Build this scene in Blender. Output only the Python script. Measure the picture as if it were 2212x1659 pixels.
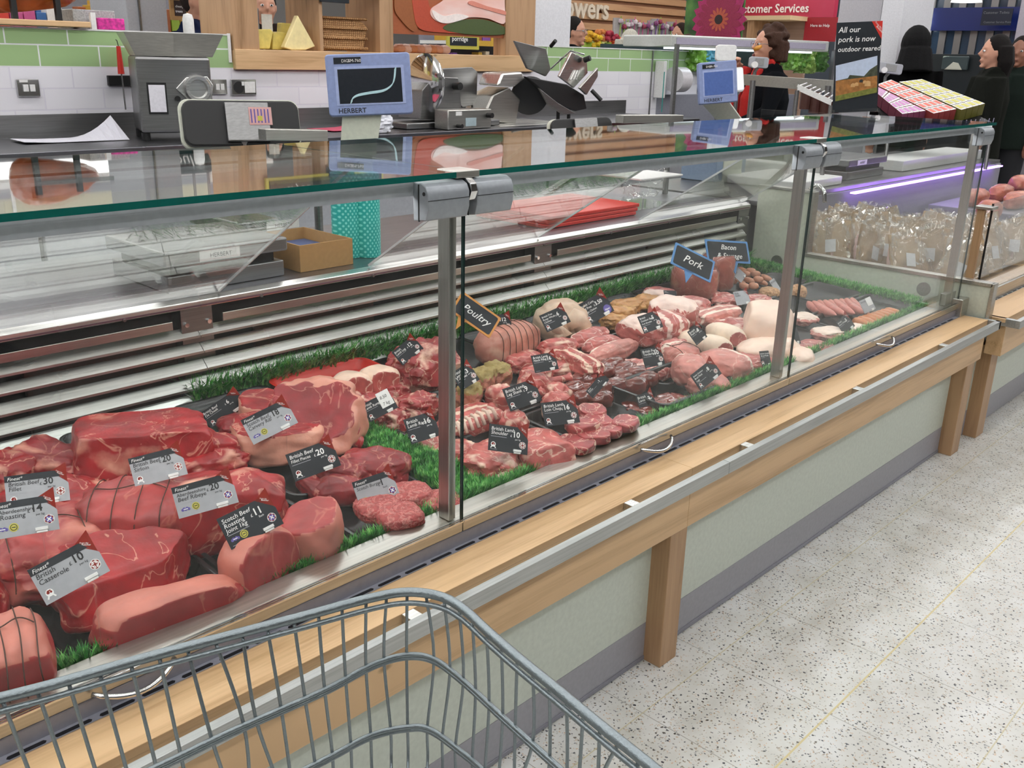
import bpy, math, random
from mathutils import Vector, Matrix, noise
R_ = math.radians
S = bpy.context.scene
COL = S.collection
for o in list(bpy.data.objects): bpy.data.objects.remove(o)
random.seed(7)

# ---------------------------------------------------------------- camera
F_PX, CW, CH = 2045.0, 2212.0, 1659.0
YAW, PITCH, ROLL = R_(43.43), R_(19.12), R_(1.40)
EYE = Vector((0, 0, 1.5))
fwd = Vector((math.cos(PITCH)*math.cos(YAW), math.cos(PITCH)*math.sin(YAW), -math.sin(PITCH)))
rgt0 = Vector((math.sin(YAW), -math.cos(YAW), 0)); up0 = rgt0.cross(fwd)
rgt = rgt0*math.cos(ROLL) + up0*math.sin(ROLL); upv = up0*math.cos(ROLL) - rgt0*math.sin(ROLL)
cd = bpy.data.cameras.new('camera'); cam = bpy.data.objects.new('camera', cd); COL.objects.link(cam)
cd.sensor_width = 36; cd.lens = F_PX/CW*36; cd.clip_start = .02; cd.clip_end = 200
m3 = Matrix((rgt, upv, -fwd)).transposed(); cam.matrix_world = Matrix.Translation(EYE) @ m3.to_4x4()
S.camera = cam
def ray(px, py):
    return rgt*((px-CW/2)/F_PX) - upv*((py-CH/2)/F_PX) + fwd
def P(px, py, ax, val):
    "the real point seen at a pixel, on the world plane axis=val"
    d = ray(px, py); i = 'xyz'.index(ax); return EYE + d*((val-EYE[i])/d[i])

# ---------------------------------------------------------------- world, exposure
S.view_settings.view_transform = 'Standard'; S.view_settings.look = 'None'
S.view_settings.gamma = 1; S.view_settings.use_curve_mapping = False
S.view_settings.exposure = 0.12
W = bpy.data.worlds.new('world'); S.world = W; W.use_nodes = True
W.node_tree.nodes['Background'].inputs[0].default_value = (.80, .86, .95, 1)
W.node_tree.nodes['Background'].inputs[1].default_value = .55
S.cycles.transparent_max_bounces = 48; S.cycles.max_bounces = 10
S.cycles.caustics_reflective = False; S.cycles.caustics_refractive = False

# ---------------------------------------------------------------- helpers
def tag(o, label=None, cat=None, group=None, kind=None):
    if label: o['label'] = label
    if cat: o['category'] = cat
    if group: o['group'] = group
    if kind: o['kind'] = kind
    return o
def thing(name, label, cat, loc=(0, 0, 0), rotz=0, group=None):
    o = bpy.data.objects.new(name, None); COL.objects.link(o); o.empty_display_size = .05
    o.location = loc; o.rotation_euler = (0, 0, rotz)
    return tag(o, label, cat, group)
def copy_tree(o, parent=None):
    c = o.copy(); COL.objects.link(c); c.parent = parent
    for ch in [k for k in bpy.data.objects if k.parent == o]: copy_tree(ch, c)
    return c
class MB:
    "collects shapes into one mesh; m = material slot"
    def __init__(s): s.v = []; s.f = []; s.m = []; s.fat = None
    def add(s, vs, fs, m=0):
        n = len(s.v); s.v += [Vector(v) for v in vs]
        for f in fs: s.f.append([i+n for i in f]); s.m.append(m)
        return s
    def box(s, x0, x1, y0, y1, z0, z1, m=0):
        vs = [(x, y, z) for z in (z0, z1) for y in (y0, y1) for x in (x0, x1)]
        return s.add(vs, [(0, 2, 3, 1), (4, 5, 7, 6), (0, 1, 5, 4), (2, 6, 7, 3), (0, 4, 6, 2), (1, 3, 7, 5)], m)
    def obox(s, c, ax, ay, az, m=0):
        "box from centre and three half axes"
        c = Vector(c); ax, ay, az = Vector(ax), Vector(ay), Vector(az)
        vs = [c+ax*i+ay*j+az*k for k in (-1, 1) for j in (-1, 1) for i in (-1, 1)]
        return s.add(vs, [(0, 2, 3, 1), (4, 5, 7, 6), (0, 1, 5, 4), (2, 6, 7, 3), (0, 4, 6, 2), (1, 3, 7, 5)], m)
    def prism(s, pts, d, m=0):
        "polygon pts (3d) extruded by vector d"
        pts = [Vector(p) for p in pts]; d = Vector(d); n = len(pts)
        nrm = Vector((0, 0, 0))
        for i in range(n): nrm += pts[i].cross(pts[(i+1) % n])
        if nrm.dot(d) > 0: pts = pts[::-1]
        vs = pts+[p+d for p in pts]
        fs = [tuple(range(n)), tuple(range(2*n-1, n-1, -1))]+[(i, n+i, n+(i+1) % n, (i+1) % n) for i in range(n)]
        return s.add(vs, fs, m)
    def profx(s, pts, x0, x1, m=0): return s.prism([(x0, y, z) for y, z in pts], (x1-x0, 0, 0), m)
    def profy(s, pts, y0, y1, m=0): return s.prism([(x, y0, z) for x, z in pts], (0, y1-y0, 0), m)
    def tube(s, pts, r, n=8, m=0, closed=False, cap=True):
        pts = [Vector(p) for p in pts]; k = len(pts); rr = r if isinstance(r, (list, tuple)) else [r]*k
        b = len(s.v); prev = None
        for i, p in enumerate(pts):
            if closed: t = pts[(i+1) % k]-pts[i-1]
            else: t = pts[min(i+1, k-1)]-pts[max(i-1, 0)]
            t = t.normalized() if t.length > 1e-9 else Vector((0, 0, 1))
            if prev is None: a = t.orthogonal().normalized()
            else:
                a = prev-t*prev.dot(t); a = a.normalized() if a.length > 1e-6 else t.orthogonal().normalized()
            prev = a; c = t.cross(a)
            for j in range(n):
                w = 2*math.pi*j/n; s.v.append(p+(a*math.cos(w)+c*math.sin(w))*rr[i])
        for i in range(k if closed else k-1):
            for j in range(n):
                i2 = (i+1) % k; s.f.append([b+i*n+j, b+i*n+(j+1) % n, b+i2*n+(j+1) % n, b+i2*n+j]); s.m.append(m)
        if cap and not closed:
            s.f.append([b+j for j in range(n)][::-1]); s.m.append(m)
            s.f.append([b+(k-1)*n+j for j in range(n)]); s.m.append(m)
        return s
    def cyl(s, a, b, r, n=24, m=0, r2=None): return s.tube([a, b], [r, r if r2 is None else r2], n, m)
    def lathe(s, prof, c, n=32, m=0, axis='z'):
        "profile (r, h) spun about an axis through c"
        c = Vector(c); b = len(s.v); k = len(prof)
        for r, h in prof:
            for j in range(n):
                w = 2*math.pi*j/n; q = (r*math.cos(w), r*math.sin(w), h)
                if axis == 'x': q = (q[2], q[0], q[1])
                if axis == 'y': q = (q[1], q[2], q[0])
                s.v.append(c+Vector(q))
        for i in range(k-1):
            for j in range(n): s.f.append([b+i*n+j, b+i*n+(j+1) % n, b+(i+1)*n+(j+1) % n, b+(i+1)*n+j]); s.m.append(m)
        if prof[0][0] > 1e-6: s.f.append([b+j for j in range(n)][::-1]); s.m.append(m)
        if prof[-1][0] > 1e-6: s.f.append([b+(k-1)*n+j for j in range(n)]); s.m.append(m)
        return s
    def xf(s, M, start=0):
        for i in range(start, len(s.v)): s.v[i] = M @ s.v[i]
        return s
    def build(s, name, mats, parent=None, smooth=False, bevel=0, label=None, local=False, seg=2):
        me = bpy.data.meshes.new(name); off = Vector((0, 0, 0)); rot = None
        vs = s.v
        if parent is not None and not local:
            base = Vector((0, 0, 0)); p = parent; Mx = Matrix.Identity(4)
            while p is not None: Mx = (Matrix.Translation(p.location) @ p.rotation_euler.to_matrix().to_4x4()) @ Mx; p = p.parent
            Mi = Mx.inverted(); vs = [Mi @ v for v in s.v]
        org = Vector((0, 0, 0))
        if parent is None and not local:
            xs = [v.x for v in s.v]; ys = [v.y for v in s.v]; zs = [v.z for v in s.v]
            org = Vector(((min(xs)+max(xs))/2, (min(ys)+max(ys))/2, min(zs))); vs = [v-org for v in s.v]
        me.from_pydata([tuple(v) for v in vs], [], s.f)
        if not isinstance(mats, (list, tuple)): mats = [mats]
        for m in mats: me.materials.append(m)
        if len(mats) > 1: me.polygons.foreach_set('material_index', s.m)
        if s.fat: 
            a = me.attributes.new('fat', 'FLOAT', 'POINT'); a.data.foreach_set('value', s.fat)
        me.update()
        if smooth:
            me.polygons.foreach_set('use_smooth', [True]*len(me.polygons))
            if smooth is not True: me.set_sharp_from_angle(angle=R_(smooth))
        o = bpy.data.objects.new(name, me); COL.objects.link(o); o.parent = parent
        if parent is None: o.location = org
        if bevel:
            b = o.modifiers.new('bevel', 'BEVEL'); b.width = bevel; b.segments = seg; b.limit_method = 'ANGLE'
        if label: o['label'] = label
        return o
def rrect(w, h, r, n=5, cx=0, cy=0):
    out = []
    for qx, qy, a0 in ((1, 1, 0), (-1, 1, 90), (-1, -1, 180), (1, -1, 270)):
        for i in range(n+1):
            a = R_(a0+90*i/n); out.append((cx+qx*(w/2-r)+r*math.cos(a), cy+qy*(h/2-r)+r*math.sin(a)))
    return out

# ---------------------------------------------------------------- text
_tc = {}
def text_geo(s, size=1, shear=0, bold=0):
    key = (s, shear, bold)
    if key not in _tc:
        c = bpy.data.curves.new('t', 'FONT'); c.body = s; c.size = 1; c.shear = shear; c.resolution_u = 2; c.offset = bold
        c.extrude = 0; c.fill_mode = 'FRONT'
        o = bpy.data.objects.new('t', c); me = bpy.data.meshes.new_from_object(o)
        _tc[key] = ([v.co.copy() for v in me.vertices], [tuple(p.vertices) for p in me.polygons])
        bpy.data.objects.remove(o); bpy.data.curves.remove(c); bpy.data.meshes.remove(me)
    vs, fs = _tc[key]; return [v*size for v in vs], fs
def put_text(mb, s, x, y, z, size, m, M=None, shear=0, bold=0, align='l', rot=0):
    vs, fs = text_geo(s, size, shear, bold)
    if not vs: return
    w = max(v.x for v in vs); dx = {'l': 0, 'c': -w/2, 'r': -w}[align]
    cr, sr = math.cos(rot), math.sin(rot)
    out = []
    for v in vs:
        a, b = v.x+dx, v.y; q = Vector((x+a*cr-b*sr, y+a*sr+b*cr, z)); out.append(M @ q if M else q)
    mb.add(out, fs, m)
# ---------------------------------------------------------------- materials
def newmat(name):
    m = bpy.data.materials.new(name); m.use_nodes = True; n = m.node_tree; n.nodes.clear()
    out = n.nodes.new('ShaderNodeOutputMaterial'); b = n.nodes.new('ShaderNodeBsdfPrincipled')
    n.links.new(b.outputs[0], out.inputs[0]); return m, n, b, out
def c4(c): return (c[0], c[1], c[2], 1)
def hx(h):
    "sRGB hex to linear"
    v = [int(h[i:i+2], 16)/255 for i in (0, 2, 4)]
    return tuple(x/12.92 if x <= .04045 else ((x+.055)/1.055)**2.4 for x in v)
def N(n, t, **k):
    d = n.nodes.new(t)
    for a, b in k.items(): setattr(d, a, b)
    return d
def ramp(n, stops, interp='LINEAR'):
    r = n.nodes.new('ShaderNodeValToRGB'); r.color_ramp.interpolation = interp
    e = r.color_ramp.elements
    while len(e) > 1: e.remove(e[-1])
    e[0].position = stops[0][0]; e[0].color = c4(stops[0][1])
    for p, c in stops[1:]: q = e.new(p); q.color = c4(c)
    return r
def mapping(n, scale=(1, 1, 1), rot=(0, 0, 0), loc=(0, 0, 0), coord='Object'):
    tc = n.nodes.new('ShaderNodeTexCoord'); mp = n.nodes.new('ShaderNodeMapping')
    mp.inputs['Scale'].default_value = scale; mp.inputs['Rotation'].default_value = rot; mp.inputs['Location'].default_value = loc
    if coord == 'World':
        g = n.nodes.new('ShaderNodeNewGeometry'); n.links.new(g.outputs['Position'], mp.inputs[0])
    else: n.links.new(tc.outputs[coord], mp.inputs[0])
    return mp
def plain(name, col, rough=.5, metal=0, spec=.5, bump=0, bscale=80, var=0, coat=0):
    if isinstance(col, str): col = hx(col)
    m, n, b, out = newmat(name)
    b.inputs['Base Color'].default_value = c4(col); b.inputs['Roughness'].default_value = rough
    b.inputs['Metallic'].default_value = metal; b.inputs['Specular IOR Level'].default_value = spec; b.inputs['Coat Weight'].default_value = coat
    ns = N(n, 'ShaderNodeTexNoise'); ns.inputs['Scale'].default_value = bscale; ns.inputs['Detail'].default_value = 4
    mp = mapping(n); n.links.new(mp.outputs[0], ns.inputs[0])
    v = var or .06
    r = ramp(n, [(.3, tuple(c*(1-v) for c in col)), (.7, tuple(min(1, c*(1+v)) for c in col))])
    n.links.new(ns.outputs[0], r.inputs[0]); n.links.new(r.outputs[0], b.inputs['Base Color'])
    if bump:
        bp = N(n, 'ShaderNodeBump'); bp.inputs['Strength'].default_value = bump; bp.inputs['Distance'].default_value = .003
        n.links.new(ns.outputs[0], bp.inputs['Height']); n.links.new(bp.outputs[0], b.inputs['Normal'])
    return m
def brushed(name, col, rough=.3, axis=0, amt=.12):
    m, n, b, out = newmat(name); col = hx(col) if isinstance(col, str) else col
    sc = [60, 60, 60]; sc[axis] = 1.5
    mp = mapping(n, scale=tuple(sc)); ns = N(n, 'ShaderNodeTexNoise'); ns.inputs['Scale'].default_value = 3; ns.inputs['Detail'].default_value = 5
    n.links.new(mp.outputs[0], ns.inputs[0])
    r = ramp(n, [(.3, tuple(c*(1-amt) for c in col)), (.7, tuple(min(1, c*(1+amt)) for c in col))])
    n.links.new(ns.outputs[0], r.inputs[0]); n.links.new(r.outputs[0], b.inputs['Base Color'])
    n2 = N(n, 'ShaderNodeTexNoise'); n2.inputs['Scale'].default_value = 4; mp2 = mapping(n); n.links.new(mp2.outputs[0], n2.inputs[0])
    rr = N(n, 'ShaderNodeMapRange'); rr.inputs['To Min'].default_value = rough*.75; rr.inputs['To Max'].default_value = rough*1.3
    n.links.new(n2.outputs[0], rr.inputs['Value']); n.links.new(rr.outputs[0], b.inputs['Roughness'])
    b.inputs['Metallic'].default_value = 1
    bp = N(n, 'ShaderNodeBump'); bp.inputs['Strength'].default_value = .05; bp.inputs['Distance'].default_value = .001
    n.links.new(ns.outputs[0], bp.inputs['Height']); n.links.new(bp.outputs[0], b.inputs['Normal'])
    return m
def wood(name, light, dark, axis=0, rough=.4):
    m, n, b, out = newmat(name); light = hx(light); dark = hx(dark)
    sc = [9, 9, 9]; sc[axis] = .7
    mp = mapping(n, scale=tuple(sc)); ns = N(n, 'ShaderNodeTexNoise'); ns.inputs['Scale'].default_value = 2.2; ns.inputs['Detail'].default_value = 6; ns.inputs['Distortion'].default_value = .6
    n.links.new(mp.outputs[0], ns.inputs[0])
    sc2 = [140, 140, 140]; sc2[axis] = 5
    mp2 = mapping(n, scale=tuple(sc2)); n2 = N(n, 'ShaderNodeTexNoise'); n2.inputs['Scale'].default_value = 1.5; n2.inputs['Detail'].default_value = 3
    n.links.new(mp2.outputs[0], n2.inputs[0])
    mx = N(n, 'ShaderNodeMath', operation='MULTIPLY_ADD'); mx.inputs[1].default_value = .35
    n.links.new(n2.outputs[0], mx.inputs[0]); n.links.new(ns.outputs[0], mx.inputs[2])
    r = ramp(n, [(.42, dark), (.56, tuple((a*.6+b2*.4) for a, b2 in zip(light, dark))), (.72, light)])
    n.links.new(mx.outputs[0], r.inputs[0])
    # small knots
    vo = N(n, 'ShaderNodeTexVoronoi'); sk = [7, 7, 7]; sk[axis] = 3.2
    mp3 = mapping(n, scale=tuple(sk)); n.links.new(mp3.outputs[0], vo.inputs[0]); vo.inputs['Scale'].default_value = 1.1
    kr = ramp(n, [(0.03, (1, 1, 1)), (.07, (0, 0, 0))]); n.links.new(vo.outputs['Distance'], kr.inputs[0])
    mix = N(n, 'ShaderNodeMixRGB'); mix.inputs[2].default_value = c4(tuple(c*.45 for c in dark))
    sc_ = N(n, 'ShaderNodeMath', operation='MULTIPLY'); sc_.inputs[1].default_value = .7; n.links.new(kr.outputs[0], sc_.inputs[0])
    n.links.new(sc_.outputs[0], mix.inputs[0]); n.links.new(r.outputs[0], mix.inputs[1]); n.links.new(mix.outputs[0], b.inputs['Base Color'])
    b.inputs['Roughness'].default_value = rough
    bp = N(n, 'ShaderNodeBump'); bp.inputs['Strength'].default_value = .12; bp.inputs['Distance'].default_value = .001
    n.links.new(n2.outputs[0], bp.inputs['Height']); n.links.new(bp.outputs[0], b.inputs['Normal'])
    return m
def glassy(name, tint, ior=1.5, smudge=0):
    "clear pane: transmits with a tint, reflects by Fresnel"
    m, n, b, out = newmat(name); n.nodes.remove(b)
    t = N(n, 'ShaderNodeBsdfTransparent'); t.inputs[0].default_value = c4(tint)
    g = N(n, 'ShaderNodeBsdfGlossy'); g.inputs['Roughness'].default_value = .02; g.inputs[0].default_value = (1, 1, 1, 1)
    ge = N(n, 'ShaderNodeNewGeometry'); dt = N(n, 'ShaderNodeVectorMath', operation='DOT_PRODUCT'); n.links.new(ge.outputs['Normal'], dt.inputs[0]); n.links.new(ge.outputs['Incoming'], dt.inputs[1])
    ab = N(n, 'ShaderNodeMath', operation='ABSOLUTE'); n.links.new(dt.outputs['Value'], ab.inputs[0])
    om = N(n, 'ShaderNodeMath', operation='SUBTRACT'); om.inputs[0].default_value = 1; n.links.new(ab.outputs[0], om.inputs[1])
    pw = N(n, 'ShaderNodeMath', operation='POWER'); pw.inputs[1].default_value = 5; n.links.new(om.outputs[0], pw.inputs[0])
    f0 = ((ior-1)/(ior+1))**2
    fr = N(n, 'ShaderNodeMath', operation='MULTIPLY_ADD'); fr.inputs[1].default_value = 1-f0; fr.inputs[2].default_value = f0; n.links.new(pw.outputs[0], fr.inputs[0])
    mx = N(n, 'ShaderNodeMixShader'); n.links.new(fr.outputs[0], mx.inputs[0]); n.links.new(t.outputs[0], mx.inputs[1]); n.links.new(g.outputs[0], mx.inputs[2])
    last = mx
    if smudge:
        d = N(n, 'ShaderNodeBsdfDiffuse'); d.inputs[0].default_value = (.8, .8, .8, 1)
        ns = N(n, 'ShaderNodeTexNoise'); ns.inputs['Scale'].default_value = 6; ns.inputs['Detail'].default_value = 6
        mp = mapping(n); n.links.new(mp.outputs[0], ns.inputs[0])
        r = ramp(n, [(.4, (0, 0, 0)), (.8, (smudge,)*3)]); n.links.new(ns.outputs[0], r.inputs[0])
        m2 = N(n, 'ShaderNodeMixShader'); n.links.new(r.outputs[0], m2.inputs[0]); n.links.new(mx.outputs[0], m2.inputs[1]); n.links.new(d.outputs[0], m2.inputs[2]); last = m2
    n.links.new(last.outputs[0], out.inputs[0]); return m
def emit(name, col, strength):
    m, n, b, out = newmat(name); n.nodes.remove(b); e = N(n, 'ShaderNodeEmission'); e.inputs[0].default_value = c4(col); e.inputs[1].default_value = strength
    n.links.new(e.outputs[0], out.inputs[0]); return m
def meat(name, lean, fat, vein=.5, scale=22, rough=.36, bump=.35, dark=.7, vw=.02):
    "lean / fat by the mesh's own fat attribute, broken up by noise, with marbling veins"
    m, n, b, out = newmat(name); lean = hx(lean); fat = hx(fat)
    mp = mapping(n); n1 = N(n, 'ShaderNodeTexNoise'); n1.inputs['Scale'].default_value = scale; n1.inputs['Detail'].default_value = 5; n.links.new(mp.outputs[0], n1.inputs[0])
    r1 = ramp(n, [(.3, tuple(c*dark for c in lean)), (.7, tuple(min(1, c*1.18) for c in lean))]); n.links.new(n1.outputs[0], r1.inputs[0])
    n2 = N(n, 'ShaderNodeTexNoise'); n2.inputs['Scale'].default_value = scale*.45; n2.inputs['Detail'].default_value = 4; n2.inputs['Distortion'].default_value = 1.2
    mp2 = mapping(n, loc=(3, 5, 7)); n.links.new(mp2.outputs[0], n2.inputs[0])
    s1 = N(n, 'ShaderNodeMath', operation='SUBTRACT'); s1.inputs[1].default_value = .5; n.links.new(n2.outputs[0], s1.inputs[0])
    ab = N(n, 'ShaderNodeMath', operation='ABSOLUTE'); n.links.new(s1.outputs[0], ab.inputs[0])
    vr = N(n, 'ShaderNodeMapRange'); vr.inputs['From Min'].default_value = 0; vr.inputs['From Max'].default_value = vw; vr.inputs['To Min'].default_value = vein; vr.inputs['To Max'].default_value = 0
    n.links.new(ab.outputs[0], vr.inputs['Value'])
    at = N(n, 'ShaderNodeAttribute', attribute_name='fat')
    n3 = N(n, 'ShaderNodeTexNoise'); n3.inputs['Scale'].default_value = scale*.9; n3.inputs['Detail'].default_value = 6; mp3 = mapping(n, loc=(9, 1, 4)); n.links.new(mp3.outputs[0], n3.inputs[0])
    a1 = N(n, 'ShaderNodeMath', operation='MULTIPLY_ADD'); a1.inputs[1].default_value = .9; n.links.new(n3.outputs[0], a1.inputs[0]); n.links.new(at.outputs['Fac'], a1.inputs[2])
    mr = N(n, 'ShaderNodeMapRange'); mr.inputs['From Min'].default_value = .82; mr.inputs['From Max'].default_value = 1.12; n.links.new(a1.outputs[0], mr.inputs['Value'])
    mxm = N(n, 'ShaderNodeMath', operation='MAXIMUM'); n.links.new(vr.outputs[0], mxm.inputs[0]); n.links.new(mr.outputs[0], mxm.inputs[1])
    fr = ramp(n, [(.3, tuple(c*.82 for c in fat)), (.7, tuple(min(1, c*1.08) for c in fat))]); n.links.new(n1.outputs[0], fr.inputs[0])
    mix = N(n, 'ShaderNodeMixRGB'); n.links.new(mxm.outputs[0], mix.inputs[0]); n.links.new(r1.outputs[0], mix.inputs[1]); n.links.new(fr.outputs[0], mix.inputs[2])
    n.links.new(mix.outputs[0], b.inputs['Base Color'])
    b.inputs['Roughness'].default_value = rough; b.inputs['Subsurface Weight'].default_value = .12; b.inputs['Subsurface Radius'].default_value = (.01, .004, .003); b.inputs['Subsurface Scale'].default_value = .5
    n4 = N(n, 'ShaderNodeTexNoise'); n4.inputs['Scale'].default_value = scale*6; n4.inputs['Detail'].default_value = 3; n.links.new(mp.outputs[0], n4.inputs[0])
    sm = N(n, 'ShaderNodeMath', operation='MULTIPLY_ADD'); sm.inputs[1].default_value = .3; n.links.new(n4.outputs[0], sm.inputs[0]); n.links.new(n2.outputs[0], sm.inputs[2])
    bp = N(n, 'ShaderNodeBump'); bp.inputs['Strength'].default_value = bump; bp.inputs['Distance'].default_value = .006
    n.links.new(sm.outputs[0], bp.inputs['Height']); n.links.new(bp.outputs[0], b.inputs['Normal'])
    return m
def tiles(name, z_green, green, white):
    "glazed wall tiles: green courses above z_green, white below, pale grout; world X / Z"
    m, n, b, out = newmat(name)
    g = N(n, 'ShaderNodeNewGeometry'); sp = N(n, 'ShaderNodeSeparateXYZ'); n.links.new(g.outputs['Position'], sp.inputs[0])
    ad = N(n, 'ShaderNodeMath', operation='ADD'); n.links.new(sp.outputs[0], ad.inputs[0]); n.links.new(sp.outputs[1], ad.inputs[1])
    cb = N(n, 'ShaderNodeCombineXYZ'); sz = N(n, 'ShaderNodeMath', operation='SUBTRACT'); sz.inputs[1].default_value = z_green
    n.links.new(sp.outputs[2], sz.inputs[0]); n.links.new(ad.outputs[0], cb.inputs[0]); n.links.new(sz.outputs[0], cb.inputs[1])
    def brick(c, mort):
        t = N(n, 'ShaderNodeTexBrick'); t.inputs['Color1'].default_value = c4(c); t.inputs['Color2'].default_value = c4(tuple(x*.93 for x in c)); t.inputs['Mortar'].default_value = c4(mort)
        t.inputs['Scale'].default_value = 1; t.inputs['Brick Width'].default_value = .285; t.inputs['Row Height'].default_value = .098; t.inputs['Mortar Size'].default_value = .0035
        n.links.new(cb.outputs[0], t.inputs[0]); return t
    a = brick(hx(green), hx('e8ecea')); w = brick(hx(white), hx('e2e0ea'))
    gt = N(n, 'ShaderNodeMath', operation='GREATER_THAN'); gt.inputs[1].default_value = z_green; n.links.new(sp.outputs[2], gt.inputs[0])
    mx = N(n, 'ShaderNodeMixRGB'); n.links.new(gt.outputs[0], mx.inputs[0]); n.links.new(w.outputs[0], mx.inputs[1]); n.links.new(a.outputs[0], mx.inputs[2])
    n.links.new(mx.outputs[0], b.inputs['Base Color']); b.inputs['Roughness'].default_value = .22
    bp = N(n, 'ShaderNodeBump'); bp.inputs['Strength'].default_value = .4; bp.inputs['Distance'].default_value = .002; bp.invert = True
    n.links.new(a.outputs['Fac'], bp.inputs['Height']); n.links.new(bp.outputs[0], b.inputs['Normal'])
    return m
def terrazzo():
    m, n, b, out = newmat('terrazzo floor tiles')
    g = N(n, 'ShaderNodeNewGeometry')
    def vor(sc, seed):
        mp = N(n, 'ShaderNodeMapping'); mp.inputs['Location'].default_value = (seed, seed*2, 0); n.links.new(g.outputs['Position'], mp.inputs[0])
        ns = N(n, 'ShaderNodeTexNoise'); ns.inputs['Scale'].default_value = sc*.9; n.links.new(mp.outputs[0], ns.inputs[0])
        mx = N(n, 'ShaderNodeMixRGB'); mx.inputs[0].default_value = .012; n.links.new(mp.outputs[0], mx.inputs[1]); n.links.new(ns.outputs['Color'], mx.inputs[2])
        v = N(n, 'ShaderNodeTexVoronoi'); v.inputs['Scale'].default_value = sc; v.voronoi_dimensions = '2D'; n.links.new(mx.outputs[0], v.inputs[0]); return v
    base = hx('d2d2cd'); col = None
    nb = N(n, 'ShaderNodeTexNoise'); nb.inputs['Scale'].default_value = 9; nb.inputs['Detail'].default_value = 8; n.links.new(g.outputs['Position'], nb.inputs[0])
    r0 = ramp(n, [(.3, hx('c6c5be')), (.5, base), (.7, hx('dcdddb'))]); n.links.new(nb.outputs[0], r0.inputs[0]); col = r0
    for sc, seed, th, keep, cols in ((200, 1.3, .32, .80, ('b8a893', '8f8f8f', 'caa98a', 'a9a79c')), (110, 4.1, .24, .80, ('5d5f63', '8c8272', '6b6d70', '9f9484')), (62, 7.7, .17, .80, ('3e4146', '54504b', '4b4e54', '6d665c'))):
        v = vor(sc, seed); sp = N(n, 'ShaderNodeSeparateColor'); n.links.new(v.outputs['Color'], sp.inputs[0])
        lt = N(n, 'ShaderNodeMath', operation='LESS_THAN'); lt.inputs[1].default_value = th; n.links.new(v.outputs['Distance'], lt.inputs[0])
        k = N(n, 'ShaderNodeMath', operation='GREATER_THAN'); k.inputs[1].default_value = keep; n.links.new(sp.outputs[0], k.inputs[0])
        f = N(n, 'ShaderNodeMath', operation='MULTIPLY'); n.links.new(lt.outputs[0], f.inputs[0]); n.links.new(k.outputs[0], f.inputs[1])
        rc = ramp(n, [(0, hx(cols[0])), (.25, hx(cols[1])), (.5, hx(cols[2])), (.75, hx(cols[3]))], 'CONSTANT'); n.links.new(sp.outputs[1], rc.inputs[0])
        mx = N(n, 'ShaderNodeMixRGB'); n.links.new(f.outputs[0], mx.inputs[0]); n.links.new(col.outputs[0], mx.inputs[1]); n.links.new(rc.outputs[0], mx.inputs[2]); col = mx
    sp = N(n, 'ShaderNodeSeparateXYZ'); n.links.new(g.outputs['Position'], sp.inputs[0])
    def joint(i, off, pitch, w):
        a = N(n, 'ShaderNodeMath', operation='SUBTRACT'); a.inputs[1].default_value = off-100*pitch; n.links.new(sp.outputs[i], a.inputs[0])
        md = N(n, 'ShaderNodeMath', operation='MODULO'); md.inputs[1].default_value = pitch; n.links.new(a.outputs[0], md.inputs[0])
        l = N(n, 'ShaderNodeMath', operation='LESS_THAN'); l.inputs[1].default_value = w; n.links.new(md.outputs[0], l.inputs[0]); return l
    for i, off, pitch, w, c, a in ((0, 2.267, .324, .0022, '8d8a83', .8), (1, .745, .324, .003, 'c2b892', .8), (1, .745, .648*2, .005, 'cfc08a', .9)):
        j = joint(i, off, pitch, w); s = N(n, 'ShaderNodeMath', operation='MULTIPLY'); s.inputs[1].default_value = a; n.links.new(j.outputs[0], s.inputs[0])
        mx = N(n, 'ShaderNodeMixRGB'); mx.inputs[2].default_value = c4(hx(c)); n.links.new(s.outputs[0], mx.inputs[0]); n.links.new(col.outputs[0], mx.inputs[1]); col = mx
    n.links.new(col.outputs[0], b.inputs['Base Color']); b.inputs['Roughness'].default_value = .28
    return m
def colour_noise(name, cols, scale=(30, 30, 30), rough=.5, interp='CONSTANT', vor=True, coord='Object'):
    m, n, b, out = newmat(name); mp = mapping(n, scale=scale, coord=coord)
    if vor:
        v = N(n, 'ShaderNodeTexVoronoi'); v.inputs['Scale'].default_value = 1; n.links.new(mp.outputs[0], v.inputs[0])
        sp = N(n, 'ShaderNodeSeparateColor'); n.links.new(v.outputs['Color'], sp.inputs[0]); src = sp.outputs[0]
    else:
        v = N(n, 'ShaderNodeTexNoise'); v.inputs['Scale'].default_value = 1; v.inputs['Detail'].default_value = 5; n.links.new(mp.outputs[0], v.inputs[0]); src = v.outputs[0]
    k = len(cols); st = [(i/k if interp == 'CONSTANT' else .25+.5*i/max(1, k-1), hx(c)) for i, c in enumerate(cols)]
    r = ramp(n, st, interp); n.links.new(src, r.inputs[0]); n.links.new(r.outputs[0], b.inputs['Base Color']); b.inputs['Roughness'].default_value = rough
    return m
T = {}
T['steel'] = brushed('brushed steel', 'bdbcb6', .32)
T['steel_l'] = brushed('bright brushed steel', 'd6d6d3', .28, amt=.2)
T['steel_d'] = brushed('grey brushed steel', '8f8f8f', .35)
T['steel_v'] = brushed('post steel', 'a8a7a2', .3, axis=2)
T['rail'] = brushed('rail steel', 'b7b9b8', .38)
T['chrome'] = plain('chrome', 'd8d8d8', .08, 1)
T['wood'] = wood('oak along x', 'deb98c', 'bb9569')
T['wood_v'] = wood('oak upright', 'ba9570', '926f4c', axis=2)
T['wood_y'] = wood('oak along y', 'ccae87', 'ad8c64', axis=1)
T['panel'] = plain('pale green-white panel', 'd3dbd0', .35)
T['cream'] = plain('cream enamel panel', 'd8dccb', .35)
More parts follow.
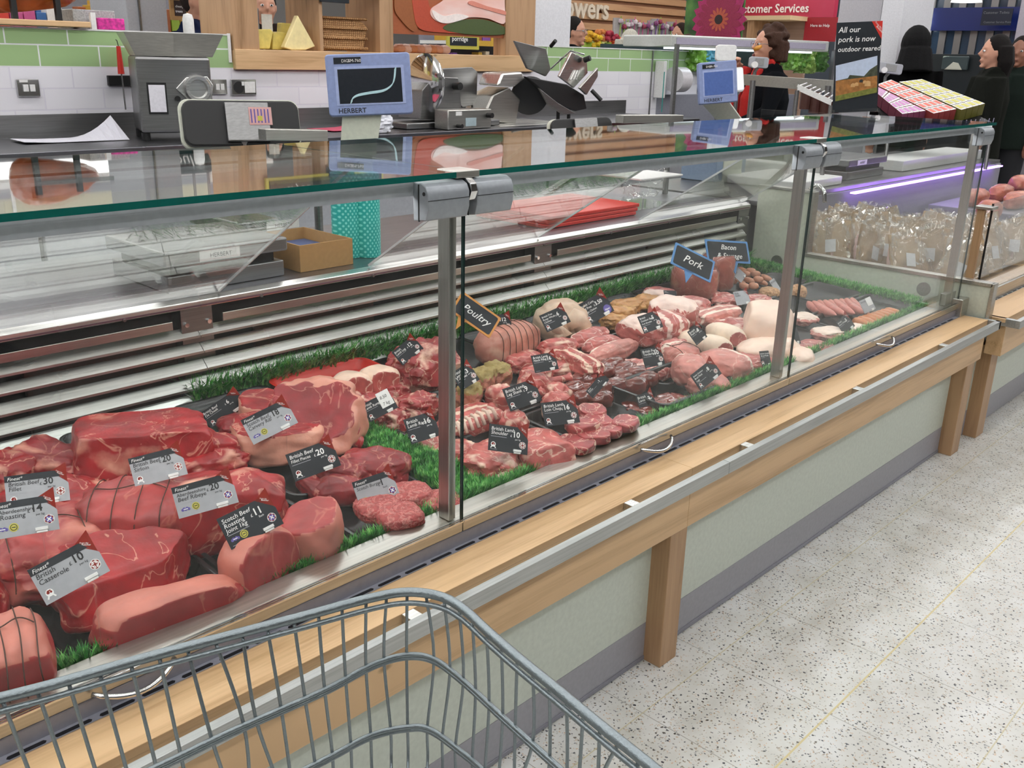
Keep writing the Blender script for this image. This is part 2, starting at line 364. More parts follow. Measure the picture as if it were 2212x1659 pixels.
T['kick'] = plain('grey kick plate', 'a3a3ab', .4)
T['trim'] = plain('blue-grey front trim', '8b8c96', .35)
T['slot'] = plain('slot dark', '0b0b12', .6)
T['black'] = plain('black plastic', '161718', .45, bump=.1)
T['tray'] = plain('black tray plastic', '1a1d1f', .22, bump=.08, bscale=300)
T['blackm'] = plain('dark interior', '060607', .7)
T['glass'] = glassy('clear glass', (.985, .995, .99), ior=1.32, smudge=.008)
T['glass_t'] = glassy('shelf glass', (.93, .97, .955), ior=1.6)
T['acryl'] = glassy('acrylic screen', (.97, .975, .97), smudge=.05)
T['edge'] = plain('teal glass edge', '0c5a52', .12)
T['edged'] = plain('dark glass edge', '16302e', .2)
T['edge_l'] = plain('pale acrylic edge', 'cdd3d4', .3)
T['hinge'] = plain('hinge grey metal', '9aa0a6', .4, .4)
T['white'] = plain('white plastic', 'e8e8e6', .4)
T['whitew'] = plain('white wall paint', 'd9dade', .6)
T['greyp'] = plain('grey paint', 'a3a5ab', .5)
T['tiles'] = tiles('wall tiles', 1.400, 'a6c58e', 'f0eff5')
T['floor'] = terrazzo()
T['brown_in'] = plain('brown inner panel', '6a463c', .35, .3)
T['duct'] = plain('dark duct', '0e0f12', .6)
T['lilac'] = plain('lilac plastic', '8c9cc8', .45)
T['screen'] = plain('dark display', '2e3238', .12)
T['screenb'] = plain('blue display', '5a74b4', .2)
T['ink'] = plain('black print', '14161a', .6)
T['inkw'] = plain('white print', 'f2f2f0', .6)
T['paper'] = plain('white paper', 'ebeaf2', .7)
T['card'] = plain('grey card', 'a6a8ad', .45)
T['slate'] = plain('dark slate card', '23282e', .6, spec=.3)
T['red'] = plain('red card corner', '8a2418', .8, spec=.15)
T['redp'] = plain('red plastic', 'd3352b', .35)
T['purple'] = plain('purple print', '5b4fa0', .5)
T['yellowg'] = plain('yellow-green print', 'c3bb4a', .5)
T['orange'] = plain('orange board edge', 'd08a35', .5)
T['blue'] = plain('blue board edge', '4e86c0', .5)
T['grass'] = None
# ---------------------------------------------------------------- room: ceiling lamps first (they light everything)
LAMP = emit('fluorescent tube', (1, .985, .985), 8.8)
lamp_spots = [(x, y) for y in (-1.2, .55, 2.3, 4.1, 6.3, 8.8, 11.5) for x in (-2.6, .2, 3.0, 5.8, 8.6, 11.4, 14.2)]
lproto = None
for i, (x, y) in enumerate(lamp_spots):
    if lproto is None:
        lproto = thing('ceiling_light', 'linear fluorescent ceiling light in the rows over the shop', 'ceiling light', (x, y, 3.39), 0, 'linear ceiling lights')
        MB().box(-1.25, 1.25, -.09, .09, .0, .05).build('housing', T['white'], lproto, local=True)
        MB().box(-1.22, 1.22, -.085, .085, -.10, -.001).build('diffuser', LAMP, lproto, local=True)
        for x_ in (-.9, .9): MB().cyl((x_, 0, .05), (x_, 0, .23), .008, 8).build('hanger', T['white'], lproto, local=True)
    else:
        o = copy_tree(lproto); o.location = (x, y, 3.39)
def struct(mb, name, mat, **k): return tag(mb.build(name, mat, **k), kind='structure')
struct(MB().box(-6, 22, -5, 20, -.05, 0), 'floor', T['floor'])
struct(MB().box(-6, 22, -5, 20, 3.62, 3.7), 'ceiling', plain('ceiling panels', 'eeeeec', .8))

# tiled partition wall behind the butchers' bench, with its window frame opening
WY = 4.85
w = MB(); w.box(-3, 2.85, WY, WY+.12, 0, 1.567); w.box(2.85, 5.05, WY, WY+.12, 0, 1.43); w.box(5.05, 6.70, WY, WY+.12, 0, 1.567)
w.box(6.70, 6.82, WY-.0, WY+.12, 0, 1.567); w.box(6.82, 7.42, WY+.02, WY+.12, 0, 1.567)
struct(w, 'wall_back', T['tiles'])
t = MB(); t.box(-3, 2.85, WY-.004, WY+.124, 1.567, 1.574); t.box(2.835, 2.852, WY-.006, WY+.002, 1.43, 1.578); t.box(5.05, 7.42, WY-.004, WY+.124, 1.567, 1.574)
struct(t, 'trim_1', T['white'])
struct(MB().box(6.693, 6.703, WY-.008, WY+.0, .9, 1.567), 'trim_2', T['steel_d'])
struct(MB().box(5.26, 5.655, WY+.0, WY+.16, 1.574, 3.6), 'wall_column', T['whitew'], bevel=.003)
# white bulkhead above the left part of the wall (seen mirrored in the glass shelf)


# wooden display frame set in the opening
fr = thing('wooden_display_frame', 'oak frame with open compartments above the green wall tiles', 'display frame', (4, WY, 1.43))
def fbox(x0, x1, z0, z1, y0=WY-.02, y1=WY+.32, n='upright', m='wood_v'): return MB().box(x0, x1, y0, y1, z0, z1).build(n, T[m], fr, bevel=.003)
fbox(2.86, 2.90+.12, 1.49, 2.5); fbox(3.42, 3.445, 1.50, 2.5); fbox(3.86, 3.965, 1.49, 2.5); fbox(4.955, 5.25, 1.44, 2.5, WY-.02, WY+.10)
fbox(2.86, 5.25, 1.395, 1.50, WY-.03, WY+.32, 'shelf_board', 'wood'); fbox(2.86, 3.98, 2.42, 2.5, WY-.02, WY+.32, 'top_board', 'wood')
# ham poster in the frame
def ham_poster():
    m, n, b, out = newmat('ham slices print'); mp = mapping(n, scale=(1, 1, 1))
    w_ = N(n, 'ShaderNodeTexNoise'); w_.inputs['Scale'].default_value = 2.6; w_.inputs['Detail'].default_value = 3; w_.inputs['Distortion'].default_value = 1.5; n.links.new(mp.outputs[0], w_.inputs[0])
    r = ramp(n, [(.32, hx('3a4a28')), (.40, hx('7c8a3e')), (.45, hx('a8412c')), (.5, hx('d9896f')), (.54, hx('f0cfc4')), (.6, hx('e9b0a4')), (.66, hx('c46a4c')), (.75, hx('8a4426'))]); n.links.new(w_.outputs[0], r.inputs[0])
    n.links.new(r.outputs[0], b.inputs['Base Color']); b.inputs['Roughness'].default_value = .4; return m
pst = thing('ham_poster', 'food poster of folded ham slices on bread inside the oak frame', 'poster', (4.5, WY, 1.6))
MB().box(3.968, 4.953, WY+.0, WY+.012, 1.612, 2.6).build('panel', plain('poster rust base', 'a55a34', .4), pst)
def slab2d(pts, y, m, name, dy=.004):
    "printed shape of the poster: polygon in x,z"
    mb = MB(); mb.prism([(x, y, z) for x, z in pts], (0, -dy, 0)); return mb.build(name, m, pst)
def curve_pts(ctrl, n=8):
    out = []; k = len(ctrl)
    for i in range(k):
        p0, p1, p2, p3 = ctrl[i-1], ctrl[i], ctrl[(i+1) % k], ctrl[(i+2) % k]
        for j in range(n):
            u = j/n; a = [.5*((2*p1[c])+(-p0[c]+p2[c])*u+(2*p0[c]-5*p1[c]+4*p2[c]-p3[c])*u*u+(-p0[c]+3*p1[c]-3*p2[c]+p3[c])*u**3) for c in range(len(p1))]
            out.append(tuple(a))
    return out
def wp(px, py): q = P(px, py, 'y', WY); return (q.x, q.z)
def wps(*pp): return [wp(*p) for p in pp]
Ham = colour_noise('ham pink print', ['f3dcd6', 'eec3b8', 'e5a597'], (3, 3, 9), .4, 'LINEAR', False)
slab2d(curve_pts(wps((850, 10), (862, 40), (895, 68), (905, 20), (890, -60), (860, -60))), WY-.004, plain('wood print', '9a5a30', .4), 'crust_print')
slab2d(curve_pts(wps((888, -40), (892, 30), (905, 62), (950, 70), (1010, 70), (1000, 40), (930, 20), (920, -40))), WY-.006, plain('tomato print', 'b84a30', .4), 'tomato_print')
slab2d(curve_pts(wps((955, 62), (985, 45), (1040, 42), (1086, 58), (1086, 74), (1010, 74))), WY-.008, plain('lettuce print', '4a5a30', .4), 'lettuce_print')
slab2d(curve_pts(wps((928, 20), (935, 42), (965, 51), (1010, 38), (1050, 40), (1087, 50), (1087, 0), (1087, -140), (1000, -160), (930, -70), (960, -10))), WY-.010, Ham, 'ham_print')
slab2d(curve_pts(wps((930, 22), (940, 44), (965, 50), (1008, 37), (985, 30), (955, 34))), WY-.014, plain('ham rind print', 'f6ebe6', .4), 'rind_print')
slab2d(curve_pts(wps((1010, 10), (1050, 22), (1087, 32), (1087, 24), (1050, 14), (1015, 2))), WY-.014, plain('ham shade print', 'd98a78', .4), 'fold_print')
slab2d(curve_pts(wps((880, -90), (905, -120), (960, -130), (1000, -150), (990, -190), (900, -180))), WY-.014, plain('leaf print', '8f9c3c', .4), 'leaf_print')
slab2d(curve_pts(wps((930, -150), (1000, -110), (1085, -140), (1085, -230), (980, -230))), WY-.018, Ham, 'ham_print')

# chalk boards over the bench (seen mirrored in the glass shelf)
def board(name, label, x0, x1, z0, z1, y, border, txt, size, bg='slate', thick=.02):
    t = thing(name, label, 'sign', ((x0+x1)/2, y, z0))
    MB().box(x0, x1, y-thick, y, z0, z1).build('frame', border, t, bevel=.002)
    b = 0.018
    MB().box(x0+b, x1-b, y-thick-.004, y-thick, z0+b, z1-b).build('face', T[bg], t)
    mb = MB()
    for s, x, z, k in txt: put_text(mb, s, x, z, 0, size*k, 0, Matrix(((1, 0, 0, 0), (0, 0, -1, y-thick-.006), (0, 1, 0, 0), (0, 0, 0, 1))), .3)
    mb.build('lettering', T['inkw'], t)
board('chalk_sign', 'black chalk sign with lime border inside the cheese compartments', 2.99, 3.84, 1.80, 2.2, WY-.03, T['yellowg'], [('& you', 3.12, 1.86, 1)], .07)
SX = P(1362, 0, 'y', 12).x
board('chalk_sign', 'lime bordered sign reading to share hanging high over the far aisle', SX, SX+1.5, 2.50, 3.3, 12, T['yellowg'], [('to share', SX+.1, 2.62, 1)], .42)
board('chalk_sign', 'black sign hanging before the grey pillar over the left wall', 3.33, 3.80, 1.835, 2.02, 6.9, T['slate'], [('Would', 3.37, 1.88, 1)], .12)

# bench behind the counter
bn = thing('work_bench', 'long steel work bench against the tiled wall', 'bench', (2.5, 4.5, 0))
MB().box(-2.5, 6.35, 4.12, 4.84, 1.045, 1.085).build('worktop', brushed('dull worktop steel', '77777c', .3), bn, bevel=.003)
MB().box(-2.5, 6.35, 4.825, 4.848, 1.085, 1.185).build('upstand', T['steel_d'], bn)
cab = MB()
for i in range(11):
    x = -2.5+i*.8; cab.box(x+.012, x+.788, 4.17, 4.8, .12, 1.04)
cab.build('cabinet_front', T['greyp'], bn, bevel=.004)
for n_, z0, z1, m_ in (('white_fascia', .995, 1.044, T['white']), ('brown_strip', .983, .995, T['brown_in']), ('pale_rail', .945, .983, T['whitew'])): MB().box(-2.5, 6.3, 4.15, 4.169, z0, z1).build(n_, m_, bn)
BG = plain('beige drawer front', 'b9b69f', .5)
for i in range(4):
    x = 0.75+i*.62; MB().box(x, x+.60, 4.155, 4.169, .835, .895).build('drawer_front', BG, bn, bevel=.002); MB().cyl((x+.03, 4.155, .87), (x+.03, 4.150, .87), .007, 10).build('screw', T['steel_d'], bn)
MB().box(-2.5, 6.3, 4.2, 4.8, .02, 1.04).build('carcass', T['blackm'], bn)
# ---------------------------------------------------------------- refrigerated display counter (this side)
CX0, CX1 = -.6, 3.93
def zdeck(y): return .556+.055*(y-1.33)
ct = thing('display_counter', 'long refrigerated butcher counter with oak ledge and glass front, nearest the trolley', 'counter', (1.7, 1.7, 0))
def cb(n, mat, *boxes, bevel=.0015, label=None, parent=None, **k):
    m = MB()
    for b in boxes: m.box(*b)
    return m.build(n, mat, parent or ct, bevel=bevel, label=label, **k)
cb('kick_plate', T['kick'], (CX0, 3.96, 1.200, 1.22, .002, .114))
cb('kick_strip', T['trim'], (CX0, 3.96, 1.197, 1.2, .002, .014))
cb('front_panel', T['panel'], (CX0, 3.96, 1.200, 1.22, .1145, .50))
def leg(x0, x1): return cb('leg', T['wood_v'], (x0, x1, 1.1465, 1.203, 0, .41), bevel=.002)
leg(1.797, 1.870); leg(3.818, 3.900)
cb('apron', T['wood'], (CX0, 1.8625, 1.1445, 1.165, .388, .5505), bevel=.001)
cb('apron', T['wood'], (1.8635, 3.955, 1.1445, 1.165, .388, .5505), bevel=.001)
cb('ledge', T['wood'], (CX0, 1.8625, 1.144, 1.238, .535, .551), bevel=.001)
cb('ledge', T['wood'], (1.8635, 3.955, 1.144, 1.238, .535, .551), bevel=.001)
def rail(x0, x1):
    r = cb('bumper_rail', T['rail'], (x0, x1, 1.100, 1.119, .518, .551), bevel=.001); return r
ra = rail(CX0, 1.9625); rb = rail(1.9640, 3.975)
cb('rail_end', T['rail'], (3.957, 3.975, 1.100, 1.25, .518, .551))
for i, x in enumerate((.42, 1.03, 1.52, 2.135, 2.78, 3.50)):
    p = px_ = None
for x in (.30, .95, 1.60, 2.10, 2.76, 3.46):
    cb('rail_bracket', T['steel_l'], (x-.014, x+.014, 1.112, 1.146, .522, .550))
# vent strip with slots
vs = MB(); vs.box(CX0, CX1, 1.238, 1.257, .540, .5515); vs.build('vent_strip', T['trim'], ct); cb('strip_lip', T['chrome'], (CX0, CX1, 1.2375, 1.2388, .545, .5522), bevel=0)
sl = MB(); x = CX0+.02
x = .963-.066*23
while x < CX1-.08:
    n_ = [(x+.005+.045*u, 1.2445+.0028*s) for u, s in ((0, -1), (1, -1))]
    pts = [(x+.003, 1.2415), (x+.052, 1.2415), (x+.055, 1.2455), (x+.052, 1.2495), (x+.003, 1.2495), (x, 1.2455)]
    sl.prism([(a, b, .5512) for a, b in pts], (0, 0, .0007)); x += .066
sl.build('vent_slots', T['slot'], ct)
cb('front_trim', T['trim'], (CX0, CX1, 1.2555, 1.264, .549, .5800), bevel=.003)
# inner ledge and deck
dk = MB(); dk.profx([(1.262, .56), (1.262, .600), (1.272, .602), (1.322, .604), (1.328, .599), (1.328, .55)], CX0, CX1); dk.build('inner_ledge', T['steel'], ct, bevel=.001)
dk = MB(); dk.profx([(1.328, .52), (1.328, zdeck(1.328)-.002), (2.24, zdeck(2.24)-.002), (2.24, .52)], CX0, 3.93); dk.build('deck', T['blackm'], ct)
# glass doors: pane + lower steel profile + handle
gaps = [(-.14, 1.1885), (1.1905, 2.5375), (2.5395, 3.915)]
for i, (a, b) in enumerate(gaps):
    g = cb('glass_door', T['glass'], (a, b, 1.2555, 1.2615, .605, 1.285), bevel=0)
    cb('door_profile', T['steel'], (a, b, 1.2535, 1.264, .5805, .6035), parent=g, bevel=.002)
    mm = MB(); mm.box(a, b, 1.250, 1.2525, .6035, .607); mm.box(a, b, 1.2545, 1.2565, .6035, .608); mm.box(a, b, 1.2605, 1.263, .6035, .607); mm.build('channel_lips', T['chrome'], g)
    for e in (a+.0004, b-.0004): cb('pane_edge', T['edged'], (e-.0005, e+.0005, 1.2553, 1.2617, .606, 1.285), parent=g, bevel=0)
hp = None
for hxm in (.494, 1.848, 3.20):
    pts = [(hxm-.065+.13*u, 1.247-.028*math.sin(math.pi*min(1, max(0, u)))**.7, .592-.012*math.sin(math.pi*u)) for u in [k/14 for k in range(15)]]
    MB().tube(pts, .0042, 8).build('door_handle', T['chrome'], ct, smooth=True)
# posts and hinges
for x0 in (1.169, 2.513, 3.872):
    cb('post', T['steel_v'], (x0, x0+.018, 1.274, 1.305, .604, 1.292), bevel=.001)
def hingeblock(x0, x1):
    mb = MB(); mb.profx([(1.272, 1.222), (1.238, 1.226), (1.232, 1.245), (1.232, 1.272), (1.238, 1.284), (1.25, 1.290), (1.272, 1.290)], x0, x1)
    h = mb.build('hinge_block', T['hinge'], ct, bevel=.002, smooth=40)
    m2 = MB(); m2.box(x0-.0006, x0+.001, 1.2555, 1.2585, 1.223, 1.287, 0); m2.cyl((x0-.001, 1.243, 1.272), (x0+.002, 1.243, 1.272), .0035, 10)
    m2.box(x0, x1, 1.2315, 1.2325, 1.2605, 1.2615); m2.build('hinge_seam', T['black'], h)
for gx in (1.19, 2.539):
    hingeblock(gx-.108, gx-.010); hingeblock(gx+.010, gx+.103)
    mb = MB(); mb.profx([(1.262, 1.252), (1.236, 1.254), (1.229, 1.270), (1.233, 1.284), (1.245, 1.292), (1.262, 1.292)], gx-.0075, gx+.0075); mb.build('hinge_cap', T['chrome'], ct, smooth=40, bevel=.001)
    cb('shelf_clip', T['steel'], (gx-.028, gx+.028, 1.246, 1.30, 1.292, 1.305))
hingeblock(3.80, 3.905)
# glass shelf, teal front edge
for a, b in ((-.14, 1.187), (1.193, 2.536), (2.542, 3.955)):
    s_ = cb('glass_shelf', T['glass_t'], (a, b, 1.2505, 1.868, 1.2935, 1.3035), bevel=0)
    cb('shelf_edge', T['edge'], (a, b, 1.2475, 1.2505, 1.2935, 1.3035), parent=s_, bevel=0)
    cb('shelf_edge', T['edge'], (a, b, 1.868, 1.8695, 1.2935, 1.3035), parent=s_, bevel=0)
cb('lamp_profile', T['greyp'], (CX0, 3.87, 1.276, 1.312, 1.2795, 1.2925), bevel=.001)
cb('lamp_lip', T['greyp'], (CX0, 3.87, 1.272, 1.2755, 1.266, 1.2925), bevel=0)
cb('lamp_strip', emit('case lamp', (1, .96, .95), 18), (CX0, 3.87, 1.280, 1.308, 1.2775, 1.279), bevel=0)
# end glass with fixing discs
eg = cb('end_glass', T['glass'], (3.940, 3.946, 1.262, 2.24, .60, 1.300), bevel=0)
for y, z in ((1.405, .632), (2.075, .64)):
    MB().cyl((3.936, y, z), (3.930, y, z), .028, 28).build('fixing_disc', T['steel_d'], eg, smooth=40)
cb('end_bracket', T['steel'], (3.905, 3.976, 1.235, 1.275, .50, .622), bevel=.002)
cb('corner_bracket', T['steel_d'], (3.83, 3.93, 1.275, 1.30, .604, .650))
# service lip, service shelf, louvred air duct
lp = MB(); lp.profx([(2.236, .862), (2.236, .880), (2.262, .888), (2.262, .862)], CX0, 3.93); lp.build('service_lip', T['steel_l'], ct, bevel=.002)
cb('lip_strip', plain('plum strip', '6b4550', .5), (CX0, 3.92, 2.234, 2.2362, .8655, .8695), bevel=0)
sc_ = MB(); x = .2
while x < 3.8: sc_.cyl((x, 2.2365, .8645), (x, 2.231, .8645), .0045, 10); x += .385
sc_.build('lip_screws', T['steel_d'], ct)
cb('service_top', brushed('service shelf steel', '98989f', .35), (CX0, 3.96, 2.262, 2.95, .862, .885))
cb('service_body', T['greyp'], (CX0, 3.96, 2.33, 2.93, 0, .862))
cb('duct_back', T['duct'], (CX0, 3.93, 2.30, 2.32, .56, .862))
bp_ = MB(); x = CX0+.1
while x < 3.8:
    bp_.box(x, x+.42, 2.288, 2.30, .60, .80); x += .62
bp_.build('duct_plate', T['brown_in'], ct)
def louvre(x0, x1, yt, zt, yb, zb):
    mb = MB(); mb.profx([(yt, zt), (yb, zb), (yb-.0015, zb+.003), (yb-.002, zb-.003), (yb+.004, zb-.004), (yt+.003, zt-.002)], x0, x1); return mb
for k, (a, b) in enumerate(((CX0, 1.168), (1.170, 2.523), (2.525, 3.90))):
    cb('duct_lip', T['steel'], (a+.07, b-.07, 2.243, 2.248, .812, .835))
    for i, (z1, z0) in enumerate(((.8065, .785), (.766, .745), (.723, .700), (.681, .657), (.640, .613))):
        y1 = 2.262-.012*i; louvre(a, b, y1, z1, y1-.024, z0).build('louvre_blade', T['steel_l'], ct)
for x in (-.17, 1.169, 2.524, 3.9):
    cb('duct_post', T['steel_d'], (x-.045, x+.045, 2.25, 2.31, .60, .862))
    for dx in (-.032, .032):
        MB().cyl((x+dx, 2.25, .818), (x+dx, 2.243, .818), .006, 12).build('bolt', T['chrome'], ct)
# sloping acrylic sneeze screens with pale edges
for k, (a, b) in enumerate(((-.3, 1.24), (1.74, 2.50), (3.10, 3.88))):
    y0, z0, y1, z1 = 2.255, .892, 1.63, 1.288
    d = Vector((0, y1-y0, z1-z0)).normalized(); nn = Vector((0, -d.z, d.y))*.0025
    A, B = Vector((0, y0, z0)), Vector((0, y1, z1))
    mb = MB(); mb.prism([(a, *(A-nn).yz), (a, *(A+nn).yz), (a, *(B+nn).yz), (a, *(B-nn).yz)], (b-a, 0, 0)); sc = mb.build('acrylic_screen', T['acryl'], ct)
    for e in (a, b):
        mb = MB(); mb.prism([(e-.002, *(A-nn*1.3).yz), (e-.002, *(A+nn*1.3).yz), (e-.002, *(B+nn*1.3).yz), (e-.002, *(B-nn*1.3).yz)], (.004, 0, 0)); mb.build('screen_edge', T['edge_l'], sc)
# ---------------------------------------------------------------- meat shapes
BEEF = meat('beef', 'a82026', 'e0a08a', .8, 22, vw=.016, dark=.6)
BEEFP = meat('pale beef joint', 'aa3a3a', 'cc7a6a', .6, 16, .42, .3)
BEEFD = meat('dark beef', '96232a', 'd8927e', .6, 22, dark=.6)
MINCE = meat('minced beef', 'b04a48', 'd9948a', .75, 120, .5, .8, .75, .05)
LAMB = meat('lamb', 'a4383a', 'ecc8b0', .75, 34, dark=.6)
LAMBP = meat('pale lamb', 'be5c56', 'f0d0ba', .75, 30, dark=.65)
PORK = meat('pork', 'bd6660', 'f4d8cc', .75, 30, dark=.65)
PORKP = meat('pale pork', 'cc8379', 'f3dccd', .4, 26, .4, .2)
SKIN = meat('pork skin', 'efd2c0', 'f8e6da', .3, 12, .4, .12, .93)
LIVER = meat('liver', '7a3026', 'a0584a', .25, 30, .10, .25, .6)
LIVER.node_tree.nodes['Principled BSDF'].inputs['Coat Weight'].default_value = .8
CHICK = meat('chicken skin', 'd8b9a0', 'e6cdb4', .35, 24, .35, .4, .85)
MARIN = meat('marinated chicken', 'c08a52', 'd9a866', .4, 30, .3, .4, .8)
TURK = meat('turkey skin', 'c98674', 'e0b49e', .3, 22, .4, .35, .8)
HERB = meat('herb crust', 'b4705c', 'a08c52', .45, 60, .6, .9, .7, .03)
SAUS = meat('sausage skin', 'cf8378', 'e0a295', .4, 50, .3, .3, .85)
SAUSO = meat('orange sausage skin', 'c47a48', 'd9925c', .4, 50, .3, .3, .85)
CHIPO = meat('chipolata skin', 'bf8468', 'd6a184', .3, 40, .3, .3, .85)
CRUMB = meat('peppered crumb', 'c49a72', '8a5c3c', .8, 110, .7, .9, .75, .05)
BONE = plain('bone', 'd9bfae', .5, bump=.3)
STRING = plain('butcher string', '4a3228', .8)
def sgn(v): return -1 if v < 0 else 1
def blob(L, W, H, e=2.6, amp=.06, seed=1, cuts=(), bend=0, taper=0, fat='none', res=16, flat=.75, freq=2.2, twist=0, lumps=0, sm=2):
    """a lump of meat, L x W x H, base on z=0. superellipsoid + noise, then flat knife cuts;
    fat: none/top/rim/all/skin/side/ends/stripe drives the fat attribute"""
    n = res; vs = []; idx = {}; fs = []
    def vid(p):
        k = (round(p[0]*1000), round(p[1]*1000), round(p[2]*1000))
        if k not in idx: idx[k] = len(vs); vs.append(Vector(p))
        return idx[k]
    for ax in range(3):
        for sg in (-1, 1):
            for i in range(n):
                for j in range(n):
                    q = []
                    for (a, b) in ((i, j), (i+1, j), (i+1, j+1), (i, j+1)):
                        u, v = -1+2*a/n, -1+2*b/n; p = [0, 0, 0]; p[ax] = sg; p[(ax+1) % 3] = u; p[(ax+2) % 3] = v
                        q.append(vid(p))
                    fs.append(q if sg > 0 else q[::-1])
    fat_v = []; out = []; off = Vector((seed*13.7, seed*7.1, seed*3.3))
    for c in vs:
        d = c.normalized(); ax_, ay_, az_ = abs(d.x), abs(d.y), abs(d.z)
        r = 1/((ax_**e+ay_**e+az_**e)**(1/e)); p = d*r
        nz = noise.fractal(p*freq+off, 1, 2, 3); p = p*(1+amp*nz*1.6+amp*.22*noise.noise(p*freq*3.3+off))
        if lumps: p = p*(1+lumps*abs(math.sin(p.x*5+seed))*(.5+.5*p.z))
        cut = 0
        for (cx, cy, cz, dd) in cuts:
            nv = Vector((cx, cy, cz)).normalized(); t = p.dot(nv)-dd
            if t > 0: p = p-nv*t; p = p+nv*(noise.noise(p*4+off)*.035+noise.noise(p*11+off)*.012); cut = 1
        if p.z < -flat: p.z = -flat+(p.z+flat)*.12
        f = 0
        ns = .25*noise.noise(p*4+off)
        if fat == 'top': f = 1 if (p.z+ns > .45 and not cut) else 0
        elif fat == 'rim': f = 0 if cut else 1
        elif fat == 'all': f = 1
        elif fat == 'skin': f = 0 if cut else 1
        elif fat == 'side': f = 1 if (p.y+ns > .35 and not cut) else 0
        elif fat == 'front': f = 1 if (p.y+ns < -.35 and not cut) else 0
        elif fat == 'ends': f = 1 if abs(p.x)+ns > .8 else 0
        elif fat == 'stripe': f = 1 if math.sin(p.y*9+p.x*1.5+ns*3) > .45 else 0
        elif fat == 'patch': f = .18+.8*noise.noise(p*1.6+off)
        s_ = 1+taper*p.x
        q = Vector((p.x*L/2, p.y*W/2*s_+bend*L*(p.x*p.x-.4), (p.z*s_+flat)*H/(1+flat)))
        if twist: q = Matrix.Rotation(twist*p.x, 3, 'X') @ q
        out.append(q); fat_v.append(max(0, min(1, f)))
    if sm and cuts:
        nb = [[] for _ in out]
        for q4 in fs:
            for a_, b_ in zip(q4, q4[1:]+q4[:1]): nb[a_].append(b_)
        for _ in range(sm): out = [v*.5+sum((out[j] for j in nb[i]), Vector())*(.5/len(nb[i])) for i, v in enumerate(out)]
    z0 = min(v.z for v in out)
    for v in out: v.z -= z0
    mb = MB(); mb.add(out, fs); mb.fat = fat_v; return mb
def lift(z_extra=0): return z_extra
MEATS = []
def put(name, label, cat, mat, a, b, W, H, group=None, z=0, tilt=0, roll=0, par=None, L=None, strings=0, sub=None, **k):
    """a, b: the two ends of the long axis where the photo shows them (at mid height), W across, H high, in metres"""
    if par is None:
        yy = 1.8
        for _ in range(6):
            h = zdeck(yy)+.010+z+H*.5; A = P(a[0], a[1], 'z', h); B = P(b[0], b[1], 'z', h); yy = (A.y+B.y)/2
    d = B-A; Ln = L or max(.02, math.hypot(d.x, d.y)); rz = math.atan2(d.y, d.x)
    mb = blob(Ln, W, H, seed=len(MEATS)+1, **k)
    o = mb.build(name, mat, local=True, smooth=48); mid = (A+B)/2
    o.location = (mid.x, mid.y, zdeck(mid.y)+.008+z); o.rotation_euler = (roll, tilt, rz)
    tag(o, label, cat, group); MEATS.append(o)
    e = k.get('e', 2.6); fl = k.get('flat', .75)
    if strings:
        for i in range(strings):
            x = (-.62+1.24*i/max(1, strings-1)); r = (1-abs(x)**e)**(1/e)*(1+k.get('taper', 0)*x)
            pts = []
            for j in range(28):
                w = 2*math.pi*j/28; cy_, cz_ = math.cos(w), math.sin(w); q = r/((abs(cy_)**e+abs(cz_)**e)**(1/e)); yy_, zz_ = q*cy_, max(-fl, q*cz_)
                pts.append((x*Ln/2+.002*math.sin(3*w+i), yy_*W/2*1.045+k.get('bend', 0)*Ln*(x*x-.4), (zz_+fl)*H/(1+fl)*1.045))
            s_ = MB().tube(pts, .0011, 5, closed=True).build('string', STRING, o, local=True, smooth=True)
        pts = [(x_*Ln/2, W*.05*math.sin(x_*6), ((1-abs(x_)**e)**(1/e)+fl)*H/(1+fl)*1.05) for x_ in [-.62+1.24*i/20 for i in range(21)]]
        MB().tube(pts, .0011, 5).build('string', STRING, o, local=True, smooth=True)
    return o
# trays -----------------------------------------------------------------
def tray_mb(Lx, Ly, h=.028, wall=.006):
    mb = MB(); rings = []
    for (gx, z) in ((-.012, 0), (0, h-.003), (.004, h), (-.002, h+.0015), (-.006, h), (-.008, h-.004), (-.018, .006), (-.024, .004)):
        rings.append([(x, y, z) for x, y in rrect(Lx+2*gx, Ly+2*gx, max(.006, .035+gx), 6)])
    n = len(rings[0]); b = 0
    for r in rings: mb.v += [Vector(p) for p in r]
    for i in range(len(rings)-1):
        for j in range(n): mb.f.append([i*n+j, i*n+(j+1) % n, (i+1)*n+(j+1) % n, (i+1)*n+j]); mb.m.append(0)
    mb.f.append([j for j in range(n)][::-1]); mb.m.append(0)
    k = (len(rings)-1)*n; mb.f.append([k+j for j in range(n)]); mb.m.append(0); return mb
def tray(x0, x1, y0, y1, label, mat='tray', h=.028, z=0, group='black trays under the meat'):
    o = tray_mb(x1-x0-.010, y1-y0-.010, h).build('meat_tray', T[mat], local=True, smooth=50)
    yc = (y0+y1)/2; o.location = ((x0+x1)/2, yc, zdeck(yc)+.0+z); o.rotation_euler = (math.atan(.055), 0, 0)
    return tag(o, label, 'tray', group)
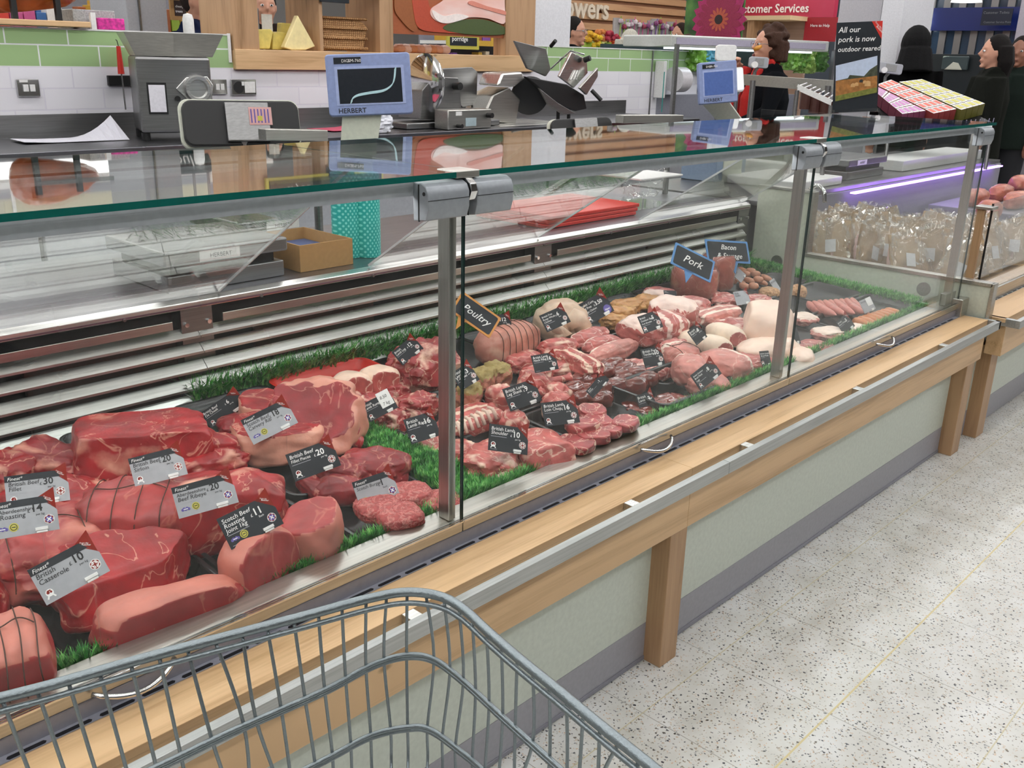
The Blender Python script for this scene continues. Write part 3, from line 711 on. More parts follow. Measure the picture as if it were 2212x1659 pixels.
# artificial grass --------------------------------------------------------
gm, gn, gb_, go_ = newmat('plastic grass')
gi = N(gn, 'ShaderNodeTexNoise'); gi.inputs['Scale'].default_value = 60; gmp = mapping(gn); gn.links.new(gmp.outputs[0], gi.inputs[0])
gr = ramp(gn, [(.35, hx('23702a')), (.5, hx('46a040')), (.66, hx('98d97c'))]); gn.links.new(gi.outputs[0], gr.inputs[0]); gn.links.new(gr.outputs[0], gb_.inputs['Base Color']); gb_.inputs['Roughness'].default_value = .35
T['grass'] = gm
def grass(label, quad, count, h=.03, zb=0, clump=1, spread=.5, group='strips of artificial grass', wid=.0016):
    "blades in tufts over a quad given by four x,y corners"
    rnd = random.Random(len(label)*31+count); mb = MB(); q = [Vector((a, b, 0)) for a, b in quad]
    for i in range(count):
        u, v = rnd.random(), rnd.random(); p = (q[0]*(1-u)+q[1]*u)*(1-v)+(q[3]*(1-u)+q[2]*u)*v; z0 = zdeck(p.y)+zb
        for k in range(5):
            a = rnd.uniform(0, 6.283); s = rnd.uniform(.1, spread); hh = h*rnd.uniform(.6, 1.15); c, sn = math.cos(a), math.sin(a); b = Vector((p.x, p.y, z0))
            m_ = b+Vector((c*s*hh*.4, sn*s*hh*.4, hh*.6)); t = b+Vector((c*s*hh*1.1, sn*s*hh*1.1, hh)); w = Vector((-sn, c, 0))*wid*rnd.uniform(.7, 1.2)
            n = len(mb.v); mb.v += [b-w*.7, b+w*.7, m_+w, m_-w, t]; mb.f += [[n, n+1, n+2, n+3], [n+3, n+2, n+4]]; mb.m += [0, 0]
    o = mb.build('artificial_grass', T['grass']); return tag(o, label, 'artificial grass', group, 'stuff')
# ---------------------------------------------------------------- trays
cols = [(.13, .43), (.43, .74), (.74, 1.0), (1.0, 1.26)]
for (a, b, y0, y1, lab) in (
    (.13, .43, 1.34, 1.60, 'black tray under the strung joint at the near left corner'), (.43, .745, 1.34, 1.62, 'black tray under the flat beef slab beside the casserole card'),
    (.13, .43, 1.61, 1.88, 'black tray under the left strung beef roast'), (.43, .745, 1.63, 1.89, 'black tray under the pale strung beef roast'),
    (.13, .43, 1.89, 2.17, 'black tray at the far left behind the beef fillet card'), (.43, .745, 1.90, 2.19, 'black tray under the beef fillet pieces behind their card'),
    (.75, 1.0, 1.34, 1.62, 'black tray under the two Scotch roasting joints'), (.75, 1.0, 1.63, 1.89, 'black tray under the ribeye beef joint'),
    (.75, 1.02, 1.90, 2.19, 'black tray under the big sirloin joint'), (1.01, 1.27, 1.34, 1.57, 'black tray under the round beef burgers'),
    (1.01, 1.27, 1.58, 1.86, 'black tray under the dark fillet pieces beside the burgers'), (1.03, 1.32, 1.87, 2.19, 'black tray under the carvery rib and ox cheek')):
    tray(a, b, y0, y1, lab)
for (a, b, y0, y1, lab) in (
    (1.42, 1.70, 1.35, 1.60, 'black tray under the lamb shoulder'), (1.40, 1.70, 1.61, 1.87, 'black tray under the lamb rack'),
    (1.71, 2.00, 1.35, 1.60, 'black tray under the loin chops'), (1.71, 2.0, 1.61, 1.87, 'black tray under the lamb leg shanks'),
    (1.72, 2.02, 1.88, 2.18, 'black tray under the herb crusted lamb'), (2.03, 2.32, 1.88, 2.19, 'black tray under the netted turkey roll'),
    (2.33, 2.62, 1.88, 2.19, 'black tray under the whole chicken'), (2.01, 2.29, 1.62, 1.87, 'black tray under the lamb neck fillets'),
    (2.30, 2.58, 1.61, 1.87, 'black tray under the pale pork fillets'), (2.22, 2.56, 1.48, 1.60, 'black tray under the kidneys'),
    (2.63, 2.95, 1.88, 2.19, 'black tray under the marinated chicken breasts'), (2.59, 2.92, 1.61, 1.87, 'black tray under the pork shoulder joints'),
    (2.42, 2.90, 1.35, 1.60, 'black tray under the pork leg joints'), (2.93, 3.22, 1.61, 1.87, 'black tray under the white pork loin rolls'),
    (2.96, 3.26, 1.88, 2.19, 'black tray under the wrapped hams'), (2.91, 3.22, 1.35, 1.60, 'black tray under the pork leg steaks in front'),
    (3.27, 3.60, 2.03, 2.20, 'black tray under the pile of chipolatas'), (3.23, 3.52, 1.82, 2.02, 'black tray under the pork steaks behind the pork skin'),
    (3.53, 3.80, 1.84, 2.02, 'black tray under the crumbed fillets'), (3.50, 3.82, 1.60, 1.83, 'black tray under the pink sausages'),
    (3.23, 3.49, 1.58, 1.81, 'black tray behind the post under the chop'), (3.23, 3.56, 1.36, 1.57, 'black tray under the pork chops at the right end'),
    (3.57, 3.84, 1.36, 1.59, 'black tray under the orange sausages')):
    tray(a, b, y0, y1, lab)
# deep liver tray
tray(2.03, 2.40, 1.35, 1.56, 'deep black tray holding only a little liver', h=.055, group='deep trays')
# ---------------------------------------------------------------- beef
J = 'beef joints on the counter'
put('beef_fillet', 'red trimmed beef fillet end at the left edge behind the fillet card', 'beef', BEEF, (-30, 1005), (70, 1030), .13, .075, amp=.10, fat='patch')
put('beef_fillet', 'dark red beef fillet lying behind the £30 card', 'beef', BEEFD, (30, 985), (190, 1015), .12, .075, amp=.12, fat='patch', taper=-.2)
put('beef_fillet', 'pinkish beef fillet end right of the £30 card', 'beef', BEEF, (95, 1085), (235, 1065), .12, .065, amp=.12, fat='patch', taper=-.3)
put('beef_fillet', 'beef fillet piece under the £30 card at the left edge', 'beef', BEEF, (-10, 1085), (110, 1095), .10, .06, amp=.1)
put('sirloin_joint', 'biggest deep red sirloin joint at the back with a white fat seam', 'beef joint', BEEF, (128, 985), (462, 950), .21, .135, e=3.4, amp=.10, fat='patch', cuts=((0, -1, .15, .76), (-1, -.1, .1, .84), (.1, 0, 1, .78)), taper=.1, res=22)
put('sirloin_slice', 'crescent shaped sirloin slice with a pale fat edge behind the £20 card', 'beef', BEEF, (318, 985), (512, 952), .07, .055, e=3, amp=.05, fat='side', cuts=((0, 0, 1, .8),), bend=-.12, z=.045)
put('sirloin_slice', 'thick sirloin slice right of the sirloin card with a ragged end', 'beef', BEEF, (375, 1025), (528, 985), .09, .07, e=3, amp=.10, fat='patch', z=.01)
put('sirloin_slice', 'sirloin slice poking out below the sirloin card', 'beef', BEEF, (325, 1058), (470, 1025), .07, .045, e=3, amp=.1, fat='ends')
put('ribeye_joint', 'marbled Aberdeenshire ribeye joint under its grey card', 'beef joint', BEEF, (335, 1115), (615, 1072), .20, .125, e=2.8, amp=.10, res=20, fat='patch', cuts=((.1, -1, .2, .82),))
put('beef_roast', 'pale strung beef roast with two knotted strings', 'beef joint', BEEFP, (165, 1125), (412, 1110), .20, .125, e=3.2, amp=.05, fat='patch', strings=4, res=20)
put('beef_roast', 'flattened strung beef roast left of the casserole card', 'beef joint', BEEFP, (-30, 1215), (230, 1160), .25, .11, e=2.8, amp=.10, fat='patch', strings=2, res=20)
put('casserole_beef', 'faceted lean beef block behind the British Casserole card', 'beef joint', BEEF, (112, 1280), (412, 1200), .17, .115, e=3.6, amp=.09, cuts=((.1, -1, .25, .66), (.0, -.25, 1, .60), (1, -.6, .1, .74)), res=22, taper=-.12)
put('beef_slab', 'long beef slab with a pale fat top nearest the grass edge', 'beef joint', BEEFP, (198, 1378), (520, 1270), .09, .08, e=3, amp=.06, fat='top', cuts=((.05, -1, .1, .78),), taper=-.15)
put('beef_roast', 'strung beef roast at the bottom left corner behind the trolley rim', 'beef joint', BEEFP, (-60, 1440), (115, 1395), .17, .11, e=2.8, amp=.08, fat='top', strings=4, cuts=((.1, -1, 0, .85),))
put('beef_roast', 'small corner of a beef joint at the left edge of the picture', 'beef', BEEF, (-60, 1315), (20, 1300), .10, .08, amp=.06)
put('roasting_joint', 'round roasting joint with a smooth cut face below the 1kg card', 'beef joint', BEEFP, (480, 1200), (640, 1215), .15, .12, e=2.3, amp=.04, fat='rim', cuts=((1, -.5, .2, .50),), flat=.85)
put('roasting_joint', 'upright round roasting joint right of the 1kg card', 'beef joint', BEEFP, (610, 1145), (742, 1140), .14, .12, e=2.8, amp=.05, fat='rim', cuts=((-.2, -.1, 1, .62),), flat=.9)
put('fillet_piece', 'large dark fillet piece with a silver streak beside the grass', 'beef', BEEFD, (735, 1005), (885, 1010), .12, .07, e=3, amp=.08, fat='none')
put('fillet_piece', 'folded fillet piece right of the Fillet Pieces card', 'beef', BEEFD, (690, 1015), (800, 1035), .08, .065, e=3, amp=.12, fat='none')
put('fillet_piece', 'smooth oval fillet piece above the burger card', 'beef', BEEFD, (680, 1055), (790, 1055), .09, .055, e=2.6, amp=.05)
put('fillet_piece', 'thin fillet strip below the Fillet Pieces card', 'beef', BEEFD, (650, 1030), (715, 1080), .05, .04, e=2.6, amp=.08)
G = None
for lab, a, b, z in (('top left beef burger half hidden by the burger card', (770, 1105), (862, 1085), .022), ('beef burger at the back right of the burger card', (838, 1072), (932, 1062), .02),
                     ('front beef burger lying nearest the glass', (820, 1122), (906, 1106), .026), ('beef burger behind the steel post', (908, 1090), (990, 1078), .01)):
    put('beef_burger', lab, 'burger', MINCE, a, b, .092, .036, group='beef burgers', e=3.2, amp=.035, z=z, flat=.9, freq=5, L=.094)
put('rolled_rib', 'rolled carvery rib with bright red cut top under the £18 card', 'beef joint', BEEF, (500, 945), (700, 925), .19, .105, res=20, e=3, amp=.08, fat='rim', cuts=((0, 0, 1, .6),), z=.005)
put('rolled_rib', 'second carvery rib round behind the £18 card', 'beef joint', BEEF, (515, 880), (620, 870), .14, .075, e=3, amp=.07, fat='rim', cuts=((0, -.1, 1, .6),), z=.02)
rj = put('rib_joint', 'large rib of beef leaning back, thick fat edge and two sawn bones', 'beef joint', BEEFD, (595, 880), (775, 905), .18, .15, e=3.2, amp=.13, fat='rim', cuts=((.15, -.7, .75, .50), (-.3, -1, .1, .70)), z=.015, res=22)
def rib_bone(px0, px1, r, z):
    h = zdeck(1.9)+z; a = P(*px0, 'z', h); b = P(*px1, 'z', h-.015)
    m_ = MB(); m_.tube([a, a.lerp(b, .5)+Vector((0, 0, .004)), b], [r, r*1.05, r*.95], 14); m_.fat = [.3]*len(m_.v)
    o = m_.build('rib_bone', BEEF, rj, smooth=40)
    d = (b-a).normalized(); m2 = MB().cyl(b-d*.001, b+d*.0015, r*.62, 14); m2.build('bone_marrow', BONE, rj)
rib_bone((735, 925), (770, 935), .020, .075); rib_bone((740, 950), (778, 957), .018, .05)
put('ox_cheek', 'flat dark ox cheek beside the Ox Cheek card', 'beef', BEEFD, (470, 925), (560, 915), .12, .05, amp=.08)
# ---------------------------------------------------------------- lamb
tray(1.32, 1.66, 1.90, 2.20, 'bright red tray holding the lamb rump', 'redp', .034, group='red trays')
for lab, a, b, W_, z in (('left pale fat lamb rump in the red tray', (672, 845), (752, 850), .10, .04), ('middle fat covered lamb rump in the red tray', (722, 822), (798, 838), .10, .045), ('right fat covered lamb rump with a lean corner', (785, 808), (855, 825), .10, .05)):
    put('lamb_rump', lab, 'lamb', LAMBP, a, b, W_, .065, fat='top', amp=.05, z=z-.02, cuts=((1, -.5, .1, .7),))
for lab, a, b in (('dark lean lamb rump right of the white £8.50 sticker', (815, 850), (880, 840)), ('lamb rump under the handwritten sticker', (770, 875), (860, 872)), ('lamb rump pieces above the Lamb Rack card', (860, 880), (945, 868)), ('lamb chop end below the rump card beside the grass', (820, 912), (878, 900)), ('small lamb piece left of the rump card', (752, 868), (800, 880))):
    put('lamb_rump', lab, 'lamb', LAMB, a, b, .085, .055, fat='patch', amp=.14, e=3)
ll = put('leg_of_lamb', 'whole lamb leg with the shank raised behind the post', 'lamb', LAMB, (860, 810), (965, 775), .16, .13, fat='patch', amp=.14, taper=.15)
put('leg_of_lamb', 'darker lamb leg muscle left of the lamb leg card', 'lamb', LAMB, (835, 800), (890, 795), .11, .09, fat='none', amp=.1)
# rack of lamb with ribs
rk = put('lamb_rack', 'lamb rack with a row of pale ribs beside the glass join', 'lamb', LAMBP, (965, 925), (1070, 885), .13, .05, fat='stripe', amp=.06, e=3)
for i in range(7):
    u = (i+.5)/7; a = P(975+85*u, 915-38*u, 'z', zdeck(1.75)+.065); b = P(990+90*u, 945-42*u, 'z', zdeck(1.7)+.045)
    MB().tube([a, a.lerp(b, .5)+Vector((0, 0, .012)), b], .0045, 8).build('rib', BONE, rk, smooth=True)
put('lamb_rack', 'curled lamb chops poking out below the Lamb Rack card', 'lamb', LAMBP, (900, 955), (975, 955), .07, .045, fat='rim', amp=.08, cuts=((0, -.5, 1, .5),))
put('lamb_rack', 'lamb rack end left of the big lamb shoulder', 'lamb', LAMBP, (955, 985), (1020, 960), .08, .04, fat='patch', amp=.08)
put('lamb_shoulder', 'pink lamb shoulder left of the Lamb Shoulder card', 'lamb', LAMBP, (1005, 985), (1120, 1000), .17, .06, fat='patch', amp=.12, e=3)
put('lamb_shoulder', 'square lamb shoulder in film right of the Lamb Shoulder card', 'lamb', LAMBP, (1115, 985), (1218, 965), .17, .075, fat='patch', amp=.05, e=4.2, cuts=((0, -1, .3, .85),))
put('lamb_shoulder', 'long pale lamb shank bone lying toward the front grass', 'lamb', LAMBP, (1020, 1000), (1105, 1035), .055, .04, fat='all', amp=.06, taper=-.3)
put('lamb_shoulder', 'flat lamb breast in front of the shoulder card', 'lamb', LAMBP, (1100, 1020), (1180, 1000), .06, .035, fat='patch', amp=.08)
def chop(lab, a, b, z=.0, W_=.085, H_=.032, mat=None):
    z += .022
    o = put('loin_chop', lab, 'lamb chop', mat or LAMB, a, b, W_, H_, group='lamb loin chops', fat='side', amp=.06, e=2.8, cuts=((0, 0, 1, .5),), z=z, flat=.5); return o
for lab, a, b, z in (('back lamb loin chop with a curved fat edge', (1250, 885), (1310, 885), .02), ('loin chop behind the right edge of the Loin Chop card', (1240, 905), (1275, 925), .03), ('loin chop in the middle of the back row', (1265, 910), (1320, 905), .02),
                     ('large square cut loin chop at the far right', (1325, 905), (1378, 915), .025), ('loin chop in front of the square one', (1290, 920), (1345, 925), .02), ('loin chop with a long pale rim in the front row', (1245, 935), (1318, 935), .02),
                     ('front left loin chop with a white label flake', (1205, 945), (1280, 965), .015), ('loin chop at the front by the grass', (1215, 960), (1275, 950), .0)):
    chop(lab, a, b, z)
# herb crusted
for lab, a, b in (('herb crusted lamb piece nearest the £3 card', (985, 850), (1040, 855)), ('middle herb crusted lamb piece', (1020, 815), (1065, 825)), ('right herb crusted lamb piece', (1050, 800), (1090, 815))):
    o = put('crusted_lamb', lab, 'lamb', HERB, a, b, .085, .07, fat='top', amp=.14, z=.01, group='herb crusted lamb pieces')
# leg shanks with bones
def shank(lab, meat_a, meat_b, bone_px, W_=.075, H_=.07):
    o = put('leg_shank', lab, 'lamb', LAMBP, meat_a, meat_b, W_, H_, fat='patch', amp=.09, taper=-.25, group='lamb leg shanks')
    A = Vector(o.location)+Vector((0, 0, H_*.5)); B = P(*bone_px, 'z', A.z+.01)
    MB().tube([A, A.lerp(B, .55), A.lerp(B, .9), B], [.02, .013, .010, .015], 12).build('shank_bone', LAMBP, o, smooth=True)
shank('lamb leg shank at the front with its bone to the upper left', (1085, 915), (1140, 925), (1060, 880))
shank('lamb leg shank at the left behind the shank card', (1068, 870), (1100, 850), (1130, 830))
shank('lamb leg shank behind the shank card with bone to the upper right', (1120, 835), (1190, 830), (1232, 815))
shank('lamb leg shank right of the shank card', (1180, 860), (1235, 855), (1165, 845))
shank('lamb leg shank between the two middle cards', (1175, 885), (1240, 875), (1275, 890))
# neck fillets
for lab, a, b, z in (('lamb neck fillet left of the Neck Fillet card', (1098, 790), (1165, 770), 0), ('long lamb neck fillet draped at the right', (1205, 760), (1295, 800), .03), ('lamb neck fillet behind the Neck Fillet card', (1165, 755), (1245, 745), .02), ('lamb neck fillet below the card', (1185, 805), (1250, 795), .0), ('pale fat neck fillet at the front', (1125, 815), (1190, 808), .0)):
    put('neck_fillet', lab, 'lamb', LAMBP, a, b, .075, .055, fat='stripe' if 'long' in lab else 'patch', amp=.10, z=z)
# poultry
def netted():
    o = put('turkey_roll', 'netted turkey roll lying below the Poultry sign', 'poultry', TURK, (1036, 752), (1156, 722), .125, .115, fat='patch', amp=.04, e=2.8, strings=7)
    return o
netted()
ck = put('whole_chicken', 'whole raw chicken with its legs folded', 'poultry', CHICK, (1165, 700), (1262, 680), .17, .13, fat='patch', amp=.05, e=2.2)
def limb(par, pts, rs, name='chicken_leg', mat=None):
    m_ = MB().tube(pts, rs, 14); m_.fat = [.4]*len(m_.v); o = m_.build(name, mat or CHICK, par, smooth=True); return o
cb0 = Vector(ck.location)
def cpt(px, py, z): return P(px, py, 'y', cb0.y-.085+z)
limb(ck, [cpt(1228, 680, .03), cpt(1244, 695, .01), cpt(1256, 705, .0), cpt(1247, 722, .0)], [.03, .044, .036, .014])
limb(ck, [cpt(1200, 708, .01), cpt(1222, 722, .0), cpt(1202, 730, .0)], [.018, .022, .012], 'chicken_wing')
limb(ck, [cpt(1252, 664, .05), cpt(1268, 672, .04), cpt(1266, 686, .03)], [.022, .02, .01], 'chicken_leg')
for lab, a, b, z in (('marinated chicken breast at the back, yellow with a trim string', (1322, 665), (1385, 655), .02), ('marinated chicken breast at the right', (1368, 655), (1425, 648), .02), ('marinated chicken breast in the middle', (1320, 680), (1370, 672), .015), ('marinated chicken breast at the front left', (1302, 695), (1358, 688), 0)):
    put('chicken_breast', lab, 'poultry', MARIN, a, b, .085, .05, group='marinated chicken breasts', fat='patch', amp=.12, z=z)
# pale fillets
for lab, a, b, z in (('dark pink pork fillet at the back of the pale fillet tray', (1235, 740), (1310, 715), .02), ('middle pork fillet with a ribbed edge', (1262, 752), (1340, 735), .015), ('front pork fillet with a pale silvery skin', (1275, 775), (1372, 740), .01)):
    put('pork_fillet', lab, 'pork', PORK if 'front' not in lab else PORKP, a, b, .07, .055, fat='side', amp=.06, z=z, e=2.3)
# kidneys
kid = [(1252, 820), (1280, 815), (1305, 800), (1330, 805), (1350, 795), (1325, 785), (1352, 812), (1375, 805), (1298, 838), (1270, 842), (1240, 838), (1330, 830), (1262, 858), (1300, 860), (1375, 830), (1345, 835), (1398, 818)]
for i, (x, y) in enumerate(kid):
    put('lamb_kidney', 'glossy brown kidney in the pile beside the narrow dark card', 'offal', LIVER, (x-22, y+6), (x+22, y-7), .052, .045, group='kidneys in the pile', amp=.08, e=2.2, bend=.15, z=.008*(i % 3), res=10)
put('lamb_liver', 'glossy liver slice left in the deep tray', 'offal', LIVER, (1345, 880), (1430, 880), .10, .025, amp=.14, z=.0)
put('lamb_liver', 'glossy liver slice right in the deep tray behind the liver card', 'offal', LIVER, (1420, 875), (1480, 858), .09, .03, amp=.16, z=.0)
# ---------------------------------------------------------------- pork
put('pork_shoulder', 'netted pork shoulder with the Pork Shoulder card', 'pork', PORK, (1345, 700), (1440, 722), .16, .085, fat='top', amp=.07, e=2.8, z=.01)
put('pork_shoulder', 'rolled pork shoulder with a fat stripe right of the card', 'pork', PORK, (1410, 690), (1472, 712), .13, .085, fat='stripe', amp=.05, e=2.8, z=.03)
put('pork_shoulder', 'top pork shoulder roll with a broad pink cut side', 'pork', PORK, (1405, 665), (1505, 680), .14, .10, fat='top', amp=.05, e=2.8, z=.04)
put('pork_tenderloin', 'pork tenderloin piece left of the Tenderloin card', 'pork', PORK, (1338, 800), (1395, 785), .07, .045, fat='patch', amp=.09)
put('pork_tenderloin', 'pork tenderloin below the Tenderloin card', 'pork', PORK, (1395, 810), (1450, 798), .06, .04, fat='none', amp=.08)
put('pork_tenderloin', 'darker pork tenderloin behind the Tenderloin card', 'pork', PORK, (1425, 760), (1480, 745), .07, .06, fat='none', amp=.08, z=.01)
for lab, a, b, z, m_, ft in (('pork belly strip at the back under the small dark sign', (1390, 632), (1460, 640), .02, PORK, 'front'), ('streaky pork belly slab behind the skin joint', (1505, 690), (1590, 668), .03, PORKP, 'stripe'), ('streaky pork belly end below the slab', (1520, 700), (1600, 700), .01, PORK, 'stripe'), ('pork belly roll left of the wrapped ham', (1465, 650), (1530, 662), .03, PORK, 'patch'), ('dark pork rib side by the skin joint', (1575, 695), (1640, 720), .03, PORK, 'patch')):
    put('pork_belly', lab, 'pork', m_, a, b, .10, .05, fat=ft, amp=.06, z=z, e=3)
put('pork_loin', 'largest pork joint with a smooth white skin, beside the second post', 'pork', SKIN, (1600, 690), (1715, 700), .24, .13, fat='none', amp=.03, e=3, z=.03, cuts=((-1, -.1, .2, .85),))
put('pork_loin', 'rounded white skin pork joint in front of the largest one', 'pork', SKIN, (1600, 765), (1715, 745), .13, .08, fat='none', amp=.04, e=2.6)
for lab, a, b, z in (('white skinned pork roll at the back with a dark cut end', (1530, 708), (1608, 735), .03), ('white skinned pork roll in the middle with a dark cut end', (1505, 735), (1580, 757), .015), ('white skinned pork roll half hidden by the narrow card', (1465, 735), (1515, 735), .01)):
    put('pork_roll', lab, 'pork', meat('rolled pork '+str(z), 'b0625c', 'f2dcc6', .3, 26, .4, .2), a, b, .085, .07, fat='skin', amp=.02, e=2.2, z=z, cuts=((1, -.25, .05, .82),), flat=.9)
for lab, a, b, z, H_ in (('pork leg joint with pale fat rim under the Legs card', (1450, 795), (1530, 800), .01, .08), ('pork leg joint behind the Legs card', (1520, 770), (1615, 800), .02, .075), ('pork leg joint at the front below the Legs card', (1485, 830), (1572, 825), .0, .06), ('tied pork leg joint with brown strings', (1440, 770), (1500, 760), .015, .07)):
    put('leg_of_pork', lab, 'pork', PORKP, a, b, .13, H_, fat='side', amp=.06, z=z, strings=2 if 'tied' in lab else 0)
put('pork_steak', 'pink pork leg steak left of the slate card by the post', 'pork', PORK, (1575, 790), (1660, 770), .12, .05, fat='none', amp=.10)
put('pork_steak', 'pink pork piece right of the second post near the grass', 'pork', PORK, (1720, 745), (1800, 760), .15, .04, fat='none', amp=.05, e=3)
put('pork_steak', 'pale pork leg end with a dark round face by the front grass', 'pork', SKIN, (1700, 770), (1760, 775), .14, .06, fat='none', amp=.04)
for i, (lab, a, b) in enumerate((('pork steak behind the small grey card', (1545, 655), (1600, 645)), ('pork steak right of the small grey card', (1610, 650), (1660, 645)), ('folded pork steak at the left end of the steak tray', (1540, 645), (1580, 640)))):
    put('pork_steak', lab, 'pork', PORK, a, b, .10, .04, fat='patch', amp=.10)
for lab, a, b in (('pale pork chop with a wavy fat edge left of the dark card', (1760, 722), (1820, 715)), ('pale pork chop right of the dark card', (1828, 718), (1870, 708)), ('round pork chop directly right of the second post', (1715, 690), (1758, 685))):
    put('pork_chop', lab, 'pork', PORKP, a, b, .10, .04, fat='top', amp=.08)
# wrapped hams
def ham(lab, px, py, r, h):
    c = P(px, py, 'z', zdeck(2.05)+.01); t = thing('wrapped_ham', lab, 'ham', (c.x, c.y, zdeck(c.y)+.012))
    mb = MB(); mb.lathe([(r*.86, 0), (r*.98, .012), (r, h*.5), (r*.97, h-.02), (r*.85, h-.004), (0, h)], (0, 0, 0), 32); mb.fat = [0.35 if v.z < h*.8 else 0 for v in mb.v]
    mb.build('ham', meat('wrapped ham', 'b96a5c', 'e0b090', .4, 18, .25, .2), t, local=True, smooth=50)
    mb = MB(); mb.lathe([(r*1.02, 0), (r*1.03, .01), (r*1.02, h*.5), (r*1.01, h-.015), (r*.9, h+.001)], (0, 0, 0), 32); mb.build('film', T['acryl'], t, local=True, smooth=50)
ham('wrapped ham standing on end behind the Pork sign', 1497, 640, .095, .12); ham('taller wrapped ham with a label, behind the first one', 1546, 622, .072, .14)
# sausages
def sausage(lab, a, b, r, mat, grp, z=0, bend=.08):
    put('sausage', lab, 'sausage', mat, a, b, r*2, r*2, group=grp, e=2.2, amp=.03, z=z, bend=bend, flat=.95, res=8)
OR = ['first', 'second', 'third', 'fourth', 'fifth', 'sixth', 'seventh', 'eighth', 'ninth']
for i, (x, y) in enumerate([(1590, 598), (1612, 590), (1632, 588), (1598, 610), (1618, 604), (1638, 600), (1654, 600), (1608, 616), (1628, 614), (1645, 610), (1580, 604), (1622, 582), (1604, 584)]):
    sausage('chipolata in the pile under the Bacon and Sausage sign', (x-11, y-5+(i % 3)*3), (x+11, y+4), .014, CHIPO, 'chipolatas in the pile', .012*(i % 3))
put('crumbed_fillet', 'crumbed fillet left of the second post', 'poultry', CRUMB, (1640, 630), (1685, 632), .09, .04, amp=.08); put('crumbed_fillet', 'crumbed fillet right of the second post', 'poultry', CRUMB, (1700, 628), (1742, 630), .10, .05, amp=.08)
for i in range(9):
    u = i/8; sausage('%s pink sausage from the left in the back right tray' % OR[i], (1740+95*u, 652-8*u), (1790+80*u, 680-6*u), .017, SAUS, 'pink sausages', .01*(i % 2))
for i in range(8):
    u = i/7; sausage('%s orange sausage from the left at the far right end' % OR[i], (1842+68*u, 690-22*u), (1880+72*u, 704-22*u), .018, SAUSO, 'orange sausages', .006*(i % 2))
# ---------------------------------------------------------------- grass
grass('green artificial grass along the front glass', [(.1, 1.332), (3.80, 1.332), (3.80, 1.350), (.1, 1.350)], 4200, .040, .018)
grass('green artificial grass along the louvres at the back, right of the beef', [(1.12, 2.195), (3.86, 2.195), (3.86, 2.235), (1.12, 2.235)], 2600, .080, wid=.0030, spread=.95)
grass('green artificial grass strip dividing the beef from the lamb', [(1.275, 1.35), (1.40, 1.35), (1.36, 1.9), (1.29, 1.9)], 3600, .036, .01, wid=.002)
grass('green artificial grass at the far end below the end glass', [(3.83, 1.40), (3.91, 1.40), (3.91, 2.20), (3.83, 2.20)], 2600, .045, wid=.0022)
# ---------------------------------------------------------------- price cards
NRM = Vector((-.30, -.80, .52)).normalized()
def frame3(pl, pr, tl, y, ref=None, nrm=NRM):
    "card frame: bottom-left, bottom-right, top-left as seen in the photo, standing at depth y"
    c0 = P((pl[0]+pr[0])/2, (pl[1]+pr[1])/2, 'y', y)
    def onp(px): d = ray(*px); return EYE+d*((c0-EYE).dot(nrm)/d.dot(nrm))
    a, b, c = onp(pl), onp(pr), onp(tl); ux = (b-a); w = ux.length; ux.normalize(); uy = nrm.cross(ux)
    h = (c-a).dot(uy)
    return a, ux, uy, w, h
MATC = None
def emblem(mb, M, x, y, r, kind):
    def disc(rr, z, m, n=20, cx=x, cy=y):
        vs = [M @ Vector((cx+rr*math.cos(6.2832*i/n), cy+rr*math.sin(6.2832*i/n), z)) for i in range(n)]; mb.add(vs, [tuple(range(n))], m)
    def bar(x0, y0, x1, y1, w, z, m):
        d = Vector((x1-x0, y1-y0, 0)).normalized(); p = Vector((-d.y, d.x, 0))*w/2
        mb.add([M @ (Vector((x0, y0, z))-p), M @ (Vector((x1, y1, z))-p), M @ (Vector((x1, y1, z))+p), M @ (Vector((x0, y0, z))+p)], [(0, 1, 2, 3)], m)
    if kind in ('uk', 'scot'):
        disc(r, .0009, 3); disc(r*.9, .0011, 2 if kind == 'uk' else 2); disc(r*.66, .0013, 3 if kind == 'uk' else 4)
        for a in range(0, 360, 60):   # ring lettering blocks
            c, s = math.cos(R_(a)), math.sin(R_(a)); bar(x+c*r*.78-s*r*.2, y+s*r*.78+c*r*.2, x+c*r*.78+s*r*.2, y+s*r*.78-c*r*.2, r*.12, .0015, 3)
        q = r*.55
        if kind == 'uk':
            bar(x-q, y, x+q, y, r*.2, .0015, 2); bar(x, y-q, x, y+q, r*.2, .0015, 2)
            for s in (-1, 1): bar(x-q*.7, y-q*.7*s, x+q*.7, y+q*.7*s, r*.08, .0014, 2)
        else:
            for s in (-1, 1): bar(x-q*.7, y-q*.7*s, x+q*.7, y+q*.7*s, r*.22, .0015, 3)
    elif kind == 'tractor':
        disc(r*.75, .0011, 3, 14, x, y+r*.2); disc(r*.3, .0013, 2, 10, x-r*.25, y+r*.3); disc(r*.22, .0013, 2, 10, x+r*.3, y+r*.25)
        bar(x-r*.35, y+r*.6, x+r*.35, y+r*.6, r*.25, .0013, 2); 
        for s in (-1, 1): bar(x+s*r*.3, y-r*.2, x+s*r*.75, y-r*.9, r*.3, .0012, 3)
    elif kind == 'yellow': disc(r, .0010, 6); disc(r*.75, .0012, 5, 18); disc(r*.6, .0014, 6, 14); bar(x-r*.4, y, x+r*.4, y, r*.2, .0016, 5)
    elif kind == 'purple':
        for i in range(5): disc(r*.42, .0010+.0001*i, 4, 10, x+(i-2)*r*.42, y+(r*.15 if i % 2 else -r*.1))
        bar(x-r*.6, y, x+r*.6, y, r*.22, .0016, 3)
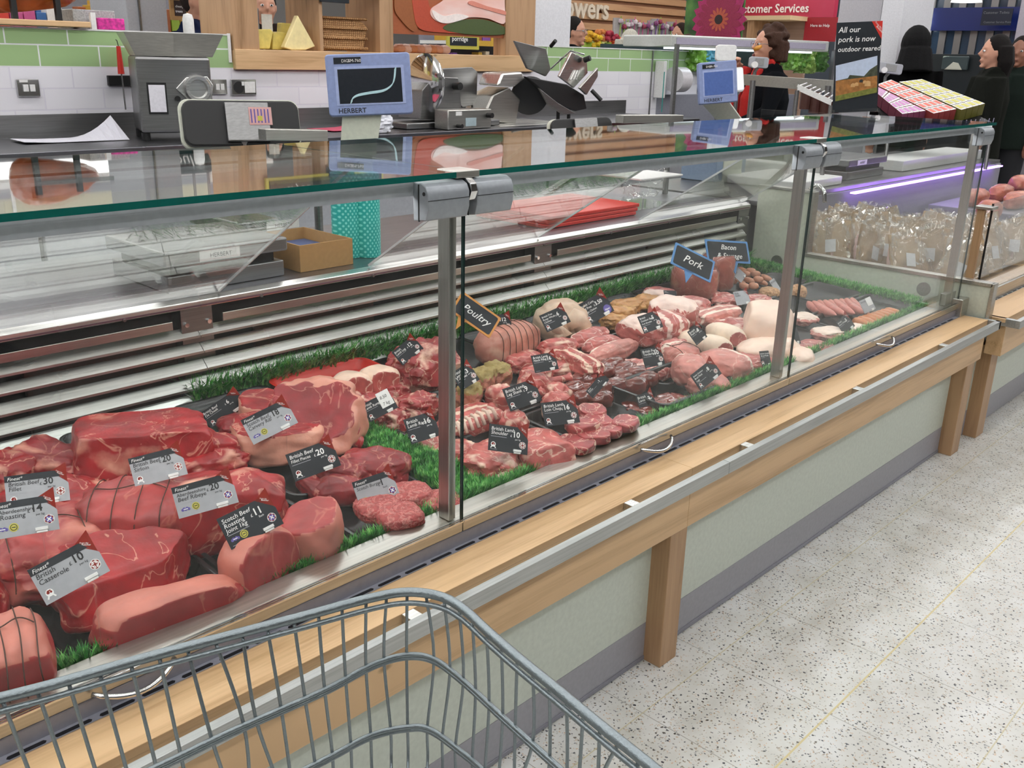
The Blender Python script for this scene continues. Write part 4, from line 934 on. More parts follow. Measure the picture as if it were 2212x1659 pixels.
def card(label, pl, pr, tl, y, title, price, unit='per kg', kind='black', emb='uk', extra=(), sticker=None, badge=None, nrm=NRM, small=False, grp=None, corner=True):
    a, ux, uy, w, h = frame3(pl, pr, tl, y, nrm=nrm)
    nz = ux.cross(uy); M = Matrix((ux, uy, nz)).transposed().to_4x4(); M.translation = a
    t = thing('price_card', label, 'price card', a, 0, grp)
    mats = [T['card'] if kind in ('grey', 'plaingrey') else T['slate'], T['ink'] if kind in ('grey', 'plaingrey') else T['inkw'], T['red'], T['inkw'], T['purple'], T['slate'], T['yellowg'], T['greyp'], T['white']]
    mb = MB(); th = .0012
    out = [(0, 0), (w, 0), (w, .56*h), (.80*w, h), (0, h)] if corner else [(0, 0), (w, 0), (w, h), (0, h)]
    mb.prism([M @ Vector((x, z, -th/2)) for x, z in out], nz*th, 0)
    if corner: mb.prism([M @ Vector(q) for q in ((.72*w, .99*h, -.0002), (.985*w, .60*h, -.0002), (.985*w, 1.22*h, -.0002))], nz*.0008, 2)
    z = th/2+.0003
    ty = .78
    if kind == 'grey':
        mb.add([M @ Vector(q) for q in ((0, .80*h, z), (.96*w*.98, .80*h, z), (.80*w, h, z), (0, h, z))][:4], [(0, 1, 2, 3)], 5)
        mb.v[-3] = M @ Vector((.885*w, .80*h, z)); put_text(mb, 'Finest*', .04*w, .84*h, z+.0003, .15*h, 3, M, .25); ty = .66
    for i, ln in enumerate(title): put_text(mb, ln, .05*w, (ty-.155*i)*h, z+.0003, (.185 if len(ln) < 13 else .15)*h*(.8 if small else 1), 1, M, .12, .004)
    if kind != 'plaingrey':
        yb = ty-.155*len(title)+.07
        mb.add([M @ Vector(q) for q in ((.05*w, yb*h, z), (.45*w, yb*h, z), (.45*w, (yb+.018)*h, z), (.05*w, (yb+.018)*h, z))], [(0, 1, 2, 3)], 7)
        mb.add([M @ Vector(q) for q in ((.05*w, .06*h, z), (.22*w, .06*h, z), (.22*w, .075*h, z), (.05*w, .075*h, z))], [(0, 1, 2, 3)], 7)
    if price:
        ps = .30 if len(price) < 4 else .24
        put_text(mb, '£', .60*w-.03*w*len(price), .60*h, z+.0003, .13*h, 1, M, 0, .006); put_text(mb, price, .655*w-.03*w*len(price), .60*h, z+.0003, ps*h, 1, M, 0, .02)
        put_text(mb, unit, .665*w, .49*h, z+.0003, .085*h, 1, M, 0, .004)
    if corner: put_text(mb, 'From the', .865*w, .93*h, .0009, .055*h, 3, M, .1, 0, 'c', R_(-30)); put_text(mb, 'Butcher', .88*w, .86*h, .0009, .07*h, 3, M, .1, .003, 'c', R_(-30))
    if emb: emblem(mb, M, .86*w, .33*h, .135*h, emb)
    if 'tractor' in extra: emblem(mb, M, .12*w, .22*h, .13*h, 'tractor')
    if 'scotch' in extra: emblem(mb, M, .14*w, .24*h, .11*h, 'purple'); emblem(mb, M, .31*w, .26*h, .12*h, 'yellow')
    if 'yellow' in extra: emblem(mb, M, .18*w, .28*h, .12*h, 'yellow')
    mb.build('card_face', mats, t)
    if badge:
        mb = MB(); c = Vector((.82*w, .22*h, .001)); n = 24
        mb.prism([M @ (c+Vector((.2*h*math.cos(6.2832*i/n), .2*h*math.sin(6.2832*i/n), 0))) for i in range(n)], nz*.0006, 0); put_text(mb, badge, .82*w, .18*h, .002, .13*h, 1, M, .1, .01, 'c')
        mb.build('round_badge', [T['purple'], T['inkw']], t)
    if sticker:
        mb = MB(); sx, sy, sw, sh, lines = sticker
        mb.prism([M @ Vector(q) for q in ((sx*w, sy*h, .0012), ((sx+sw)*w, sy*h, .0012), ((sx+sw)*w, (sy+sh)*h, .0012), (sx*w, (sy+sh)*h, .0012))], nz*.0005, 0)
        for i, ln in enumerate(lines): put_text(mb, ln, (sx+.06)*w, (sy+sh*(.55-.42*i))*h, .0022, .28*h*sh, 1, M, .2)
        mb.build('sticker', [T['white'], T['ink']], t)
    cl = MB(); cl.obox(M @ Vector((.73*w, .10*h, .002)), ux*.10*w, uy*.045*h, nz*.002); cl.obox(M @ Vector((.73*w, .02*h, .0)), ux*.085*w, uy*.03*h, nz*.003); cl.build('card_clip', T['white'], t, bevel=.0005)
    foot = M @ Vector((.73*w, 0, -.002)); dn = max(.02, min(.12, foot.z-zdeck(y)-.015))
    MB().tube([foot, foot-Vector((0, -.004, dn))], .0014, 6).build('card_spike', T['acryl'], t)
    return t
g = 'grey'
card('grey £30 British Beef Fillet card near the left edge', (15, 1099), (152, 1080), (9, 1030), 1.62, ['British Beef', 'Fillet'], '30', kind=g, extra=('tractor',))
card('grey £14 Aberdeenshire roasting card cut off by the left edge', (-12, 1167), (129, 1143), (-26, 1090), 1.50, ['  Aberdeenshire', '  Roasting'], '14', kind=g, emb='scot', extra=('scotch',))
card('grey £20 British Beef Sirloin card', (293, 1054), (406, 1024), (282, 990), 1.62, ['British Beef', 'Sirloin'], '20', kind=g, extra=('tractor',))
card('grey £20 Aberdeenshire Beef Ribeye card', (387, 1121), (516, 1085), (375, 1053), 1.44, ['Aberdeenshire', 'Beef Ribeye'], '20', kind=g, emb='scot', extra=('scotch',))
card('black £11 Scotch Beef Roasting Joint 1kg card', (500, 1188), (613, 1131), (469, 1121), 1.352, ['Scotch Beef', 'Roasting', 'Joint 1kg'], '11', 'Each', emb='scot', extra=('scotch',))
card('large grey £10 British Casserole card', (101, 1308), (238, 1233), (59, 1232), 1.34, ['British', 'Casserole'], '10', kind=g, extra=('tractor',))
card('grey £18 Scotch Beef Carvery Rib card', (548, 961), (644, 913), (524, 906), 1.73, ['Scotch Beef', 'Carvery Rib'], '18', kind=g, emb='scot', extra=('scotch',))
card('black £20 British Beef Fillet Pieces card', (638, 1041), (737, 1005), (618, 982), 1.54, ['British Beef', 'Fillet Pieces'], '20', extra=('tractor',))
card('grey £1 Scotch Burger card', (781, 1105), (866, 1075), (758, 1043), 1.42, ['Scotch Burger'], '1', 'Each', kind=g, emb='scot', extra=('yellow',))
card('black £6 British Beef Ox Cheek card at the back', (456, 926), (535, 872), (439, 888), 2.02, ['British Beef', 'Ox Cheek'], '6', emb=None, extra=('tractor',))
card('black British Lamb Rump card with a handwritten 8.50 sticker', (799, 912), (860, 880), (783, 873), 1.72, ['British', 'Lamb Rump'], None, emb=None, extra=('tractor',), sticker=(.55, .3, .42, .85, ['8.50', '7 kg']))
card('slate £16 British Lamb Rack card by the first post', (889, 960), (952, 940), (871, 907), 1.58, ['British', 'Lamb Rack'], '16', emb=None, extra=('tractor',))
card('steeply tilted black £12 British Lamb Leg card', (870, 790), (915, 753), (856, 753), 1.90, ['British', 'Lamb Leg'], '12', extra=('tractor',))
card('black £12 turkey card behind the Poultry sign', (1055, 718), (1107, 716), (1048, 680), 1.95, ['British', 'Turkey'], '12')
card('black £6 British Free Range Whole Chicken card', (1182, 718), (1233, 695), (1174, 678), 1.86, ['British Free', 'Range Whole', 'Chicken'], '6', 'Each', extra=('tractor',), small=True)
card('black £3.50 chicken card with a purple New badge', (1272, 703), (1327, 671), (1255, 655), 1.90, ['British Corn', 'Fed Free', 'Range Chicken'], '3.50', '', emb=None, extra=('tractor',), badge='New', small=True)
card('black £16 British Lamb Neck Fillet card', (1156, 806), (1207, 797), (1151, 768), 1.66, ['British Lamb', 'Neck Fillet'], '16')
card('black £9 British Lamb Leg Shank card', (1103, 889), (1171, 865), (1090, 839), 1.52, ['British Lamb', 'Leg Shank'], '9', extra=('tractor',))
card('slate £16 British Lamb Loin Chop card', (1178, 922), (1253, 912), (1167, 871), 1.40, ['British Lamb', 'Loin Chop'], '16', extra=('tractor',))
card('black £10 British Lamb Shoulder card tilted the other way', (1054, 972), (1139, 983), (1067, 916), 1.36, ['British Lamb', 'Shoulder'], '10', extra=('tractor',))
card('black £3 card in front of the herb crusted lamb', (997, 844), (1036, 820), (984, 800), 1.70, ['British', 'Lamb', 'T-Bones'], '3')
SIDE = Vector((-.93, -.25, .28)).normalized()
card('narrow black £3 card seen almost edge on among the kidneys', (1281, 861), (1316, 820), (1283, 825), 1.46, ['British', 'Kidneys'], '3', emb=None)
card('black £5 Outdoor Bred Pork Shoulder card', (1392, 721), (1433, 706), (1389, 680), 1.62, ['British', 'Outdoor Bred', 'Pork Shoulder'], '5', extra=('tractor',), small=True)
card('black £10 British Pork Tenderloin card', (1394, 795), (1437, 787), (1390, 754), 1.46, ['British Pork', 'Tenderloin'], '10')
card('tilted black card in front of the white pork rolls', (1505, 746), (1528, 727), (1498, 706), 1.52, ['British', 'Pork Loin'], '8', emb=None)
card('black £8 British Outdoor Bred Pork Legs card', (1513, 844), (1559, 807), (1500, 804), 1.355, ['British Outdoor', 'Bred Pork', 'Legs'], '8', extra=('tractor',), small=True)
card('black £3 British Lamb Liver card in the deep tray', (1387, 897), (1422, 886), (1386, 851), 1.40, ['British', 'Lamb Liver'], '3', emb=None, extra=('tractor',))
card('slate Outdoor Reared Legs card left of the second post', (1647, 791), (1667, 789), (1641, 759), 1.37, ['British Outdoor', 'Bred Pork'], None, emb=None, extra=('tractor',), small=True, corner=False)
card('small grey card before the pork steaks', (1592, 660), (1622, 655), (1590, 630), 1.78, ['Pork', 'Steaks'], None, kind='plaingrey', emb=None)
card('small grey card on the crumbed fillets', (1680, 637), (1690, 630), (1671, 601), 1.82, ['British'], None, kind='plaingrey', emb=None, corner=False)
card('small grey card on the chipolatas', (1601, 611), (1612, 594), (1595, 575), 1.98, ['British'], None, kind='plaingrey', emb=None, corner=False)
card('small grey card with a white sticker on the orange sausages', (1868, 678), (1892, 667), (1866, 646), 1.43, ['Sausages'], None, kind='plaingrey', emb=None, sticker=(.5, .4, .45, .6, ['', '']), corner=False)
card('small black card between the pork chops', (1824, 724), (1847, 704), (1809, 693), 1.37, ['British', 'Pork Chops'], '5', emb=None, small=True)
card('dark card leaning right of the second post', (1708, 745), (1730, 742), (1706, 703), 1.40, ['British'], None, emb=None, corner=False)
card('small black bacon card behind the pork shoulders', (1435, 640), (1462, 641), (1434, 627), 1.92, ['British', 'Back Bacon'], None, emb=None, corner=False, small=True)
# section signs: dark plaques with coloured borders
def sign(label, pl, pr, tl, y, lines, border, size, stem=None):
    a, ux, uy, w, h = frame3(pl, pr, tl, y); nz = ux.cross(uy); M = Matrix((ux, uy, nz)).transposed().to_4x4(); M.translation = a
    t = thing('section_sign', label, 'sign', a)
    out = rrect(w, h, .003, 3, w/2, h/2); MB().prism([M @ Vector((x, y_, -.0015)) for x, y_ in out], nz*.003).build('border', border, t)
    b = .085*h; inn = rrect(w-2*b, h-2*b, .006, 5, w/2, h/2)
    MB().prism([M @ Vector((x, y_, .0016)) for x, y_ in inn], nz*.0006).build('face', T['slate'], t)
    mb = MB()
    for s, x, y_, k in lines: put_text(mb, s, x*w, y_*h, .0027, size*k*h, 0, M, .35, .006, 'c')
    mb.build('lettering', T['inkw'], t)
    if stem:
        q = [M @ Vector((stem*w-.12*w, .01, -.001)), M @ Vector((stem*w+.12*w, .01, -.001)), M @ Vector((stem*w, -.5*h, -.001))]
        MB().prism(q, nz*.0025).build('pointer', border, t)
        f = M @ Vector((stem*w, -.45*h, 0)); MB().tube([f, Vector((f.x, f.y+.01, zdeck(y)+.03))], .002, 6).build('stem', T['acryl'], t)
sign('orange bordered Poultry sign half hidden by the first post', (972, 672), (1057, 731), (983, 618), 1.86, [('Poultry', .52, .36, 1)], T['orange'], .42, .3)
sign('blue bordered Pork sign', (1448, 569), (1534, 611), (1461, 524), 1.90, [('Pork', .5, .36, 1)], T['blue'], .46, .45)
sign('blue bordered Bacon and Sausage sign at the back right', (1529, 565), (1621, 570), (1528, 517), 2.0, [('Bacon', .52, .58, 1), ('& Sausage', .52, .2, 1)], T['blue'], .32, .6)
# ---------------------------------------------------------------- shopping trolley: rim, hoops, upright wires
WIRE = plain('galvanised wire', '8c969a', .35, .8, bump=.25, bscale=400)
tr = thing('shopping_trolley', 'wire shopping trolley basket in the near foreground', 'trolley', (.5, .55, 0))
def spline(ctrl, n=10):
    k = len(ctrl); out = []
    for i in range(k-1):
        p0, p1, p2, p3 = Vector(ctrl[max(i-1, 0)]), Vector(ctrl[i]), Vector(ctrl[i+1]), Vector(ctrl[min(i+2, k-1)])
        for j in range(n):
            u = j/n; out.append(.5*((2*p1)+(-p0+p2)*u+(2*p0-5*p1+4*p2-p3)*u*u+(-p0+3*p1-3*p2+p3)*u**3))
    out.append(Vector(ctrl[-1])); return out
ZT = 1.03                    # rim height
def tp(px, py, z): return P(px, py, 'z', z)
def hoop(pxs, z): return spline([tp(x, y, z) for x, y in pxs], 8)
rim_px = [(-160, 1550), (0, 1508), (120, 1477), (300, 1425), (500, 1372), (660, 1330), (800, 1292), (880, 1279), (950, 1288), (1000, 1315), (1060, 1370), (1130, 1430), (1200, 1487), (1300, 1570), (1400, 1650), (1500, 1732)]
mid_px = [(150, 1735), (330, 1659), (500, 1578), (700, 1490), (800, 1437), (870, 1415), (930, 1420), (990, 1460), (1100, 1560), (1200, 1650), (1290, 1730)]
low_px = [(500, 1740), (700, 1640), (800, 1588), (880, 1570), (930, 1575), (1000, 1625), (1040, 1659), (1110, 1725)]
RIM, MID, LOW = hoop(rim_px, .95), hoop(mid_px, .86), hoop(low_px, .772)
MB().tube(RIM, .0052, 12).build('top_rim', WIRE, tr, smooth=True)
MB().tube([v-Vector((.003, .003, .011)) for v in RIM], .0030, 8).build('under_rim', WIRE, tr, smooth=True)
for nm, H_ in (('middle_hoop', MID), ('lower_hoop', LOW)):
    MB().tube(H_, .0028, 8).build(nm, WIRE, tr, smooth=True); MB().tube([v-Vector((-.001, -.001, .0058)) for v in H_], .0026, 8).build(nm, WIRE, tr, smooth=True)
wt = [(-190, 455), (-95, 428), (5, 400), (115, 365), (215, 340), (315, 310), (415, 285), (505, 260), (595, 232), (685, 210), (770, 185), (850, 165), (935, 143), (1013, 122), (1088, 100), (1165, 82), (1230, 68), (1296, 58), (1357, 60), (1415, 78), (1463, 105), (1505, 145), (1550, 175), (1597, 210), (1648, 250), (1697, 290), (1750, 335), (1805, 380), (1860, 425), (1912, 475), (1975, 525), (2035, 575), (2095, 630)]
lowx = [(-10, 750), (70, 700), (190, 600), (0, 0)]
def nearest(path, p):
    b = min(path, key=lambda q: (q.xy-p.xy).length); return b
cen = Vector((.35, .45, .70))
for i, (cx_, cy_) in enumerate(wt):
    T_ = tp(cx_/1.4747, 1250+cy_/1.4747, .945); k = .8
    side = i < 17
    sh = Vector((.012, -.004, 0))*max(0, (15-i)/15) if side else Vector((0, 0, 0))
    M_ = nearest(MID, T_+sh); L_ = nearest(LOW, T_+sh*2)
    M_ = Vector((T_.x+sh.x, T_.y+sh.y, .86)) if (M_.xy-T_.xy).length > .035 else M_.copy()
    L_ = Vector((T_.x+2*sh.x, T_.y+2*sh.y, .77)) if (L_.xy-T_.xy).length > .05 else L_.copy()
    o = Vector((.002, .002, 0)); Bv = L_.lerp(Vector((cen.x, cen.y, L_.z)), .12); Bv.z = .705; C2 = L_.lerp(Vector((cen.x, cen.y, L_.z)), .45); C2.z = .698
    pts = spline([T_+o, M_+o, L_+o, L_+o-Vector((0, 0, .045)), Bv, C2], 5)
    MB().tube(pts, .0019, 6).build('upright_wire', WIRE, tr, smooth=True)
# ---------------------------------------------------------------- things on the service shelf and the work bench
def plane3(pl, pr, tl, y, nrm):
    a, ux, uy, w, h = frame3(pl, pr, tl, y, nrm=Vector(nrm).normalized()); nz = ux.cross(uy)
    M = Matrix((ux, uy, nz)).transposed().to_4x4(); M.translation = a; return M, w, h
def lbox(mb, M, x0, x1, y0, y1, z0, z1, m=0):
    b = len(mb.v); mb.box(x0, x1, y0, y1, z0, z1, m)
    for i in range(b, len(mb.v)): mb.v[i] = M @ mb.v[i]
    return mb
def lrr(mb, M, x0, x1, y0, y1, z0, z1, r, m=0):
    pts = rrect(x1-x0, y1-y0, r, 5, (x0+x1)/2, (y0+y1)/2); nz = (M.to_3x3() @ Vector((0, 0, 1)))
    return mb.prism([M @ Vector((x, y, z0)) for x, y in pts], nz*(z1-z0), m)
def lbl(lab, M, w, h, name, mats, items, parent):
    mb = MB()
    for s, x, y, k, m in items: put_text(mb, s, x*w, y*h, .0, k*h, m, M, 0, .006)
    return mb.build(name, mats, parent)
# weighing scale displays
def scale_display(lab, pl, pr, tl, y, nrm, screen, foot, big):
    M, w, h = plane3(pl, pr, tl, y, nrm); t = thing('scale_display', lab, 'scale', (foot[0], foot[1], .886))
    mb = MB(); lrr(mb, M, 0, w, 0, h, -.045, 0, .012*w/.3); lrr(mb, M, .03*w, .97*w, .02*h, .97*h, -.075, -.045, .012)
    body = mb.build('housing', T['lilac'], t, bevel=.004, smooth=40)
    mb = MB(); lrr(mb, M, .10*w, .92*w, .17*h, .80*h, 0, .0015, .003); mb.build('bezel', plain('pale lilac bezel', 'a4b3dc', .4), t)
    mb = MB(); lbox(mb, M, .135*w, .885*w, .20*h, .755*h, .0016, .0026); s = mb.build('screen', screen, t)
    if big:   # strip lamp's reflection, modelled as pale streaks on the dark screen
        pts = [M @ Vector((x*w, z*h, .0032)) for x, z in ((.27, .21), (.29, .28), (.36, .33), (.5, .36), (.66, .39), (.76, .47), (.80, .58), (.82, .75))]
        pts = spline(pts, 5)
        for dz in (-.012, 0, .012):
            MB().tube([p+(M.to_3x3() @ Vector((dz*w*.6, dz*h*1.3, 0))) for p in pts], .0018, 5).build('reflection_streak', plain('pale cyan streak', 'bfe3ea', .3), s)
    mb = MB(); lbox(mb, M, .10*w, .42*w, .845*h, .945*h, 0, .002, 0); put_text(mb, 'DIGI', .19*w, .865*h, .0026, .07*h, 1, M); put_text(mb, 'SM-760', .27*w, .865*h, .0026, .07*h, 1, M)
    mb.build('model_plate', [T['screen'], T['inkw']], t)
    mb = MB(); put_text(mb, 'HERBERT', .11*w, .045*h, .0008, .115*h, 0, M, 0, .012); mb.build('maker_lettering', T['ink'], t)
    c = M @ Vector((.35*w, 0, -.04)); f = Vector((foot[0], foot[1], .886)); r = (M.to_3x3() @ Vector((1, 0, 0)))
    mb = MB(); d = (c-f); u = Vector((0, 0, 1)); sd = r*.055
    mid = Vector((f.x, f.y, c.z-.13))
    mb.prism([c-sd+Vector((0, 0, .02)), c+sd*1.4+Vector((0, 0, .02)), mid+sd*1.1, mid-sd*1.1], (-d.normalized().cross(r)).normalized()*.02)
    mb.prism([mid-sd*.9, mid+sd*.9, Vector((mid.x, mid.y, .886))+sd*.9, Vector((mid.x, mid.y, .886))-sd*.9], Vector((0, .03, 0)))
    mb.build('post', T['cream'], t, bevel=.002); return t, M, w, h
td, Md, wd, hd = scale_display('large lilac scale display with HERBERT lettering above the counter', (712, 252), (893, 245), (697, 118), 2.60, (-.62, -.78, .12), T['screen'], (2.02, 2.66), True)
scale_display('smaller lilac scale display with a blue screen, farther along', (1512, 226), (1594, 219), (1497, 137), 2.60, (-.70, -.70, .12), T['screenb'], (4.55, 2.72), False)
# monitors seen from behind
def monitor(lab, pl, pr, tl, y, nrm, foot, full=True):
    M, w, h = plane3(pl, pr, tl, y, nrm); t = thing('till_monitor', lab, 'monitor', (foot[0], foot[1], .886))
    mb = MB(); lrr(mb, M, 0, w, 0, h, -.03, -.012, .03); mb.build('rim', T['cream'], t, bevel=.002)
    mb = MB(); lrr(mb, M, .02*w, .985*w, .02*h, .95*h, -.012, .012, .03); mb.build('back_shell', T['black'], t, bevel=.006)
    mb = MB(); lbox(mb, M, .36*w, .72*w, .10*h, .88*h, .012, .03); mb.build('bracket_plate', T['steel_d'], t, bevel=.003)
    if full:
        mb = MB(); lbox(mb, M, .55*w, .74*w, .42*h, .78*h, .03, .032, 0)
        for i in range(6): lbox(mb, M, (.565+.028*i)*w, (.575+.028*i)*w, .46*h, .74*h, .032, .0326, 2)
        lbox(mb, M, .62*w, .66*w, .50*h, .6*h, .0326, .033, 1); mb.build('service_label', [plain('pink label', 'd9a9a4', .6), T['yellowg'], T['purple']], t)
    c = M @ Vector((.5*w, .15*h, .0)); MB().tube([c, Vector((c.x, c.y+.03, 1.0)), Vector((foot[0], foot[1], .886))], .018, 10).build('stem', T['steel_d'], t)
    return M, w, h, t
Mm, wm, hm, tm = monitor('black backed till monitor facing the staff, left of the scale display', (395, 320), (655, 318), (432, 212), 2.75, (-.35, -.92, .30), (1.45, 2.85))
monitor('second black till monitor half behind the counter top', (1190, 300), (1325, 292), (1208, 256), 2.75, (-.4, -.9, .3), (3.1, 2.85), False)
def arm(lab, px0, px1, y):
    a, b = P(*px0, 'y', y), P(*px1, 'y', y); t = thing('swivel_arm', lab, 'bracket', (b.x, b.y+.05, .886))
    d = (b-a)/2; MB().obox((a+b)/2, d, (0, .022, 0), (0, 0, .017)).build('arm_box', T['steel'], t, bevel=.002)
    c = b+Vector((0, .05, -.02)); MB().tube([c, (c.x, c.y, .886)], .014, 12).build('stem', T['steel_d'], t)
arm('steel swivel arm between the monitor and the large scale display', (566, 290), (700, 292), 2.62)
arm('steel swivel arm beside the smaller scale display', (1338, 257), (1468, 256), 2.62)
# counter scales
def counter_scale(lab, x0, x1, y0, y1, z, grp='stainless counter scales'):
    t = thing('counter_scale', lab, 'scale', ((x0+x1)/2, (y0+y1)/2, z), 0, grp)
    MB().box(x0+.01, x1-.01, y0+.01, y1-.01, z, z+.045).build('base', T['steel_d'], t, bevel=.003)
    mb = MB()
    for x in (x0+.05, x1-.05):
        for y in (y0+.05, y1-.05): mb.cyl((x, y, z+.045), (x, y, z+.078), .018, 12)
    mb.build('load_feet', plain('blue rubber', '27306a', .5), t)
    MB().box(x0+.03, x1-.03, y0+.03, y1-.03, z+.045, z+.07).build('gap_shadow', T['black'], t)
    MB().box(x0, x1, y0, y1, z+.073, z+.112).build('weigh_plate', T['steel_d'], t, bevel=.006)
    mb = MB(); M = Matrix(((1, 0, 0, x0+.10), (0, 0, -1, y0-.001), (0, 1, 0, z+.077), (0, 0, 0, 1)))
    lbox(mb, M, 0, .12, 0, .028, 0, .001, 0); put_text(mb, 'HERBERT', .03, .008, .0016, .016, 1, M); mb.build('maker_label', [T['white'], T['ink']], t); return t
counter_scale('stainless counter scale at the left, its corner toward the front glass', 1.125, 1.50, 2.315, 2.66, .886)
counter_scale('stainless counter scale beside the cardboard tray', 1.51, 1.66, 2.60, 2.90, .886)
# cardboard tray with blue contents
t = thing('cardboard_tray', 'open cardboard tray with blue sheets beside the scale', 'box', (1.72, 2.5, .886))
def box_walls(mb, x0, x1, y0, y1, z0, z1, th, m=0):
    mb.box(x0, x1, y0, y0+th, z0, z1, m); mb.box(x0, x1, y1-th, y1, z0, z1, m); mb.box(x0, x0+th, y0+th, y1-th, z0, z1, m); mb.box(x1-th, x1, y0+th, y1-th, z0, z1, m); mb.box(x0+th, x1-th, y0+th, y1-th, z0, z0+th, m)
CARDB = plain('cardboard', 'b9905c', .7, bump=.1)
mb = MB(); box_walls(mb, 1.545, 1.735, 2.325, 2.58, .886, .965, .004); mb.build('tray_walls', CARDB, t)
MB().box(1.552, 1.728, 2.335, 2.57, .892, .93).build('blue_sheets', plain('blue sheets', '4a5b86', .5), t)
# turquoise netted rolls
def net_mat():
    m, n, b, out = newmat('turquoise net'); mp = mapping(n, scale=(90, 90, 60), rot=(0, R_(45), 0)); ch = N(n, 'ShaderNodeTexWave'); ch.inputs['Scale'].default_value = .4
    mp2 = mapping(n, scale=(90, 90, 60), rot=(0, R_(-45), 0)); c2 = N(n, 'ShaderNodeTexWave'); c2.inputs['Scale'].default_value = .4; n.links.new(mp.outputs[0], ch.inputs[0]); n.links.new(mp2.outputs[0], c2.inputs[0])
    mx = N(n, 'ShaderNodeMath', operation='MULTIPLY'); n.links.new(ch.outputs[1], mx.inputs[0]); n.links.new(c2.outputs[1], mx.inputs[1])
    r = ramp(n, [(.25, hx('2fb8ae')), (.6, hx('8ff0e4'))]); n.links.new(mx.outputs[0], r.inputs[0]); n.links.new(r.outputs[0], b.inputs['Base Color']); b.inputs['Roughness'].default_value = .4; return m
NET = net_mat()
for lab, px, r in (('thick turquoise netted roll standing on the service shelf', 752, .048), ('thinner turquoise netted roll standing right of the thick one', 797, .038)):
    c = P(px, 552, 'z', .886); c.y = max(c.y, 2.34)
    mb = MB(); mb.lathe([(r, 0), (r*1.01, .1), (r, .26), (r*.9, .262), (r*.35, .262)], (c.x, c.y, .886), 28); tag(mb.build('netted_roll', NET, smooth=40), lab, 'roll')
# red chopping boards, plastic tub, film bundle
mb = None
for i, lab in enumerate(('lowest red chopping board on the service shelf', 'middle red chopping board on the service shelf', 'topmost red chopping board on the service shelf')):
    tag(MB().box(2.66+.01*i, 3.22+.01*i, 2.36, 2.74, .8865+.0155*i, .901+.0155*i).build('chopping_board', T['redp'], bevel=.003), lab, 'chopping board', 'red chopping boards')
t = thing('plastic_tub', 'clear plastic tub behind the red chopping boards', 'tub', (3.5, 2.5, .886)); mb = MB(); box_walls(mb, 3.32, 3.62, 2.42, 2.72, .887, 1.02, .003); mb.build('walls', T['acryl'], t); MB().box(3.315, 3.625, 2.415, 2.725, 1.012, 1.02).build('lid', T['white'], t, bevel=.002)
def crumple(L_, W_, H_, seed, name, mat, loc, lab, cat, grp=None, rz=0, amp=.18, tilt=0, parent=None, e=3):
    b = blob(L_, W_, H_, e=e, amp=amp, seed=seed, freq=3.5, res=14, flat=.9); o = b.build(name, mat, parent, local=True, smooth=28); o.location = loc; o.rotation_euler = (tilt, 0, rz)
    return tag(o, lab, cat, grp) if lab else o
crumple(.22, .16, .16, 3, 'film_bundle', T['acryl'], (3.72, 2.70, .8865), 'bundle of clear film bags at the right end of the service shelf', 'bags')
# ---- on the bench
t = thing('meat_mincer', 'grey steel mincer with a wide hopper tray on the bench', 'mincer', (2.3, 4.45, 1.086), R_(-20))
gx, gz = P(374, 220, 'y', 4.45).x, 1.086
t.location = (gx, 4.45, 1.086)
def bl(*bx, m='steel_d', n='part', **k):
    mb = MB(); [mb.box(*q) for q in bx]; return mb.build(n, T[m], t, local=True, **k)
bl((-.17, .16, -.16, .16, .035, .375), n='body', bevel=.014); bl((-.10, .10, -.12, .12, .37, .43), n='neck', bevel=.004)
mb = MB(); pa = [(-.185, -.16), (.0, -.185), (.20, -.16), (.20, .16), (-.185, .16)]; lo = [(x*.88, y*.88, .375) for x, y in pa]; hi = [(x*1.12, y*1.15, .475) for x, y in pa]; hi2 = [(x*1.08, y*1.1, .475) for x, y in pa]; l2 = [(x*.86, y*.86, .39) for x, y in pa]
n5 = 5; mb.v = [Vector(q) for q in lo+hi+hi2+l2]; mb.f = [[4, 3, 2, 1, 0]]+[[a*n5+i, a*n5+(i+1) % n5, (a+1)*n5+(i+1) % n5, (a+1)*n5+i] for a in range(3) for i in range(n5)]+[[15, 16, 17, 18, 19]]; mb.m = [0]*len(mb.f)
mb.build('hopper_tray', T['steel'], t, local=True)
MB().lathe([(.026, .44), (.026, .54), (.02, .562), (0, .568)], (.10, 0, 0), 18).build('pusher', T['white'], t, local=True, smooth=40)
for x in (-.15, .12):
    for y in (-.12, .12): MB().cyl((x, y, 0), (x, y, .036), .02, 12).build('foot', T['black'], t, local=True)
MB().lathe([(.055, 0), (.062, -.03), (.055, -.05), (.042, -.05), (.038, -.02), (0, -.02)], (.09, -.165, .235), 28, 0, 'y').build('feed_ring', T['steel_l'], t, local=True, smooth=40)
mb = MB(); mb.prism([(-.005, -.162, .235), (.045, -.162, .285), (.14, -.162, .29), (.165, -.162, .25), (.15, -.162, .18), (.07, -.162, .16)], (0, -.012, 0)); mb.build('guard_plate', T['steel_l'], t, local=True, bevel=.003)
mb = MB(); mb.box(-.13, -.045, -.1635, -.1605, .12, .26, 0); mb.box(-.123, -.052, -.1645, -.1635, .13, .25, 1); mb.build('instruction_plate', [T['black'], T['paper']], t, local=True)
MB().cyl((.0, -.17, .19), (.0, -.18, .19), .012, 14).build('button', T['black'], t, local=True); mb = MB().cyl((.085, -.17, .08), (.085, -.176, .08), .024, 18); mb.build('round_badge', T['redp'], t, local=True)
